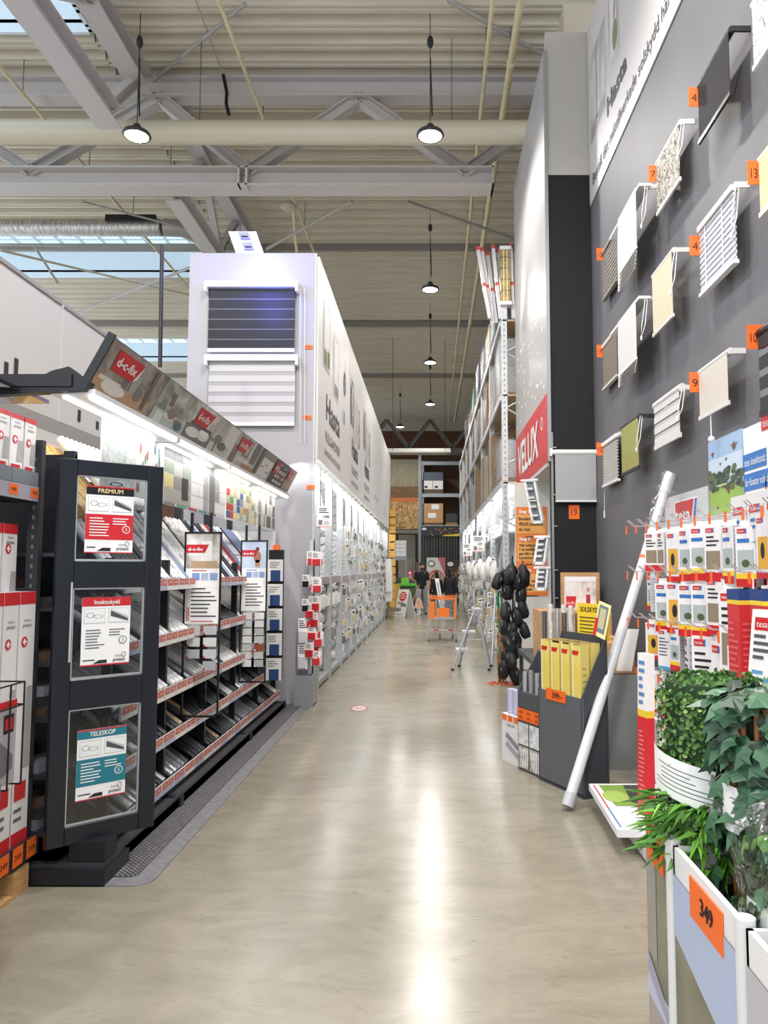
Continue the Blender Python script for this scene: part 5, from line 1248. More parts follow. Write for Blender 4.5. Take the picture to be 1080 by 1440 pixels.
# red upright boxes and red standing strip
def redcol(px, ytop, ybot, X, w, d, lab, cap=True):
    p_ = at_x(px, ytop, X); zb_ = ybot
    F = FRt(X, p_.y, zb_); H = p_.z - zb_
    q = MB().fb(F, 0, 0, -d, w, H, 0, P('#cf2f35', .4)); 
    if cap: q.fb(F, -.001, H - .05, -d, w + .001, H, .001, P('#1d3f7c')); q.fb(F, -.001, H - .07, -d, w + .001, H - .05, .001, YELLOW)
    q.lines(F, .01, H * .1, w - .01, H * .85, 26, P('#e05a5c'), .003, .4, rg=hk)
    Fs = Fr(F.p(w, 0, 0), -F.n, F.v); q.lines(Fs, .01, H * .1, d - .01, H * .85, 26, P('#e05a5c'), .002, .4, rg=hk)
    solo(q, 'red_carton', lab, 'carton', F.o)
redcol(1022, 828, .5, 1.42, .14, .1, 'tall red carton with yellow band on the pegboard display, farther one')
redcol(1054, 828, .5, 1.42, .14, .1, 'tall red carton with yellow band on the pegboard display, nearer one')
pb1 = at_z(897, 1160, .09); 
Fz = Fr(pb1, V((.25, -.97, 0)), V((.02, 0, 1)))
q = MB().fb(Fz, 0, 0, -.05, .1, .62, 0, P('#d42a33', .4)); q.lines(Fz, .015, .05, .085, .55, 20, P('#eb7a7c'), .002, .4, rg=hk); q.fb(Fz, 0, .62, -.05, .1, .66, 0, YELLOW); q.fb(Fz, 0, .66, -.05, .1, .98, 0, PAPER); q.lines(Fz, .015, .68, .085, .95, 6, P('#5d8ac0'), .002, .5, rg=hk)
solo(q, 'red_strip_carton', 'slim red and white carton standing on the poster tray behind the ivy', 'carton', pb1)
# leaning white carton with tesa in front
p_ = at_x(1046, 945, 1.25); F = Fr((1.25, at_x(1046, 940, 1.25).y, .98), V((.3, -.95, 0)), V((.06, -.10, 1)))
q = MB().fb(F, 0, 0, -.03, .14, .42, 0, PAPER); q.fr(F, .02, .34, .1, .39, .002, RED); q.text(F, 'tesa', .06, .352, .026, WHITE, .003, w=.06); q.fr(F, .1, .34, .12, .39, .002, BLUE); q.lines(F, .02, .22, .12, .33, 4, P('#55585e'), .002, .5, rg=hk); q.lines(F, .02, .05, .12, .19, 5, P('#5d9ac9'), .002, .5, rg=hk)
solo(q, 'leaning_carton', 'white insect stop carton tilted in front of the red cartons', 'carton', F.o)
# boxed packs on top right (square white cartons)
for k in range(3):
    X = 1.62; y = at_x(1028 + 0, 715, X).y - k * .2
    F = FRt(X, y, 1.70); q = MB().fb(F, 0, 0, -.1, .18, .24, 0, P('#dcdadb', .45)); q.fr(F, .03, .14, .13, .18, .002, RED); q.fr(F, .13, .14, .15, .18, .002, BLUE); q.text(F, 'tesa', .08, .148, .022, WHITE, .003, w=.06); q.lines(F, .04, .05, .14, .12, 2, BLUE, .002, .45)
    solo(q, 'tape_carton', 'square white tape carton at the right edge, ' + ['farthest of three', 'middle of three', 'nearest of three'][k], 'carton', F.o)
    q = MB().cyl((XB, y - .09, 1.69), (X - .02, y - .09, 1.69), .005, CHROME, 6); q.build('hook', TS)
# insect poster tray lying on the base
c1 = at_z(828, 1102, .16); c2 = at_z(868, 1167, .16)
t = thing('poster_tray', 'white tray showing a green lawn picture on the display base', 'tray', (1.3, 4.6, .1))
x0 = c1.x; MB().prism(Fr((0, 0, 0), X_, Y_), [(c1.x, c1.y), (c2.x, c2.y), (1.9, c2.y), (1.9, c1.y)], .12, .16, P('#e9e9ec', .4)).build('tray_body', t)
def tp_(px, py): p = at_z(px, py, .1625); return (p.x, p.y)
Ft = Fr((0, 0, 0), X_, Y_)
q = MB().fpoly(Ft, [tp_(842, 1104), tp_(920, 1104), tp_(920, 1133), tp_(866, 1133)], .1625, P('#7fa045')); q.fpoly(Ft, [tp_(876, 1104), tp_(920, 1104), tp_(920, 1133), tp_(888, 1128)], .1632, P('#3e4440'))
q.disc(Ft, tp_(866, 1120)[0], tp_(866, 1120)[1], .08, .12, .1638, P('#a3bd5f'), 16)
q.fpoly(Ft, [tp_(834, 1104), tp_(835.5, 1104), tp_(857, 1137), tp_(855, 1137)], .1635, RED); q.fpoly(Ft, [tp_(855, 1137), tp_(857, 1137), tp_(874, 1163), tp_(872, 1163)], .1635, BLUE)
q.build('print', t)
# hanging hooks end panel: grey metal bin and stuff behind
SG = noisy('brushed_grey_panel', [(0.4, '#8d9092'), (0.6, '#a4a7a9')], nscale=1.2, rough=.35, metal=.3)
yb_ = at_x(846, 1110, 1.26).y
t = thing('metal_bin', 'plain grey metal bin behind the leaning plastic tube', 'bin', (1.5, 5.35, 0))
MB().box(1.36, 5.95, .0, 1.74, 6.25, .73, SG).build('body', t); MB().box(1.37, 5.96, .73, 1.73, 6.24, .745, P('#7d5b3a')).build('rim', t)
solo(MB().fb(Fr((1.50, 6.1, .745), V((.9, -.3, 0)), V((.2, 0, 1))), 0, 0, 0, .12, .34, .02, PAPER), 'leaflet_pack', 'white pack sticking up out of the grey metal bin', 'pack', (1.5, 6.1, .745))

# leaning wrapped tube
pt = at_x(942, 668, 1.93); pb2 = at_z(798, 1133, .03)
t = thing('plastic_tube', 'long white wrapped tube leaning from the floor to the sample wall', 'tube', pb2)
d = (pt - pb2)
MB().cyl(pb2, pb2 + d * .96, .036, P('#d2d4d8', .25), 16).build('tube_body', t)
MB().cyl(pb2 - d * .002, pb2 + d * .03, .041, P('#b9bcc0', .3), 16).build('end_cap', t)
q = MB()
for k in range(3):
    a_ = pb2 + d * (.0 + .02)
MB().cyl(pb2 + d * .70, pb2 + d * .71, .039, ORANGE, 14).build('orange_band', t)
wv = []
for i in range(16):
    u = .80 + i * .0135; wv.append(pb2 + d * u)
MB().tube(wv, [.05 + .02 * math.sin(i * 1.9) + .012 * (i % 2) for i in range(16)], film('shrink_wrap', '#ffffff', .16, .15, .4), 12).build('plastic_wrap', t)
MB().cyl(pb2 + d * .93, pb2 + d * 1.0, .055, P('#c6c9cd', .3), 4).build('top_block', t)

# ---- grey display bin with yellow cartons
A = at_z(759, 1097, 0); B = at_z(821, 1125, 0); u = (B - A); Wd = u.length; u.normalize(); rz = math.atan2(u.y, u.x)
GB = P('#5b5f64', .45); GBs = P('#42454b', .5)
t = thing('display_bin', 'tall dark grey display bin holding yellow cartons', 'display bin', A, rz)
local_F = Fr(A, u, Z_); nrm = local_F.n      # faces aisle/camera
D = .22; zf = .67; zb_ = 1.09
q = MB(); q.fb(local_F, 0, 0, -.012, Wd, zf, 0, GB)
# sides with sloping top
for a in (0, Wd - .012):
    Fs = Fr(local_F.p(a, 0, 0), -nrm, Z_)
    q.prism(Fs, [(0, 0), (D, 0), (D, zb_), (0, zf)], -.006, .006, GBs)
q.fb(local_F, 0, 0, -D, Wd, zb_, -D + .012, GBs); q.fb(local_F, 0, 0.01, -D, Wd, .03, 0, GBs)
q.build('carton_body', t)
q = MB().fb(local_F, .1, .61, .001, .34, .69, .005, ORANGE); q.text(local_F, '399:-', .24, .63, .04, INK, .006, w=.12, bold=.001); q.build('price_card', t, 'orange price card')
def yellow_box():
    F = Fr((0, 0, 0), X_, Z_); w = .10; q = MB(); h = 1.0; d = .075
    YB_ = noisy('yellow_carton_print', [(0.3, '#dcc04a'), (0.5, '#e8d577'), (0.7, '#efe7b4')], scale=(1, 1, 1.2), nscale=1.6, rough=.4)
    q.fb(F, 0, 0, -d, w, h, 0, YB_); q.fb(F, .0, h * .985, -d, w, h, .0, P('#c9a368'))
    q.fr(F, 0, 0, w * .22, h, .001, P('#eadfa0', .4)); q.fr(F, w * .3, h * .12, w * .62, h * .48, .002, P('#3c3f44')); q.fr(F, 0, h * .0, w, h * .10, .0015, P('#e27a3a'))
    q.fpoly(F, [(w * .1, h * .92), (w * .7, h * .92), (w * .85, h * .95), (w * .1, h * .95)], .002, RED); q.fr(F, w * .3, h * .06, w * .9, h * .25, .0025, P('#56607a')); q.fr(F, w * .4, h * .08, w * .8, h * .2, .003, P('#b9c0cc'))
    Fs = Fr((w, 0, 0), Y_, Z_); q.fr(Fs, 0, 0, d, h, .001, P('#d9c873', .45)); q.fr(Fs, d * .15, h * .15, d * .85, h * .35, .002, P('#5b6480')); q.fr(Fs, d * .3, h * .17, d * .7, h * .28, .003, P('#c3c8d2')); q.lines(Fs, d * .2, h * .5, d * .8, h * .85, 8, P('#a69a5c'), .002, .3)
    return q.build('yellow_carton')
yb = Proto(tag(yellow_box(), 'x', 'carton'))
lab = ['front row left', 'front row middle', 'front row right', 'back row left', 'back row middle', 'back row right']
i = 0
for r_ in range(2):
    for c in range(4):
        pos = local_F.p(.015 + c * .127, 0.04, -.015 - r_ * .095)
        yb.put(pos, rz + rnd.uniform(-.02, .02), 'tall yellow carton in the dark grey display bin, ' + ['front', 'back'][r_] + ' row, ' + ['leftmost', 'second from left', 'third from left', 'rightmost'][c])
# yellow sign card + small tilted card
F = Fr(local_F.p(.20, 1.06, -D + .0), local_F.u, Z_)
q = MB().fb(F, 0, 0, 0, .36, .25, .006, YELLOW); q.text(F, 'SOLSKYDD', .16, .19, .034, INK, .007, w=.24, bold=.001); q.lines(F, .03, .03, .28, .16, 5, P('#5d5320'), .007, .35)
solo(q, 'yellow_sign', 'yellow card sign standing behind the yellow cartons', 'sign', F.o)
F = Fr(local_F.p(.46, 1.10, -D + .06), V((u.x + .1, u.y, .0)), V((.12, 0, 1))); F = Fr(F.o, (F.u * .9 + Z_ * -.25), Z_ * .97 + X_ * .2)
q = MB().fb(F, 0, 0, 0, .12, .24, .006, P('#efe3a4')); q.fr(F, .015, .03, .105, .22, .0075, P('#6f7780')); q.fr(F, .03, .06, .09, .2, .008, P('#b9b48a')); q.fr(F, 0, 0, .03, .12, .009, RED)
solo(q, 'picture_card', 'small tilted picture card on top of the yellow sign', 'card', F.o)
# second small display with tiles + silver rolls
A2 = at_z(729, 1081, 0); F2 = Fr(A2, u, Z_); 
t = thing('display_bin', 'small grey display bin with pattern squares and orange tags', 'display bin', A2, rz)
q = MB(); W2 = .31; D2 = .2
q.fb(F2, 0, 0, -D2, W2, .60, 0, DGREY); 
for a in (0,): 
    Fs = Fr(F2.p(a, 0, 0), -nrm, Z_); q.prism(Fs, [(0, .6), (D2, .6), (D2, .92)], -.006, .006, DGREY)
q.fb(F2, 0, .6, -D2, W2, .9, -D2 + .01, DGREY)
q.build('body', t)
TILE = noisy('trellis_print', [(0.45, '#b9b7b0'), (0.55, '#8e8c86')], nscale=10, rough=.5); TILE2 = noisy('marble_print', [(0.4, '#e2e2e2'), (0.6, '#b4b6b9')], nscale=8, rough=.5, dist=2)
for a in (.012, .165):
    for b_, m_ in ((.02, TILE), (.20, TILE2)):
        q = MB().fb(F2, a, b_, 0, a + .135, b_ + .165, .003, m_)
        if m_ is TILE:
            for k in range(4):
                for s_ in (1, -1):
                    pa_ = F2.p(a + .02 + k * .035, b_ + (.01 if s_ > 0 else .15), .004); pb_ = F2.p(a + .055 + k * .022, b_ + (.15 if s_ > 0 else .01), .004); q.cyl(pa_, pb_, .0025, WHITE, 4)
        q.build('pattern_square', t)
MB().fb(F2, .01, .48 - .0, 0, W2 - .01, .59, .003, P('#4e4f52')).build('photo_strip', t)
q = MB()
q.fb(F2, 0, .385, .001, W2, .475, .006, ORANGE)
for k in range(3):
    for j in range(2): q.text(F2, '99:-', .06 + k * .11, .395 + j * .04, .025, INK, .007, w=.06)
q.build('price_cards', t, 'orange price cards')
for k in range(7):
    m_ = [P('#b9bbbf', .25, .5), TILE2, P('#8b8d90', .3), P('#dcdcdc', .3)][k % 4]
    pz_ = F2.p(.03 + k * .043, .5, -.05 - .03 * (k % 2)); solo(MB().cyl(pz_, pz_ + V((0, 0, .25 + .01 * (k % 3))), .02, m_, 10), 'foil_roll', ['silver', 'marbled', 'grey', 'white'][k % 4] + ' foil roll in the front of the small display bin', 'roll', pz_, ['silver', 'marbled', 'grey', 'white'][k % 4] + ' foil rolls in the small bin')
for k in range(10):
    m_ = [P('#55575b', .3), P('#b9bbbf', .25, .5), TILE2][k % 3]
    base = F2.p(.0 + k * .045, .02, -D2 - .06 - .03 * (k % 2)); hgt = 1.2 + .03 * (k % 3)
    solo(MB().cyl(base, base + V((-.0, 0, hgt)), .02, m_, 10), 'tall_roll', ['dark', 'silver', 'marbled'][k % 3] + ' tall roll standing behind the small display bin', 'roll', base, ['dark', 'silver', 'marbled'][k % 3] + ' tall rolls behind the small bin')
# white carton box with lilac rolls
A3 = at_z(706, 1068, 0); F3 = Fr(A3, u, Z_)
t = thing('display_box', 'small white display box with orange tags nearest the aisle middle', 'display box', A3, rz)
q = MB().fb(F3, 0, 0, -.2, .28, .38, 0, P('#dedce0', .5)); q.fpoly(F3, [(.06, .2), (.24, .12), (.26, .16), (.08, .24)], .002, P('#8d8790')); q.fpoly(F3, [(.06, .13), (.24, .05), (.26, .09), (.08, .17)], .002, P('#a59fa6')); q.text(F3, 'rullgardin', .14, .29, .02, INK, .002, w=.12); q.build('carton_body', t)
q = MB()
for k in range(3): q.fr(F3, .01 + k * .09, .33, .08 + k * .09, .375, .003, ORANGE)
q.build('price_tags', t, 'orange price tags')
for k in range(3): 
    pz_ = F3.p(.05 + k * .085, .385, -.07); solo(MB().cyl(pz_, pz_ + V((0, 0, .19)), .038, P('#b9b9d2', .4), 14), 'lilac_roll', 'pale lilac roll in the small white display box, ' + ['left', 'middle', 'right'][k], 'roll', pz_)
# cardboard boxes and photo carton behind
def cbox(x0, x1, y, yt, ybm, d, lab, m=CARD, name='cardboard_box'):
    a = at_y(x0, ybm, y); b_ = at_y(x1, yt, y)
    q = MB().box(a.x, y, a.z, b_.x, y + d, b_.z, m); q.box(a.x, y - .001, (a.z + b_.z) / 2 - .0, b_.x, y, (a.z + b_.z) / 2 + .004, P('#8f6c44'))
    return solo(q, name, lab, 'box', (a.x, y, a.z))
tb = at_y(800, 950, 6.7)
t = thing('stock_table', 'low dark stand behind the yellow cartons carrying cardboard boxes', 'stand', (1.5, 6.8, 0))
zt_ = at_y(800, 945, 6.6).z
MB().box(1.0, 6.6, zt_ - .05, 2.05, 8.6, zt_, P('#3c3e42')).build('top', t)
for x in (1.03, 2.0):
    for y in (6.63, 8.55): MB().box(x - .02, y - .02, 0, x + .02, y + .02, zt_ - .05, P('#3c3e42')).build('leg', t)
cbox(845, 872, 6.62, 918, 945, .5, 'brown cardboard box right behind the leaning tube, lowest of the stack')
def onbox(x0, x1, y, zb2, yt, d, lab, m=CARD, name='cardboard_box'):
    a = at_y(x0, 900, y); b_ = at_y(x1, yt, y)
    return solo(MB().box(a.x, y, zb2, b_.x, y + d, b_.z, m).box(a.x + .02, y - .002, zb2 + .02, a.x + .08, y, zb2 + .05, INK), name, lab, 'box', (a.x, y, zb2)), b_.z
_, z2 = onbox(762, 860, 7.2, zt_, 860, .6, 'wide flat brown cardboard box behind the yellow sign')
_, z3 = onbox(825, 872, 7.0 - .35, zt_ + (at_y(845, 918, 6.6).z - zt_), 897, .3, 'brown cardboard box with small black print, on the lowest box')
onbox(845, 892, 6.3, 0.0, 905, .28, 'tall brown cardboard box on the floor beside the grey bin')
# open carton box holding picture
a = at_y(791, 805, 7.9); b_ = at_y(847, 865, 7.9)
q = MB().box(a.x, 8.0, zt_, b_.x, 8.03, a.z, CARD).box(a.x, 7.8, zt_, a.x + .01, 8.0, a.z - .1, CARD)
solo(q, 'open_carton', 'open brown carton with raised flap against the dark stub wall', 'box', (a.x, 8, zt_))
a = at_y(797, 905, 7.6); b_ = at_y(838, 811, 7.6); F = FC(a.x, 7.6, zt_ + .0); w_ = b_.x - a.x; h_ = b_.z - zt_
q = MB().fb(F, 0, 0, -.1, w_, h_, 0, PAPER); q.fr(F, 0, 0, w_, h_, .001, photo('photo_terrace', '#8a8078', '#cfc8c0', '#ebe9e6', 5))
q.fpoly(F, [(0, h_ * .62), (w_ * .28, h_ * .62), (w_ * .34, h_ * .76), (0, h_ * .76)], .003, RED); q.text(F, 'd-c-fix', w_ * .15, h_ * .66, .035, WHITE, .004, w=w_ * .24)
q.fr(F, w_ * .66, h_ * .45, w_ * .8, h_ * .78, .003, P('#b0303a')); q.disc(F, w_ * .73, h_ * .84, .016, .022, .003, P('#b98a70'), 12); q.fr(F, w_ * .67, h_ * .3, w_ * .79, h_ * .45, .003, P('#2f3d6b')); q.fr(F, w_ * .45, h_ * .3, w_ * .49, h_, .0025, WHITE); q.fr(F, w_ * .3, h_ * .35, w_ * .42, h_ * .6, .003, P('#8b5a4a')); q.fr(F, 0, h_ * .94, w_, h_, .0032, P('#eceaf0'))
solo(q, 'photo_carton', 'white printed carton showing a person in red at a glass door', 'carton', F.o)
solo(MB().box(1.62, 9.0, 0, 1.98, 9.3, 1.42, DGREY).box(1.62, 8.99, 1.38, 1.98, 9.0, 1.42, P('#3a3c40')), 'grey_cabinet', 'dark grey cabinet in the wall corner behind the photo carton', 'cabinet', (1.8, 9.1, 0))

# ---- black bags bundle and green net cord
t0 = at_y(722, 810, 10.2)
q = MB().box(-.006, -.01, 0, .006, .01, 1.62, P('#2c6a48'))
st = thing('hook_stand', 'slim strip hung with black bags beside the beige panel', 'hook strip', (1.13, 10.28, .1))
MB().cyl((1.13, 10.28, 0.02), (1.13, 10.28, 1.75), .012, BLACK, 8).cyl((1.05, 10.28, 0.0), (1.21, 10.28, 0.02), .02, BLACK, 8).build('pole', st)
bagm = P('#131418', .55)
q = MB().lathe((0, 0, 0), [(.0, -.24), (.05, -.24), (.075, -.2), (.08, -.1), (.07, -.04), (.035, 0), (.012, .02), (0, .02)], bagm, 14, sx=1, sy=.8)
bt = thing('black_bag', 'x', 'bag', (0, 0, 0)); q.build('pouch', bt)
MB().tube([(0, 0, .01), (.012, 0, .045), (-.008, 0, .075)], .005, P('#2a2b30'), 6).build('strap', bt); MB().box(-.006, -.068, -.12, .006, -.064, -.07, P('#8b8b90')).build('care_label', bt)
bags = Proto(bt); k = 0
bl = random.Random(2)
for zi, z in enumerate((1.66, 1.60, 1.38, 1.14, .96, .76, .56, .36)):
    for j in range([4, 4, 3, 3, 3, 3, 3, 2][zi]):
        dx = (j - 1.2) * .09 + bl.uniform(-.03, .03); dx += .03 if zi in (3, 4) else 0
        bags.put((1.12 + dx + bl.uniform(-.03, .03), 10.22 - bl.uniform(0, .12) - .02 * j, z - .04 + bl.uniform(-.06, .06)), (R(bl.uniform(-15, 15)), R(bl.uniform(-26, 26)), bl.uniform(-1.2, 1.2)), 'black fabric bag in the hanging bundle beside the beige panel, %s tier' % ['topmost', 'second', 'third', 'fourth', 'fifth', 'sixth', 'seventh', 'lowest'][zi], 'black bags of the %s tier' % ['topmost', 'second', 'third', 'fourth', 'fifth', 'sixth', 'seventh', 'lowest'][zi])
t = thing('net_cords', 'green and orange net cords hanging behind the black bags', 'net', (1.0, 10.35, 0))
for m_, s_, nm in ((P('#2c8a56', .6), 1, 'green cords'), (P('#e0562a', .6), 2, 'orange cords')):
    q = MB(); g = random.Random(s_)
    for k in range(10):
        x = .98 + g.uniform(-.05, .06); pts = []
        for i in range(12): pts.append((x + g.uniform(-.02, .02) + (0 if i else 0), 10.35 + g.uniform(-.03, .03), (1.25 if s_ == 1 else 1.0) * (1 - i / 11) + .02))
        q.tube(pts, .005, m_, 5)
    if s_ == 2:
        for k in range(26): x = .92 + g.uniform(-.12, .25); y = 10.3 + g.uniform(-.12, .1); q.tube([(x, y, .01), (x + g.uniform(-.05, .05), y + g.uniform(-.05, .05), .03), (x + g.uniform(-.08, .08), y, .01)], .006, m_, 5)
    q.build('cord_net', t, nm)

# ---- right racking
t = thing('pallet_racking', 'tall light grey racking on the right beyond the red sign', 'racking', (1.7, 22, 0))
YR0, YR1 = 12.95, 33.0
rys = [12.95, 15.6, 18.3, 21.0, 23.7, 26.4, 29.1, 31.8]
for y in rys:
    for x in (1.26, 2.25):
        q = MB().box(x, y, 0, x + .1, y + .09, 6.25, GALV)
        if x < 2:
            for k in range(60): q.fr(FC(x + .05, y - .001, .1 + k * .1), -.01, -.018, .01, .018, 0, P('#777a7d'))
        q.build('upright', t)
    q = MB()
    for k in range(6): q.cyl((1.33, y + .04, .4 + k), (2.25, y + .04, .9 + k), .018, GALV, 6).cyl((2.25, y + .04, .9 + k), (1.33, y + .04, 1.4 + k), .018, GALV, 6)
    q.build('brace', t)
for z in (3.0, 4.55, 5.9):
    for i in range(len(rys) - 1): MB().box(1.24, rys[i] + .1, z, 1.28, rys[i + 1], z + .12, GALV).build('beam', t)
    MB().box(1.28, YR0, z + .06, 2.3, YR1, z + .09, P('#b99c78' if z > 3.5 else '#dcdcda')).build('deck', t)
MB().box(1.22, YR0 + .1, 1.40, 1.26, YR1, 1.5, P('#a99e9c')).build('price_rail', t)
MB().box(2.32, YR0, 0, 2.36, YR1, 3.0, P('#dcdddd')).build('back_panel', t)
MB().box(1.3, YR0, .03, 2.3, YR1, .1, P('#a3a6a8')).build('base_shelf', t)
yy = 13.6
for z in (2.2,): MB().box(1.35, YR0 + .1, z, 2.3, YR1, z + .03, GALV).build('shelf', t)
for y in (14.3, 17, 19.6, 22.3, 25, 28): area((1.55, y, 2.92), (0, 0, 0), .2, 2.0, 15, (1, 1, 1), 'bay_strip')
t2 = thing('strip_light', 'row of bright strip lights under the lowest pallet level on the right', 'lamp', (1.4, 20, 2.94))
for y in (13.3, 16, 18.7, 21.4, 24.1, 26.8): MB().box(1.32, y, 2.94, 1.5, y + 2.1, 2.99, emit('#ffffff', 5)).build('tube', t2)
WRAP = film('stretch_wrap', '#f4f4f4', .30, .1, 1.0)
CARDD = noisy('dark_cardboard', [(0.3, '#a07a4c'), (0.7, '#b98f5e')], nscale=4, rough=.7)
def pallet_load(y, z, h, m, lab, wrap=True, w=.9, L=1.0, name='pallet_load'):
    t = thing(name, lab, 'pallet load', (1.35, y, z))
    q = MB(); q.box(1.27, y, z, 1.27 + w, y + L, z + .03, WOODM).box(1.27, y, z + .1, 1.27 + w, y + L, z + .13, WOODM)
    for yy in (y, y + L / 2 - .05, y + L - .1): q.box(1.27, yy, z + .03, 1.27 + w, yy + .1, z + .1, WOODM)
    q.build('pallet', t)
    nz = max(1, int(h / .35)); 
    for j in range(nz):
        for i in range(2):
            MB().box(1.29, y + .02 + i * (L / 2), z + .13 + j * h / nz, 1.27 + w - .02, y + L / 2 - .01 + i * (L / 2), z + .13 + (j + 1) * h / nz - .006, m).build('carton', t)
    if wrap: MB().box(1.262, y - .01, z + .02, 1.28 + w, y + L + .01, z + .15 + h, WRAP).build('stretch_film', t)
    return t
z56 = 5.99; z46 = 4.64; z31 = 3.09
loads = [(14.4, z56, .95, P('#25304c', .5), 'dark blue wrapped load on the top rack level beyond the leaning profiles'), (15.9, z56, .75, P('#c8b9a4'), 'pale wrapped load on the top rack level, second'),
         (17.4, z56, .9, P('#2a3350', .5), 'navy carton load on the top rack level, third'), (19.4, z56, .9, P('#26406c', .5), 'blue carton load on the top rack level, fourth'), (21.5, z56, .75, P('#3c7a4c', .5), 'green carton load on the top rack level, fifth'),
         (23.6, z56, .5, CARDD, 'brown wrapped load on the top rack level, sixth'), (26.0, z56, .8, P('#5e5a58'), 'grey wrapped load on the top rack level, farthest'),
         (13.3, z46, 1.0, P('#dcd9d6'), 'white printed carton load on the middle rack level beside the tall sign'), (14.9, z46, .9, P('#bcbab8'), 'silvery wrapped load on the middle rack level, second'), (16.7, z46, 1.05, CARDD, 'brown carton stack strapped on the middle rack level'), (19.0, z46, .95, P('#b39a78'), 'tan wrapped load on the middle rack level, fourth'), (21.4, z46, 1.0, P('#4d5a6c'), 'blue grey wrapped load on the middle rack level, fifth'), (24.2, z46, .9, CARDD, 'brown wrapped load on the middle rack level, farthest'),
         (13.4, z31, .7, P('#e2e1df'), 'white wrapped load on the lower rack level beside the tall sign'), (15.2, z31, 1.1, CARDD, 'brown wrapped load on the lower rack level, second'), (17.3, z31, 1.0, P('#cdb490'), 'tan wrapped load on the lower rack level, third'), (20.2, z31, 1.1, CARDD, 'brown wrapped load on the lower rack level, fourth'), (23.2, z31, 1.0, P('#c9c6c0'), 'pale wrapped load on the lower rack level, farthest')]
for y, z, h, m_, lab in loads: pallet_load(y, z, h, m_, lab)
# tall items on top
g = random.Random(8)
pr = Proto(tag(MB().box(-.03, -.03, 0, .03, .03, 1.35, P('#c9c6c8', .3)).box(-.031, -.031, 1.28, .031, .031, 1.352, P('#c8453a')).box(-.031, -.031, .6, .031, .031, .66, P('#c8453a')).build('long_profile'), 'x', 'profile'))
for k in range(7): pr.put((1.06 + .07 * k - .02 * (k % 2), 13.0 + .12 * (k % 3), 6.02), (R(g.uniform(-2, 2)), R(-9 + k * 1.2), 0), 'long grey profile with red caps standing upright on the rack top', 'red-capped profiles on the rack top')
t = thing('wrapped_bundle', 'upright ochre bundle with white end caps on the rack top', 'bundle', (1.35, 12.95, 6.2))
MB().box(1.26, 12.9, 6.3, 1.42, 13.05, 7.25, noisy('ochre_bundle', [(0.4, '#8e7a3c'), (0.6, '#b49b54')], scale=(4, 4, 12), nscale=3, rough=.5)).build('bundle', t)
MB().box(1.24, 12.88, 6.24, 1.44, 13.07, 6.3, WHITE).build('end_cap', t); MB().box(1.24, 12.88, 7.25, 1.44, 13.07, 7.31, WHITE).build('end_cap', t)
q = MB()
for z in (6.5, 6.7, 6.9, 7.1): q.box(1.255, 12.895, z, 1.425, 13.055, z + .012, P('#3c3a30'))
for x in (1.3, 1.36): q.box(x, 12.893, 6.3, x + .012, 12.9, 7.25, P('#e3dfd0'))
q.build('strap', t)
# the same blister packs again, hung on the right far bays
RP = [Proto(tag(packmesh(.1, .22, .04, PAPER, c, name='blister_pack_right'), 'x', 'hanging pack')) for c in (P('#d0d0cf', .3), P('#9a9a9c', .3), P('#c9b58c', .5), P('#70767e', .4))]
def rbay(y): return ['nearest the beige panel', 'around the standing ladder', 'level with the orange trolley', 'beyond the orange trolley'][0 if y < 14.5 else 1 if y < 17 else 2 if y < 20 else 3]
y = 13.1
while y < 30:
    for k, z in enumerate((.35, .6, .86, 1.1, 1.34, 1.75)):
        if g.random() < .15: continue
        c = g.randrange(4)
        RP[c].put((1.21 + g.uniform(-.04, .05), y + g.uniform(-.1, .1), z + g.uniform(0, .06)), PI + g.uniform(-.9, .9), ['white', 'grey', 'beige', 'dark grey'][c] + ' pack hanging in the right racking ' + rbay(y), ['white', 'grey', 'beige', 'dark grey'][c] + ' packs hanging ' + rbay(y), (1.5, g.uniform(.8, 1.8), g.uniform(.8, 1.4)))
    y += .42
rp2 = Proto(tag(MB().box(-.025, -.025, 0, .025, .025, 1.3, P('#e2e1df', .4)).build('white_profile'), 'x', 'profile'))
for k in range(22): rp2.put((1.5 + g.uniform(-.1, .2), 13.2 + k * .45, 1.5), (R(g.uniform(-6, 6)), R(g.uniform(4, 14)), 0), 'tall white profile leaning above the price rail of the right racking', 'white profiles leaning above the right price rail')
for k in range(24): rp2.put((1.45 + g.uniform(-.1, .2), 13.2 + k * .5, .1), (R(g.uniform(-5, 5)), R(g.uniform(4, 12)), 0), 'tall white profile leaning below the price rail of the right racking', 'white profiles leaning below the right price rail', (1, 1, .95))
wb = Proto(tag(MB().lathe((0, 0, 0), [(0, -.4), (.06, -.38), (.1, -.2), (.05, -.05), (.01, 0)], P('#e6e4e0', .6), 10).build('hanging_bag'), 'x', 'bag'))
for k in range(8): wb.put((1.16, 13.4 + k * 1.3, 1.72 + .1 * (k % 2)), (0, 0, k), 'white bagged fabric bundle hanging at the price rail of the right racking', 'white bagged bundles on the right racking')
# signs
p_ = at_y(665, 776, 14.0); aisle_sign(FC(p_.x, 14.0, p_.z), .215, .3, 'price_sign', 'white price sign sticking out of the right racking, nearer one', '129')
p_ = at_y(651, 782, 15.6); aisle_sign(FC(p_.x, 15.6, p_.z), .19, .26, 'price_sign', 'white price sign sticking out of the right racking, farther one', '199')
solo(MB().box(1.235, 20, 2.45, 1.24, 20.5, 3.0, P('#4b3a8c')), 'purple_card', 'small purple card on the right racking above the trolley', 'card', (1.24, 20, 2.45))
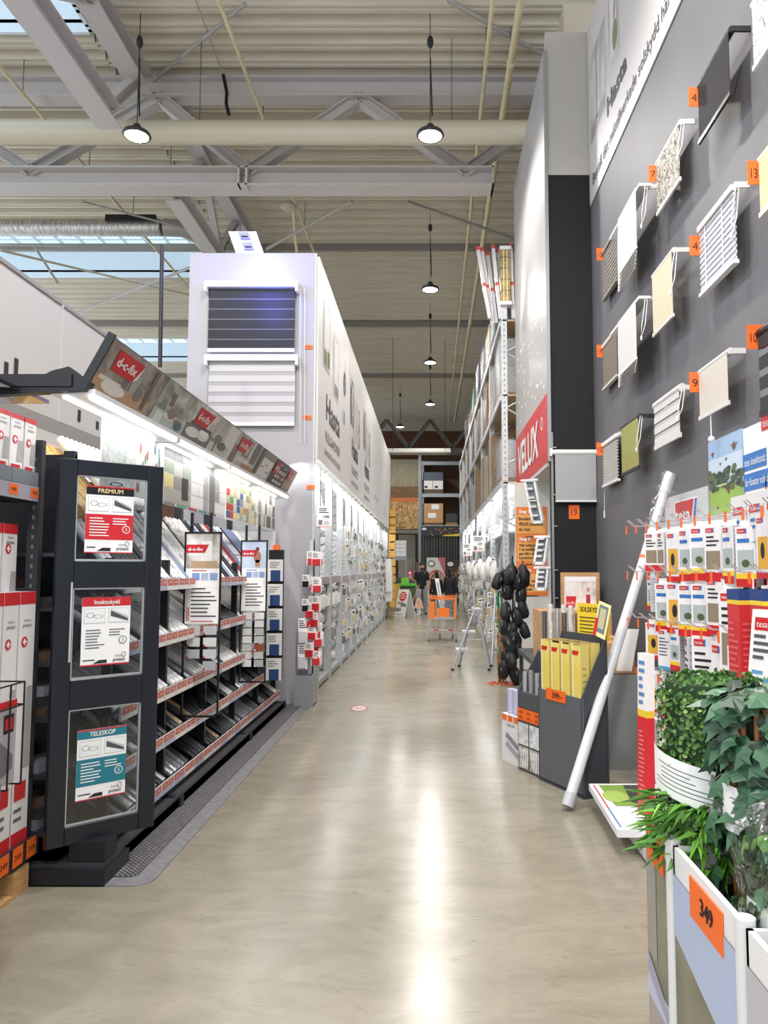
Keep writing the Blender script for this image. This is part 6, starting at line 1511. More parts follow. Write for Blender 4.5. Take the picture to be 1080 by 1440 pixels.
# ================================================================ far end and aisle objects
# stepladder
t = thing('stepladder', 'small aluminium stepladder standing open beside the right racking', 'ladder', (.62, 12, 0))
topz = .93; apex = V((.72, 12.0, topz))
AL = P('#b9bcc0', .35, .5)
fl = [V((.34, 11.75, 0)), V((.46, 12.2, 0))]; fr_ = [V((.92, 11.75, 0)), V((.98, 12.2, 0))]
for s_ in range(2):
    dy = -.12 if s_ == 0 else .12
    MB().tube([fl[s_], apex + V((-.02, dy, 0))], .018, AL, 8).tube([fl[s_] - V((.0, 0, 0)), fl[s_] + V((.012, 0, .03))], .026, INK, 8).build('leg', t)
    MB().tube([fr_[s_], apex + V((.02, dy, 0))], .016, AL, 8).tube([fr_[s_], fr_[s_] + V((-.01, 0, .03))], .026, INK, 8).build('leg', t)
for k in (.32, .62):
    a = fl[0].lerp(apex + V((0, -.12, 0)), k); b_ = fl[1].lerp(apex + V((0, .12, 0)), k)
    MB().box(a.x - .06, a.y, a.z - .015, a.x + .14, b_.y, a.z + .015, AL).build('step', t)
MB().box(.66, 11.86, topz - .02, .80, 12.14, topz + .02, AL).build('top_step', t)
MB().tube([fl[0].lerp(apex, .5), fr_[0].lerp(apex, .5)], .008, AL, 6).build('spreader', t)
q = MB().tube([(1.0, 12.3, .0), (1.12, 12.9, 1.15)], .02, AL, 8).tube([(1.16, 12.3, .0), (1.2, 12.9, 1.15)], .02, AL, 8)
for k in range(4): q.cyl((1.02 + .03 * k, 12.4 + .14 * k, .2 + .27 * k), (1.16 + .01 * k, 12.4 + .14 * k, .2 + .27 * k), .014, AL, 6)
solo(q, 'folded_ladder', 'narrow grey ladder leaning folded against the right racking', 'ladder', (1.1, 12.4, 0))

# shopping trolley
cx, cy = .27, 16.8
OG = P('#ee7a1e', .4); CH = P('#c6c8ca', .25, .7)
t = thing('shopping_trolley', 'orange shopping trolley standing in the aisle', 'trolley', (cx, cy, 0))
q = MB()
w0, w1 = .29, .31; zb2, zt2 = .47, .98
def ringz(z, w, l0, l1): return [(cx - w, cy - l0, z), (cx + w, cy - l0, z), (cx + w, cy + l1, z), (cx - w, cy + l1, z), (cx - w, cy - l0, z)]
for z, w in ((zb2, w0), (zt2, w1)):
    q.tube(ringz(z, w, .35, .4), .011, OG if z > .6 else CH, 6)
q.build('rim', t)
q = MB()
for i in range(21):
    x = -1 + 2 * i / 20
    q.cyl((cx + x * w0, cy - .35, zb2), (cx + x * w1, cy - .35, zt2), .0035, CH, 4)
    q.cyl((cx + x * w0, cy + .4, zb2), (cx + x * w1, cy + .4, zt2), .0035, CH, 4)
    y = cy - .35 + .75 * i / 20
    for s_ in (-1, 1): q.cyl((cx + s_ * w0, y, zb2), (cx + s_ * w1, y, zt2), .0035, CH, 4)
for k in range(1, 5):
    z = zb2 + (zt2 - zb2) * k / 5; q.tube(ringz(z, w0 + (w1 - w0) * k / 5, .35, .4), .0035, CH, 4)
q.build('basket', t)
MB().box(cx - .29, cy - .30, zb2 + .01, cx + .29, cy + .36, zb2 + .02, P('#8d8f90', .4)).build('basket_floor', t)
q = MB().fb(FC(cx - .29, cy - .365, zb2 + .02), 0, 0, 0, .12, .40, .01, OG).fb(FC(cx - .12, cy - .365, zb2 + .06), 0, 0, 0, .26, .2, .012, OG).fb(FC(cx - .29, cy - .365, zt2 - .07), 0, 0, 0, .58, .05, .01, OG).fb(FC(cx + .24, cy - .365, zb2 + .02), 0, 0, 0, .05, .40, .01, OG)
q.build('front_panel', t, 'orange plastic panel')
MB().fb(FC(cx - .26, cy - .378, zt2 - .10), 0, 0, 0, .1, .04, .004, INK).build('handle_lock', t)
q = MB()
for s_ in (-1, 1): q.tube([(cx + s_ * .30, cy - .35, zt2), (cx + s_ * .3, cy - .36, .62), (cx + s_ * .26, cy - .34, .4), (cx + s_ * .30, cy - .36, .14)], .013, CH, 8); q.tube([(cx + s_ * .30, cy - .36, .15), (cx + s_ * .22, cy + .42, .15)], .012, CH, 8)
q.tube([(cx - .26, cy - .2, .24), (cx + .28, cy - .2, .24)], .02, P('#c9c9cc', .3), 6).tube([(cx - .26, cy + .2, .22), (cx + .26, cy + .2, .22)], .012, CH, 6)
for k in range(8): q.cyl((cx - .24 + k * .068, cy - .2, .24), (cx - .24 + k * .068, cy + .35, .22), .005, CH, 5)
q.build('chassis', t)
MB().box(cx - .2, cy - .225, .225, cx - .08, cy - .22, .255, RED).build('reflector', t); MB().box(cx + .13, cy - .225, .225, cx + .25, cy - .22, .255, RED).build('reflector', t)
for x, y in ((-.30, -.36), (.30, -.36), (-.05, .3), (.24, .42)):
    wm = MB().cyl((cx + x - .016, cy + y, .06), (cx + x + .016, cy + y, .06), .06, P('#6b6d70', .5), 16); wm.cyl((cx + x - .018, cy + y, .06), (cx + x + .018, cy + y, .06), .022, CH, 10); wm.cyl((cx + x, cy + y, .06), (cx + x, cy + y, .15), .01, CH, 6)
    wm.build('wheel', t)
p_ = at_y(613, 876, cy - .1)
solo(MB().fb(Fr((cx - .02, cy + .0, zb2 + .03), X_, V((-.17, 0, 1))), 0, 0, 0, .09, .88, .05, WHITE).fb(Fr((cx - .02, cy + .0, zb2 + .03), X_, V((-.17, 0, 1))), .02, .1, .05, .07, .8, .052, P('#b9bdb8')), 'long_carton', 'long white carton sticking up out of the orange trolley', 'carton', (cx, cy, zb2))

# A-frame sign
ya = 25.3; a = at_z(556, 868, 0); X0 = pxX(555, ya, .5); X1 = pxX(582, ya, .5)
t = thing('pavement_sign', 'white folding floor sign with red round mark at the far end', 'sign', (X0, ya, 0))
Wf = .38; Hf = .92
Ff = Fr((X0, ya, 0), (.94, -.34, 0), V((.16, .08, 1)))
MB().fb(Ff, 0, 0, 0, Wf, Hf, .03, WHITE).build('front_leaf', t)
Fb2 = Fr((X0 + .45, ya + .45, 0), (.7, -.7, 0), V((-.22, -.32, 1)))
MB().fb(Fb2, 0, 0, 0, Wf, Hf, .03, P('#dcdcd8')).build('rear_leaf', t)
q = MB().disc(Ff, Wf * .52, Hf * .74, .13, .16, .033, RED, 22); 
for k, w_ in ((0, .16), (1, .2), (2, .16)): q.fr(Ff, Wf * .52 - w_ / 2, Hf * (.82 - k * .08), Wf * .52 + w_ / 2, Hf * (.85 - k * .08), .035, WHITE)
q.text(Ff, 'UPP TILL', Wf * .4, Hf * .46, .07, INK, .033, w=.2, bold=.004); q.text(Ff, '50%', Wf * .68, Hf * .36, .11, INK, .033, w=.2, bold=.006); q.text(Ff, 'REA', Wf * .3, Hf * .2, .11, INK, .033, w=.18, bold=.006)
q.lines(Ff, .04, .04, .3, .1, 1, P('#9a9a9c'), .033); q.build('print', t)

# people
def skin_body(name, joints, edges, radii, mat, parent, sub=2, root=0):
    me = bpy.data.meshes.new(name); me.from_pydata([V(j) for j in joints], edges, []); me.materials.append(mat)
    ob = bpy.data.objects.new(name, me); COL.objects.link(ob)
    md = ob.modifiers.new('skin', 'SKIN'); md.use_smooth_shade = True
    for i, r_ in enumerate(radii): me.skin_vertices[0].data[i].radius = (r_ if isinstance(r_, tuple) else (r_, r_))
    me.skin_vertices[0].data[root].use_root = True
    ss = ob.modifiers.new('sub', 'SUBSURF'); ss.levels = sub; ss.render_levels = sub
    dg = bpy.context.evaluated_depsgraph_get(); m2 = bpy.data.meshes.new_from_object(ob.evaluated_get(dg))
    bpy.data.objects.remove(ob)
    for p_ in m2.polygons: p_.use_smooth = True
    o2 = bpy.data.objects.new(name, m2); COL.objects.link(o2)
    if not m2.materials: m2.materials.append(mat)
    if parent: o2.parent = parent; WM[o2.name] = WM[parent.name]
    return o2
SKIN = P('#c08d70', .55)
def human(label, loc, rz, H, top, legs, hairc, pose, hair='short', skin=SKIN, skirt=None, beard=False, longrobe=False, group=None):
    t = thing('person', label, 'person', loc, rz); s = H / 1.75; W0 = WM[t.name]; S = lambda *v: V(v) * s
    t.rotation_euler = (0, 0, rz)
    aL, aR = pose
    J = [S(0, 0, .95), S(0, -.0, 1.12), S(0, 0, 1.33), S(0, 0, 1.43), S(0, -.01, 1.52),                   # pelvis..neck
         S(-.10, 0, .90), S(-.10, -.02, .50), S(-.10, .02, .09), S(-.10, -.12, .04),
         S(.10, 0, .90), S(.12, -.02, .50), S(.13, .02, .09), S(.14, -.12, .04),
         S(-.17, 0, 1.38), S(*aL[0]), S(*aL[1]), S(*aL[2]), S(.17, 0, 1.38), S(*aR[0]), S(*aR[1]), S(*aR[2])]
    E = [(0, 1), (1, 2), (2, 3), (3, 4), (0, 5), (5, 6), (6, 7), (7, 8), (0, 9), (9, 10), (10, 11), (11, 12), (2, 13), (13, 14), (14, 15), (15, 16), (2, 17), (17, 18), (18, 19), (19, 20)]
    Rr = [(.14, .11), (.14, .11), (.16, .11), .06, .05, .085, .06, .04, .035, .085, .06, .04, .035, .06, .045, .035, .03, .06, .045, .035, .03]
    Rr = [tuple(x * s for x in r_) if isinstance(r_, tuple) else r_ * s for r_ in Rr]
    # hands: palm with five fingers each
    for wi, el in ((16, 15), (20, 19)):
        d = (J[wi] - J[el]).normalized(); side = d.cross(V((0, 1, 0))) if abs(d.y) < .8 else d.cross(X_); side.normalize()
        pi_ = len(J); J.append(J[wi] + d * .07 * s); E.append((wi, pi_)); Rr.append((.03 * s, .018 * s))
        for k, ln in enumerate((.055, .07, .075, .07)):
            b0_ = len(J); o_ = side * (.026 - k * .017) * s
            J.append(J[pi_] + d * .03 * s + o_); E.append((pi_, b0_)); Rr.append(.009 * s)
            J.append(J[b0_] + (d * .9 + V((0, -.3, 0))) * ln * s); E.append((b0_, b0_ + 1)); Rr.append(.008 * s)
        b0_ = len(J); J.append(J[wi] + d * .03 * s + side * .035 * s); E.append((wi, b0_)); Rr.append(.011 * s)
        J.append(J[b0_] + (d * .7 + side * .5) * .05 * s); E.append((b0_, b0_ + 1)); Rr.append(.009 * s)
    skin_body('body', J, E, Rr, skin, t, 1)
    hc = V((0, -.02, 1.63)) * s
    q = MB(); q.ball(hc, .1 * s, skin, 10, .8, .95, 1.18); q.ball(hc + V((0, -.1, -.01)) * s, .018 * s, skin, 6, 1, 1.2, 1.4)
    for sx_ in (-1, 1):
        q.ball(hc + V((sx_ * .082, 0, -.0)) * s, .022 * s, skin, 6, .5, .8, 1.3); q.ball(hc + V((sx_ * .032, -.088, .02)) * s, .011 * s, INK, 5)
        q.box((hc.x - .0) + sx_ * .032 * s - .017 * s, hc.y - .095 * s, hc.z + .037 * s, hc.x + sx_ * .032 * s + .017 * s, hc.y - .088 * s, hc.z + .043 * s, P(hairc, .8))
    q.box(hc.x - .025 * s, hc.y - .093 * s, hc.z - .052 * s, hc.x + .025 * s, hc.y - .085 * s, hc.z - .043 * s, P('#9a5a50'))
    T = W0
    def loc_build(q, nm, lab=None):
        o = MB(); o.v = [tuple(T @ V(v)) for v in q.v]; o.f = q.f; o.m = q.m; o.mats = q.mats; o.sm = q.sm; return o.build(nm, t, lab)
    loc_build(q, 'head')
    q = MB(); HM = P(hairc, .8)
    q.lathe(hc + V((0, .012, .01)) * s, [(.092 * s, .0), (.098 * s, .04 * s), (.085 * s, .085 * s), (.05 * s, .118 * s), (0, .13 * s)], HM, 16, sx=.9, sy=1.05)
    q.ball(hc + V((0, .045, .02)) * s, .088 * s, HM, 8, .92, .8, 1.1)
    if beard: q.ball(hc + V((0, -.038, -.08)) * s, .052 * s, HM, 8, 1.05, .9, .8)
    if hair == 'long': q.ball(hc + V((0, .06, -.1)) * s, .085 * s, HM, 8, 1.0, .6, 2.0)
    loc_build(q, 'hair')
    # shirt and trousers as tubes around the limbs
    TM = P(top, .8); LM = P(legs, .8)
    q = MB()
    q.lathe((0, 0, .86 * s), [(.155 * s, 0), (.15 * s, .12 * s), (.155 * s, .28 * s), (.17 * s, .42 * s), (.165 * s, .5 * s), (.11 * s, .565 * s), (.065 * s, .6 * s)], TM, 18, sx=1.12, sy=.82)
    for ar, sh in ((aL, 13), (aR, 17)):
        a_ = J[sh]; e_ = J[sh + 1]; q.ball(a_ + V((0, 0, -.005 * s)), .085 * s, TM, 8); q.tube([a_ + V((0, 0, .01)), a_.lerp(e_, .5), a_.lerp(e_, .85 if not longrobe else 1)], [.072 * s, .062 * s, .056 * s], TM, 10)
        if longrobe: q.tube([e_, J[sh + 2]], [.058 * s, .05 * s], TM, 10)
    loc_build(q, 'shirt' if not longrobe else 'coat')
    q = MB()
    if skirt:
        q.lathe((0, 0, .38 * s), [(.27 * s, 0), (.25 * s, .1 * s), (.17 * s, .45 * s), (.15 * s, .56 * s)], P(skirt, .8), 18); loc_build(q, 'skirt'); q = MB()
    for l in (5, 9):
        q.tube([J[l] + V((0, 0, .06 * s)), J[l], J[l + 1], J[l + 2] + V((0, 0, .0))], [.10 * s, .105 * s, .078 * s, .068 * s], LM, 12)
    loc_build(q, 'trousers')
    q = MB()
    for l in (8, 12): q.ball(J[l] + V((0, .05, 0)) * s, .055 * s, P('#3b3a3c' if not skirt else '#efeff0', .6), 8, .85, 2.1, .8)
    loc_build(q, 'shoes')
    return t
down = ((-.24, 0, 1.12), (-.25, -.04, .88), (-.25, -.06, .84)); downr = ((.24, 0, 1.12), (.25, -.04, .88), (.25, -.06, .84))
raised = ((-.26, -.05, 1.13), (-.38, -.18, 1.22), (-.41, -.2, 1.26))
yp = 26.6
human('bearded man in black polo shirt and grey trousers with one hand raised', (pxX(593, yp, 1), yp, 0), 0.1, 1.82, '#141517', '#8d8f93', '#1d1a1a', (raised, downr), beard=True)
human('small child in grey jacket and pink skirt walking beside the man', (pxX(589, yp - .5, .5), yp - .5, 0), -1.2, 1.08, '#9a9ca0', '#e9e6e4', '#3a2a22', (((-.2, -.1, 1.15), (-.2, -.2, .95), (-.2, -.22, .92)), downr), hair='long', skirt='#dcaf97')
human('person in long black coat behind the trolley, left one', (pxX(614, 25.5, 1), 25.5, 0), .4 + PI, 1.5, '#0e0e11', '#121216', '#0c0c0e', (down, downr), longrobe=True, hair='long')
human('person in long dark navy coat behind the trolley, right one', (pxX(633, 25.0, 1), 25.0, 0), -.5 + PI, 1.6, '#101120', '#101014', '#0c0c0e', (down, downr), longrobe=True, hair='long')
q = MB().tube([(pxX(593, yp, 1) + .33, yp - .1, .62), (pxX(593, yp, 1) + .33, yp - .1, .85)], [.09, .04], WHITE, 10)
solo(q, 'carrier_bag', 'white bag held in the hand of the bearded man', 'bag', (pxX(593, yp, 1) + .33, yp - .1, .6))

# counter behind the people
def zz(py, Y): return at_y(600, py, Y).z
Y1 = 28.5
t = thing('service_counter', 'low counter with bright green top behind the floor sign', 'counter', (pxX(575, Y1, 1), Y1, 0))
x0, x1 = pxX(560, Y1, 1), pxX(592, Y1, 1)
MB().box(x0, Y1, .35, x1, Y1 + .6, zz(824, Y1), P('#4c5c3a')).build('front', t); MB().box(x0 - .05, Y1 - .1, zz(824, Y1), x1, Y1 + .7, zz(821, Y1), P('#57b83a')).build('worktop', t)
MB().box(x0, Y1, 0, x1, Y1 + .6, .35, P('#2b2c2e')).build('plinth', t)
solo(MB().box(pxX(564, Y1, 1), Y1, zz(821, Y1), pxX(575, Y1, 1), Y1 + .3, zz(812, Y1), P('#7bbf4a')), 'green_crate', 'light green crate on the green counter top', 'crate', (x0, Y1, 1.1))
solo(MB().box(pxX(554, Y1, 1), Y1 - .2, .3, pxX(563, Y1, 1), Y1 + .3, zz(822, Y1), P('#b99a2c')), 'yellow_cabinet', 'mustard yellow cabinet left of the green counter', 'cabinet', (pxX(558, Y1, 1), Y1, .3))
q = MB(); F = FC(pxX(573, 30, 1), 30, zz(814, 30)); w_ = .2; q.fb(F, 0, 0, 0, w_, .33, .02, RED); q.disc(F, w_ / 2, .24, .05, .05, .022, WHITE, 12); q.fr(F, .05, .06, .15, .14, .022, WHITE)
solo(q, 'red_sign', 'red safety sign with white symbols behind the bearded man', 'sign', F.o)

# rear racking with pallets
YK = 36.0; x0, x1 = pxX(592, YK, 4), pxX(648, YK, 4)
t = thing('rear_racking', 'grey pallet racking across the far end of the aisle', 'racking', (x0, YK, 0))
GR = P('#8e9498', .5)
MB().box(x0, YK, 0, x0 + .14, YK + .12, zz(648, YK), GR).build('upright', t); MB().box(x1 + .6, YK, 0, x1 + .74, YK + .12, zz(648, YK), GR).build('upright', t)
for py in (651, 696): MB().box(x0, YK - .03, zz(py + 3, YK), x1 + .7, YK + .05, zz(py - 2, YK), P('#9aa2a8', .4)).build('beam', t); MB().box(x0, YK, zz(py, YK), x1 + .7, YK + 1.1, zz(py, YK) + .05, P('#6d7074')).build('deck', t)
MB().box(x0, YK - .03, zz(740, YK), x1 + .7, YK + 1.0, zz(739, YK) + .02, P('#9aa2a8', .4)).build('beam', t)
MB().box(x0, YK + 1.3, 0, x1 + .9, YK + 1.36, zz(648, YK) + .3, noisy('brown_panel', [(0.3, '#4e331c'), (0.7, '#5d3f25')], nscale=1, rough=.7)).build('back_panel', t)
def farbox(xa, xb, ya_, yb_, Y, m_, nm, lab, cat='box', d=.7, extra=None, zb3=None):
    a_ = at_y(xa, yb_, Y); b_ = at_y(xb, ya_, Y); z0_ = a_.z if zb3 is None else zb3
    q = MB().box(a_.x, Y, z0_, b_.x, Y + d, b_.z, m_)
    if extra: extra(q, FC(a_.x, Y - .004, z0_), b_.x - a_.x, b_.z - z0_)
    return solo(q, nm, lab, cat, (a_.x, Y, z0_))
farbox(595, 623, 664, 676, YK, P('#4b5360'), 'dark_carton', 'dark grey carton layer on top of white cartons in the far racking')
def wl(q, F, W, H):
    q.fr(F, W * .49, 0, W * .51, H, .0, INK); q.fr(F, W * .1, H * .15, W * .25, H * .4, .0, INK); q.fr(F, W * .6, H * .15, W * .75, H * .4, .0, INK)
farbox(594, 623, 676, 688, YK, P('#dedad6'), 'white_carton', 'pair of white cartons on the middle level of the far racking', extra=wl)
farbox(594, 623, 688, 694, YK, P('#5a4630'), 'small_pallet', 'dark pallet under the white cartons in the far racking', 'pallet')
farbox(595, 623, 708, 735, YK, CARD, 'cardboard_box', 'big brown cardboard box with white labels in the far racking', extra=lambda q, F, W, H: (q.fr(F, W * .42, H * .7, W * .8, H * .95, 0, PAPER), q.fr(F, W * .25, H * .25, W * .65, H * .5, 0, PAPER)))
farbox(594, 623, 735, 739, YK, P('#6b4c2c'), 'small_pallet', 'brown pallet under the big cardboard box in the far racking', 'pallet')
farbox(627, 643, 722, 735, YK, P('#3a3b40'), 'dark_carton', 'black wrapped carton beside the big cardboard box in the far racking')
farbox(627, 643, 735, 739, YK, P('#a57c3c'), 'small_pallet', 'light pallet under the black carton in the far racking', 'pallet')
# banners and posters in the racking foot
YP = 35.5
def dots(q, F, W, H):
    g = random.Random(3)
    for k in range(40): q.disc(F, W * g.random(), H * g.uniform(.1, .9), W * .02, H * .05, .001 + k * 1e-5, P(g.choice(['#b8603c', '#a8432c', '#5c6b3c', '#d9a23c'])), 7)
    q.fpoly(F, [(W * .55, 0), (W, 0), (W, H * .3), (W * .55, H * .1)], .004, YELLOW); q.disc(F, W * .08, H * .78, W * .06, H * .15, .004, P('#cfd8e4'), 14)
farbox(592, 648, 741, 754, YP, P('#2b2d36'), 'food_banner', 'dark banner with vegetable pictures on the far racking', 'banner', .03, dots)
q = MB(); a_ = at_y(593, 862, YP); b_ = at_y(650, 754, YP); n = 48; vs = []
for i in range(n + 1):
    x = a_.x + (b_.x - a_.x) * i / n; vs += [(x, YP + .1 + .06 * math.sin(i * 1.9) + .04 * math.sin(i * .7), .1), (x, YP + .1 + .03 * math.sin(i * 1.9), b_.z)]
q.add(vs, [(2 * i, 2 * i + 2, 2 * i + 3, 2 * i + 1) for i in range(n)], P('#3a3d38', .45), True)
solo(q, 'dark_drape', 'dark grey draped cloth hanging below the vegetable banner', 'drape', (a_.x, YP + .1, .1))
def pizza(q, F, W, H):
    q.disc(F, W * .52, H * .52, W * .46, H * .22, .001, P('#b4583c'), 22); q.disc(F, W * .52, H * .52, W * .40, H * .18, .002, P('#c9a089'), 22)
    g = random.Random(1)
    for k in range(24): a2 = g.random() * 6.3; r2 = g.random() * .36; q.disc(F, W * (.52 + r2 * math.cos(a2)), H * (.52 + r2 * .45 * math.sin(a2)), W * .05, H * .03, .003 + k * 1e-5, P(g.choice(['#5d7a3c', '#b03a2c', '#e4d6c0', '#7a3a2c'])), 8)
    q.fpoly(F, [(W * .6, H), (W, H), (W, H * .6)], .003, P('#c0606c')); q.disc(F, W * .25, H * .87, W * .2, H * .07, .004, P('#5c625c'), 16); q.disc(F, W * .25, H * .87, W * .15, H * .045, .005, P('#e6e6e2'), 16)
farbox(600, 626, 784, 850, 33.5, P('#d8d4d0'), 'food_poster', 'tall poster of a pizza behind the people', 'poster', .04, pizza)
def barb(q, F, W, H):
    q.disc(F, W * .3, H * .9, W * .24, H * .05, .001, P('#dfe2d6'), 14); g = random.Random(6)
    for k in range(20): q.disc(F, W * g.random(), H * g.uniform(.2, .8), W * .1, H * .04, .002 + k * 1e-5, P(g.choice(['#a8622c', '#8b3a1c', '#c9863c', '#4c5a2c'])), 8)
farbox(628, 646, 787, 850, 33.5, P('#3b322c'), 'food_poster', 'dark poster of grilled food behind the people', 'poster', .04, barb)

# OSB wall section, plywood etc left of far racking
farbox(548, 590, 646, 684, 36.5, noisy('grey_plywood', [(0.3, '#7b7358'), (0.7, '#96907a')], scale=(8, 1, 1), nscale=2, rough=.7), 'plywood_sheet', 'tall grey brown plywood sheets stored high at the far end', 'sheet material')
farbox(548, 590, 684, 700, 36.3, noisy('dark_timber', [(0.3, '#5a4228'), (0.7, '#775936')], scale=(1, 1, 12), nscale=2, rough=.7), 'timber_stack', 'dark stack of boards under the grey plywood sheets', 'timber stack')
farbox(548, 590, 700, 706, 36.1, P('#b5672c'), 'orange_beam', 'orange beam above the OSB panel at the far end', 'beam', .3)
farbox(548, 590, 706, 744, 36.0, OSB, 'osb_panel', 'big OSB panel high at the far end left of the racking', 'board', .3)
farbox(549, 592, 745, 750, 36.0, P('#6c6a66'), 'door_track', 'grey metal track below the OSB panel', 'track', .2)
farbox(560, 584, 752, 808, 38.0, P('#a19c8c'), 'sliding_door', 'pale sliding door below the OSB panel at the far end', 'door', .1, None, 0)
farbox(588, 592.5, 640, 862, 35.9, P('#8a8f93'), 'steel_column', 'grey steel column left of the far racking', 'column', .14, None, 0)
def cart(q, F, W, H):
    for k in range(1, 4): q.fr(F, 0, H * k / 4, W, H * k / 4 + .02, 0, P('#a7a4a2'))
    q.fr(F, W * .5, 0, W * .52, H, 0, P('#a7a4a2')); q.fr(F, 0, H * .8, W * .1, H * .88, 0.001, RED)
farbox(554, 571, 760, 782, 31.0, P('#dcd9d8'), 'carton_stack', 'pallet stack of white cartons at the far end on a raised rack', 'carton stack', .8, cart)
farbox(552, 572, 782, 788, 31.0, P('#8f9296'), 'rack_shelf', 'grey rack shelf carrying the white carton stack', 'shelf', .9)
for xx in (553, 571): farbox(xx - .8, xx + .8, 788, 850, 31.0, P('#8f9296'), 'rack_post', 'grey post under the carton stack shelf, ' + ('left one' if xx < 560 else 'right one'), 'post', .08, None, 0)
farbox(552, 592, 812, 858, 34.0, P('#4a4742'), 'dark_storage', 'dark storage clutter behind the green counter', 'storage', .5, None, 0)
tl = random.Random(5)
for k in range(7):
    x = pxX(575 + k * 2.2, 33, 1); solo(MB().cyl((x, 33.5, .5), (x, 33.4, 1.5 + tl.random() * .5), .025, P(tl.choice(['#8b8478', '#b9a98c', '#6b6b6b'])), 6), 'garden_tool', 'long handled garden tool standing behind the bearded man', 'garden tool', (x, 33.5, .5), 'garden tools behind the bearded man')
# hanging canopy lamp at the far end
t = thing('canopy_strip', 'silver hanging canopy with lit underside at the far end', 'canopy', (0, 30, 5))
a_ = at_y(540, 636, 27); b_ = at_y(634, 625, 27)
MB().box(a_.x, 27, a_.z, b_.x, 27.6, a_.z + .06, P('#c9c7c0', .3, .4)).build('lower_panel', t)
q = MB(); q.fb(Fr((a_.x, 27.6, a_.z), X_, V((0, -.0, 1))), 0, 0, 0, b_.x - a_.x, .24, .02, P('#d6d2c8', .3, .5)); q.build('reflector', t)
for x in (a_.x + .3, b_.x - .2): MB().cyl((x, 27.3, a_.z + .06), (x, 27.3, 10.2), .01, INK, 6).build('hanger', t)
# floor sticker
Fs = Fr(at_z(505, 996, .002), X_, Y_)
q = MB().disc(Fs, 0, 0, .10, .17, 0, P('#c8433c', .3), 24, .8); q.disc(Fs, 0, 0, .078, .135, 0, P('#dcd9d2', .3), 24); q.fr(Fs, -.05, -.03, .05, .03, .001, P('#c8433c', .3))
solo(q, 'floor_sticker', 'round red and white sticker on the aisle floor', 'sticker', Fs.o)
# ================================================================ foreground bins of artificial hedge
BWH = P('#d6d5d3', .4)
def fbin(y0, y1, lab, x0=.575, x1=1.15, zt=.90, kind=0):
    t = thing('hedge_bin', lab, 'display bin', (x0, y0, 0))
    F = FRt(x0, y1, 0); W = y1 - y0
    MB().fb(F, 0, 0, -.012, W, zt, 0, P('#e2e0df', .5)).build('front_panel', t)
    MB().box(x0, y1 - .01, 0, x1, y1, zt, P('#e2e0df', .5)).box(x1 - .01, y0, 0, x1, y1, zt, P('#d2d0cf', .5)).box(x0, y0, 0, x1, y0 + .01, zt, P('#e2e0df', .5)).build('side_panels', t)
    q = MB()
    A_ = noisy('photo_lawn_%d' % kind, [(0.3, '#5b5a4a'), (0.5, '#77755f'), (0.7, '#8d8a72')], nscale=5 + kind, rough=.35)
    q.fr(F, .002, zt * .30, W - .002, zt * .93, .001, A_)
    if kind == 0:
        q.fr(F, .002, zt * .62, W * .45, zt * .93, .002, P('#8d8b80', .35)); q.fr(F, .002, zt * .50, W - .002, zt * .56, .0022, P('#b9bcd4', .35)); q.fpoly(F, [(.002, zt * .56), (W - .002, zt * .50), (W - .002, zt * .54), (.002, zt * .62)], .0024, P('#9297ab', .35))
        q.fr(F, .002, zt * .3, W - .002, zt * .5, .002, P('#9d938f', .35))
        q.text(Fr(F.p(W * .7, zt * .32), Z_, -F.u), 'hedge', 0, 0, .03, P('#b9b0ac'), .0035, 'L')
    elif kind == 1:
        q.fpoly(F, [(.002, zt * .78), (W - .002, zt * .68), (W - .002, zt * .93), (.002, zt * .93)], .002, P('#a9b6d2', .35))
        q.fpoly(F, [(.002, zt * .30), (W - .002, zt * .30), (W - .002, zt * .34), (.002, zt * .46)], .002, P('#8a8279', .35)); q.fpoly(F, [(.002, zt * .46), (W - .002, zt * .34), (W - .002, zt * .36), (.002, zt * .48)], .0025, P('#6c8a3c', .35))
    else:
        q.fr(F, .002, zt * .2, W - .002, zt * .6, .002, P('#8a7f80', .35)); q.fr(F, .002, zt * .6, W, zt * .93, .002, P('#b7b5ba', .35))
    q.build('print', t)
    q = MB()
    if kind == 0: q.fb(F, .02, zt - .10, .001, W - .03, zt - .005, .004, ORANGE); q.text(F, '499', W * .55, zt - .07, .035, INK, .005, w=.06, bold=.001)
    if kind == 1: q.fb(F, .12, zt - .105, .001, W - .065, zt - .02, .004, ORANGE); q.text(F, '349', W * .6, zt - .075, .035, INK, .005, w=.07, bold=.001)
    if kind == 2: q.fb(F, .06, zt * .45, .001, W - .1, zt * .55, .004, ORANGE)
    q.build('price_card', t, 'orange price card')
    MB().cyl((x0 + .008, y0 - .018, 0), (x0 + .008, y0 - .018, zt + .01), .019, BWH, 14).build('corner_post', t)
    return t
fbin(1.865, 2.05, 'printed hedge bin with leafy rolls, farthest of the right foreground', kind=0)
fbin(1.455, 1.825, 'printed hedge bin with ivy roll, middle of the right foreground', kind=1)
fbin(1.0, 1.415, 'printed hedge bin cut off by the lower right corner', kind=2)

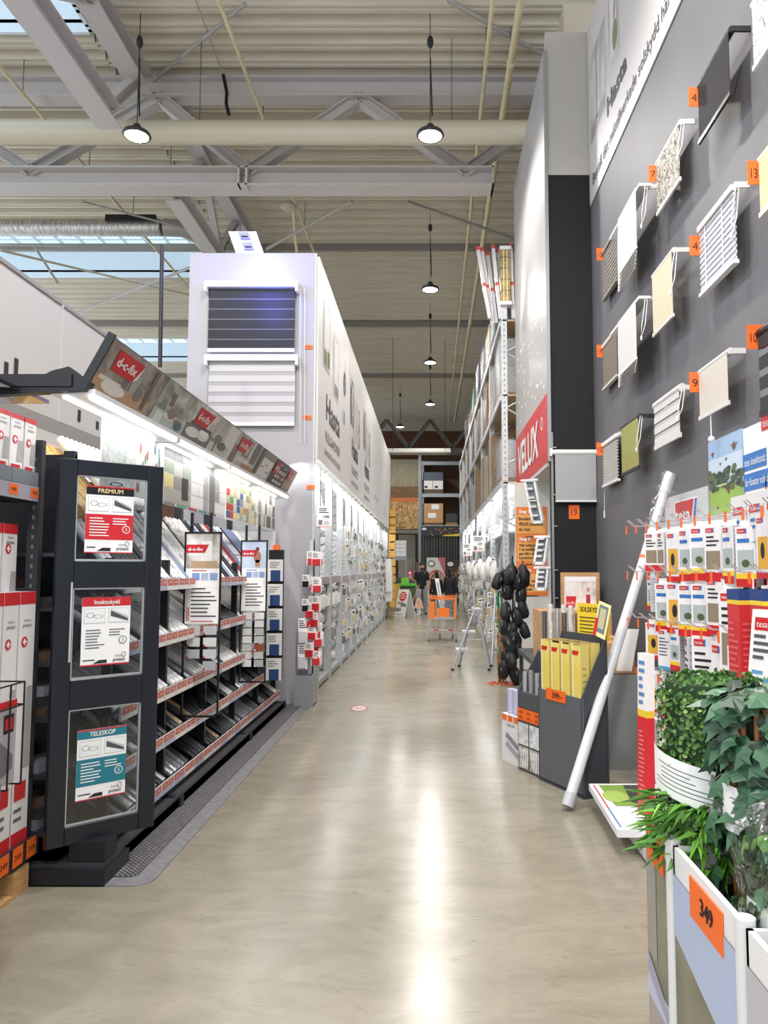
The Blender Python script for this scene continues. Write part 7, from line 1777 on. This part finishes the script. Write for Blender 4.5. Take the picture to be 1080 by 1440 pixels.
LG = [P('#47702f', .4), P('#5f8a3c', .4), P('#2f5226', .42), P('#86a85c', .4)]
IV = [P('#28452f', .35), P('#335a3e', .35), P('#1f3827', .36), P('#4a7152', .35)]
BM = [P('#5f9a34', .45), P('#7fb54a', .45), P('#4a7a2c', .45)]
g = random.Random(12)
def leaf(q, p, n, up, L, w, m, kind='oval'):
    n = n.normalized(); t_ = up - n * up.dot(n)
    if t_.length < 1e-3: t_ = n.cross(X_)
    t_.normalize(); s_ = n.cross(t_)
    if kind == 'oval':
        pts = [(0, 0), (.5, .28), (.42, .65), (0, 1), (-.42, .65), (-.5, .28)]
        vs = [p + s_ * a * w + t_ * b * L + n * (abs(a) * .25 * w) for a, b in pts]; q.add(vs, [(0, 1, 2, 3), (0, 3, 4, 5)], m)
    elif kind == 'lance':
        vs = [p, p + s_ * w * .5 + t_ * L * .35 + n * .1 * w, p + t_ * L - n * L * .25, p - s_ * w * .5 + t_ * L * .35 + n * .1 * w]; q.add(vs, [(0, 1, 2), (0, 2, 3)], m)
    else:
        pts = [(0, .08), (.22, -.05), (.5, .12), (.40, .36), (.52, .62), (.26, .62), (0, 1), (-.26, .62), (-.52, .62), (-.40, .36), (-.5, .12), (-.22, -.05)]
        vs = [p + n * .1 * w] + [p + s_ * a * w * 1.1 + t_ * b * L - n * (abs(a) * .3 * w) + n * .12 * w * (b > .9) for a, b in pts]
        vs[0] = p + t_ * L * .4 + n * .12 * w
        q.add(vs, [(0, i + 1, (i + 1) % 12 + 1) for i in range(12)], m)
# boxwood roll
c = V((.735, 1.98)); r_ = .125
t = thing('boxwood_hedge_roll', 'rolled up artificial boxwood hedge with tiny leaves in the farthest bin', 'hedge roll', (c.x, c.y, .1))
MB().cyl((c.x, c.y, .06), (c.x, c.y, 1.262), r_ - .008, P('#2a4222', .8), 28).build('core', t)
q = MB()
for k in range(5200):
    a = g.random() * 2 * PI; z = g.uniform(.82, 1.29); rr = r_ + g.uniform(-.02, .015)
    if z > 1.245: rr *= math.sqrt(g.random())
    n = V((math.cos(a), math.sin(a), g.uniform(-.2, .8))) + V((g.uniform(-.6, .6), g.uniform(-.6, .6), g.uniform(-.6, .6)))
    leaf(q, V((c.x + math.cos(a) * rr, c.y + math.sin(a) * rr, min(z, 1.27))), n, V((g.uniform(-1, 1), g.uniform(-1, 1), g.uniform(-.5, 1))), g.uniform(.010, .017), g.uniform(.009, .013), LG[min(3, int(abs(g.gauss(0, 1.4))))])
q.build('foliage', t)
def band(cx_, cy_, r2, z0, z1, a0, a1, slope, n, t, lab=None, lines=True):
    q = MB(); vs = []; N_ = 24
    for i in range(N_ + 1):
        a = a0 + (a1 - a0) * i / N_; s2 = slope * (i / N_)
        for z in (z0, z1): vs.append((cx_ + math.cos(a) * r2, cy_ + math.sin(a) * r2, z + s2))
    q.add(vs, [(2 * i, 2 * i + 2, 2 * i + 3, 2 * i + 1) for i in range(N_)], PAPER, True)
    gl = random.Random(3)
    for k in range(n):
        zf_ = z0 + (z1 - z0) * (.2 + .65 * k / n); i0 = gl.randrange(3, 6); i1 = gl.randrange(13, 22); vs = []
        for i in range(i0, i1):
            a = a0 + (a1 - a0) * i / N_; s2 = slope * i / N_
            for z in (zf_, zf_ + .0018): vs.append((cx_ + math.cos(a) * (r2 + .001), cy_ + math.sin(a) * (r2 + .001), z + s2))
        m_ = (i1 - i0); q.add(vs, [(2 * i, 2 * i + 2, 2 * i + 3, 2 * i + 1) for i in range(m_ - 1)], INK)
    q.build('paper_band', t, lab)
band(c.x, c.y, r_ + .022, 1.0, 1.10, R(165), R(290), -.05, 6, t, 'white paper band with print')
# ivy roll
c = V((.785, 1.745)); r_ = .11
t = thing('ivy_hedge_roll', 'rolled willow fence covered with large dark ivy leaves', 'hedge roll', (c.x, c.y, .1))
MB().cyl((c.x, c.y, .06), (c.x, c.y, 1.22), r_ - .03, P('#1b2a1b', .8), 20).build('core', t)
q = MB()
for k in range(26):
    a = 2 * PI * k / 26; q.cyl((c.x + math.cos(a) * (r_ - .02), c.y + math.sin(a) * (r_ - .02), .5), (c.x + math.cos(a) * (r_ - .02) + g.uniform(-.01, .01), c.y + math.sin(a) * (r_ - .02), 1.26), .0075, P(g.choice(['#a9713f', '#8e5c34', '#b98250']), .6), 6)
q.build('willow_sticks', t)
q = MB()
for k in range(620):
    a = g.random() * 2 * PI; z = g.uniform(.72, 1.30); rr = r_ + g.uniform(-.01, .03)
    if z > 1.25: rr *= g.uniform(.1, 1)
    if .85 < z < 1.12 and g.random() < .55: continue
    n = V((math.cos(a), math.sin(a), g.uniform(.0, .9) + (1.0 if z > 1.25 else 0))) + V((g.uniform(-.4, .4), g.uniform(-.4, .4), g.uniform(-.3, .3)))
    leaf(q, V((c.x + math.cos(a) * rr, c.y + math.sin(a) * rr, z)), n, V((g.uniform(-.5, .5), g.uniform(-.5, .5), -1)), g.uniform(.045, .078), g.uniform(.042, .07), IV[g.randrange(4)] if g.random() < .85 else IV[3], 'ivy')
q.build('foliage', t)
band(c.x, c.y, r_ + .01, .97, 1.07, R(180), R(275), 0, 6, t, 'white paper band with print')
# bamboo leaf bush in first bin
c2 = V((.72, 1.93)); t = thing('bamboo_leaf_bundle', 'bundle of light green bamboo leaves spilling over the farthest bin', 'leaf bundle', (c2.x, c2.y, .8))
q = MB()
for k in range(330):
    a = R(g.uniform(150, 330)); rr = g.uniform(.06, .16); z = g.uniform(.84, .99)
    p = V((c2.x + math.cos(a) * rr, c2.y + math.sin(a) * rr * .9, z)); out = V((math.cos(a), math.sin(a) * .8, g.uniform(-.3, .9)))
    leaf(q, p, V((g.uniform(-.5, .5), g.uniform(-.5, .5), 1)), out, g.uniform(.05, .09), g.uniform(.012, .018), BM[g.randrange(3)], 'lance')
q.build('foliage', t)
q = MB()
for k in range(900):
    a = R(g.uniform(140, 330)); rr = g.uniform(.12, .15); z = g.uniform(.84, .96)
    p = V((c2.x + math.cos(a) * rr, c2.y + .02 + math.sin(a) * rr, z)); leaf(q, p, V((math.cos(a), math.sin(a), .6)) + V((g.uniform(-.6, .6), g.uniform(-.6, .6), 0)), V((g.uniform(-1, 1), 0, 1)), .016, .013, LG[g.randrange(4)])
q.build('small_leaves', t)
for i, (px, py, l, d_) in enumerate(((922, 1105, .075, (-1, -.1, .1)), (925, 1142, .07, (-1, -.2, .0)))):
    pass
# plastic wrapped roll
c = V((.735, 1.475)); r_ = .14
t = thing('bagged_hedge_roll', 'artificial hedge roll wrapped in clear plastic in the right foreground', 'hedge roll', (c.x, c.y, .1))
MB().cyl((c.x, c.y, .06), (c.x, c.y, 1.02), r_ - .035, P('#2b4a2a', .7), 20).build('core', t)
q = MB()
for k in range(700):
    a = g.random() * 2 * PI; z = g.uniform(.70, 1.06); rr = r_ - .03 + g.uniform(-.01, .015)
    leaf(q, V((c.x + math.cos(a) * rr, c.y + math.sin(a) * rr, z)), V((math.cos(a), math.sin(a), .4)) + V((g.uniform(-.3, .3), g.uniform(-.3, .3), 0)), V((g.uniform(-.5, .5), 0, -1)), g.uniform(.03, .05), g.uniform(.02, .035), (IV + LG)[g.randrange(8)])
q.build('foliage', t)
q = MB(); prof = []; vs = []; n = 40; m_ = 22
for j in range(m_ + 1):
    h = j / m_; z = .62 + .5 * h; base = r_ * (1 if h < .75 else math.sqrt(max(0, 1 - ((h - .75) / .25) ** 2)) * .96 + .04)
    for i in range(n):
        a = 2 * PI * i / n; rr = base * (1 + .035 * math.sin(7 * a + 9 * h) + .03 * math.sin(13 * a - 14 * h) + .02 * math.sin(23 * h * 3 + 3 * a))
        vs.append((c.x + math.cos(a) * rr, c.y + math.sin(a) * rr, z + .012 * math.sin(5 * a)))
q.add(vs, [(j * n + i, j * n + (i + 1) % n, (j + 1) * n + (i + 1) % n, (j + 1) * n + i) for j in range(m_) for i in range(n)], film('clear_plastic_bag', '#eef2ee', .16, .10, .5), True)
q.build('plastic_bag', t)
band(c.x, c.y, r_ - .012, .74, .93, R(175), R(300), 0, 11, t, 'white paper band with print')

for p_ in Proto.every:
    if not p_.used:
        for ch in list(p_.o.children_recursive): bpy.data.objects.remove(ch)
        bpy.data.objects.remove(p_.o)
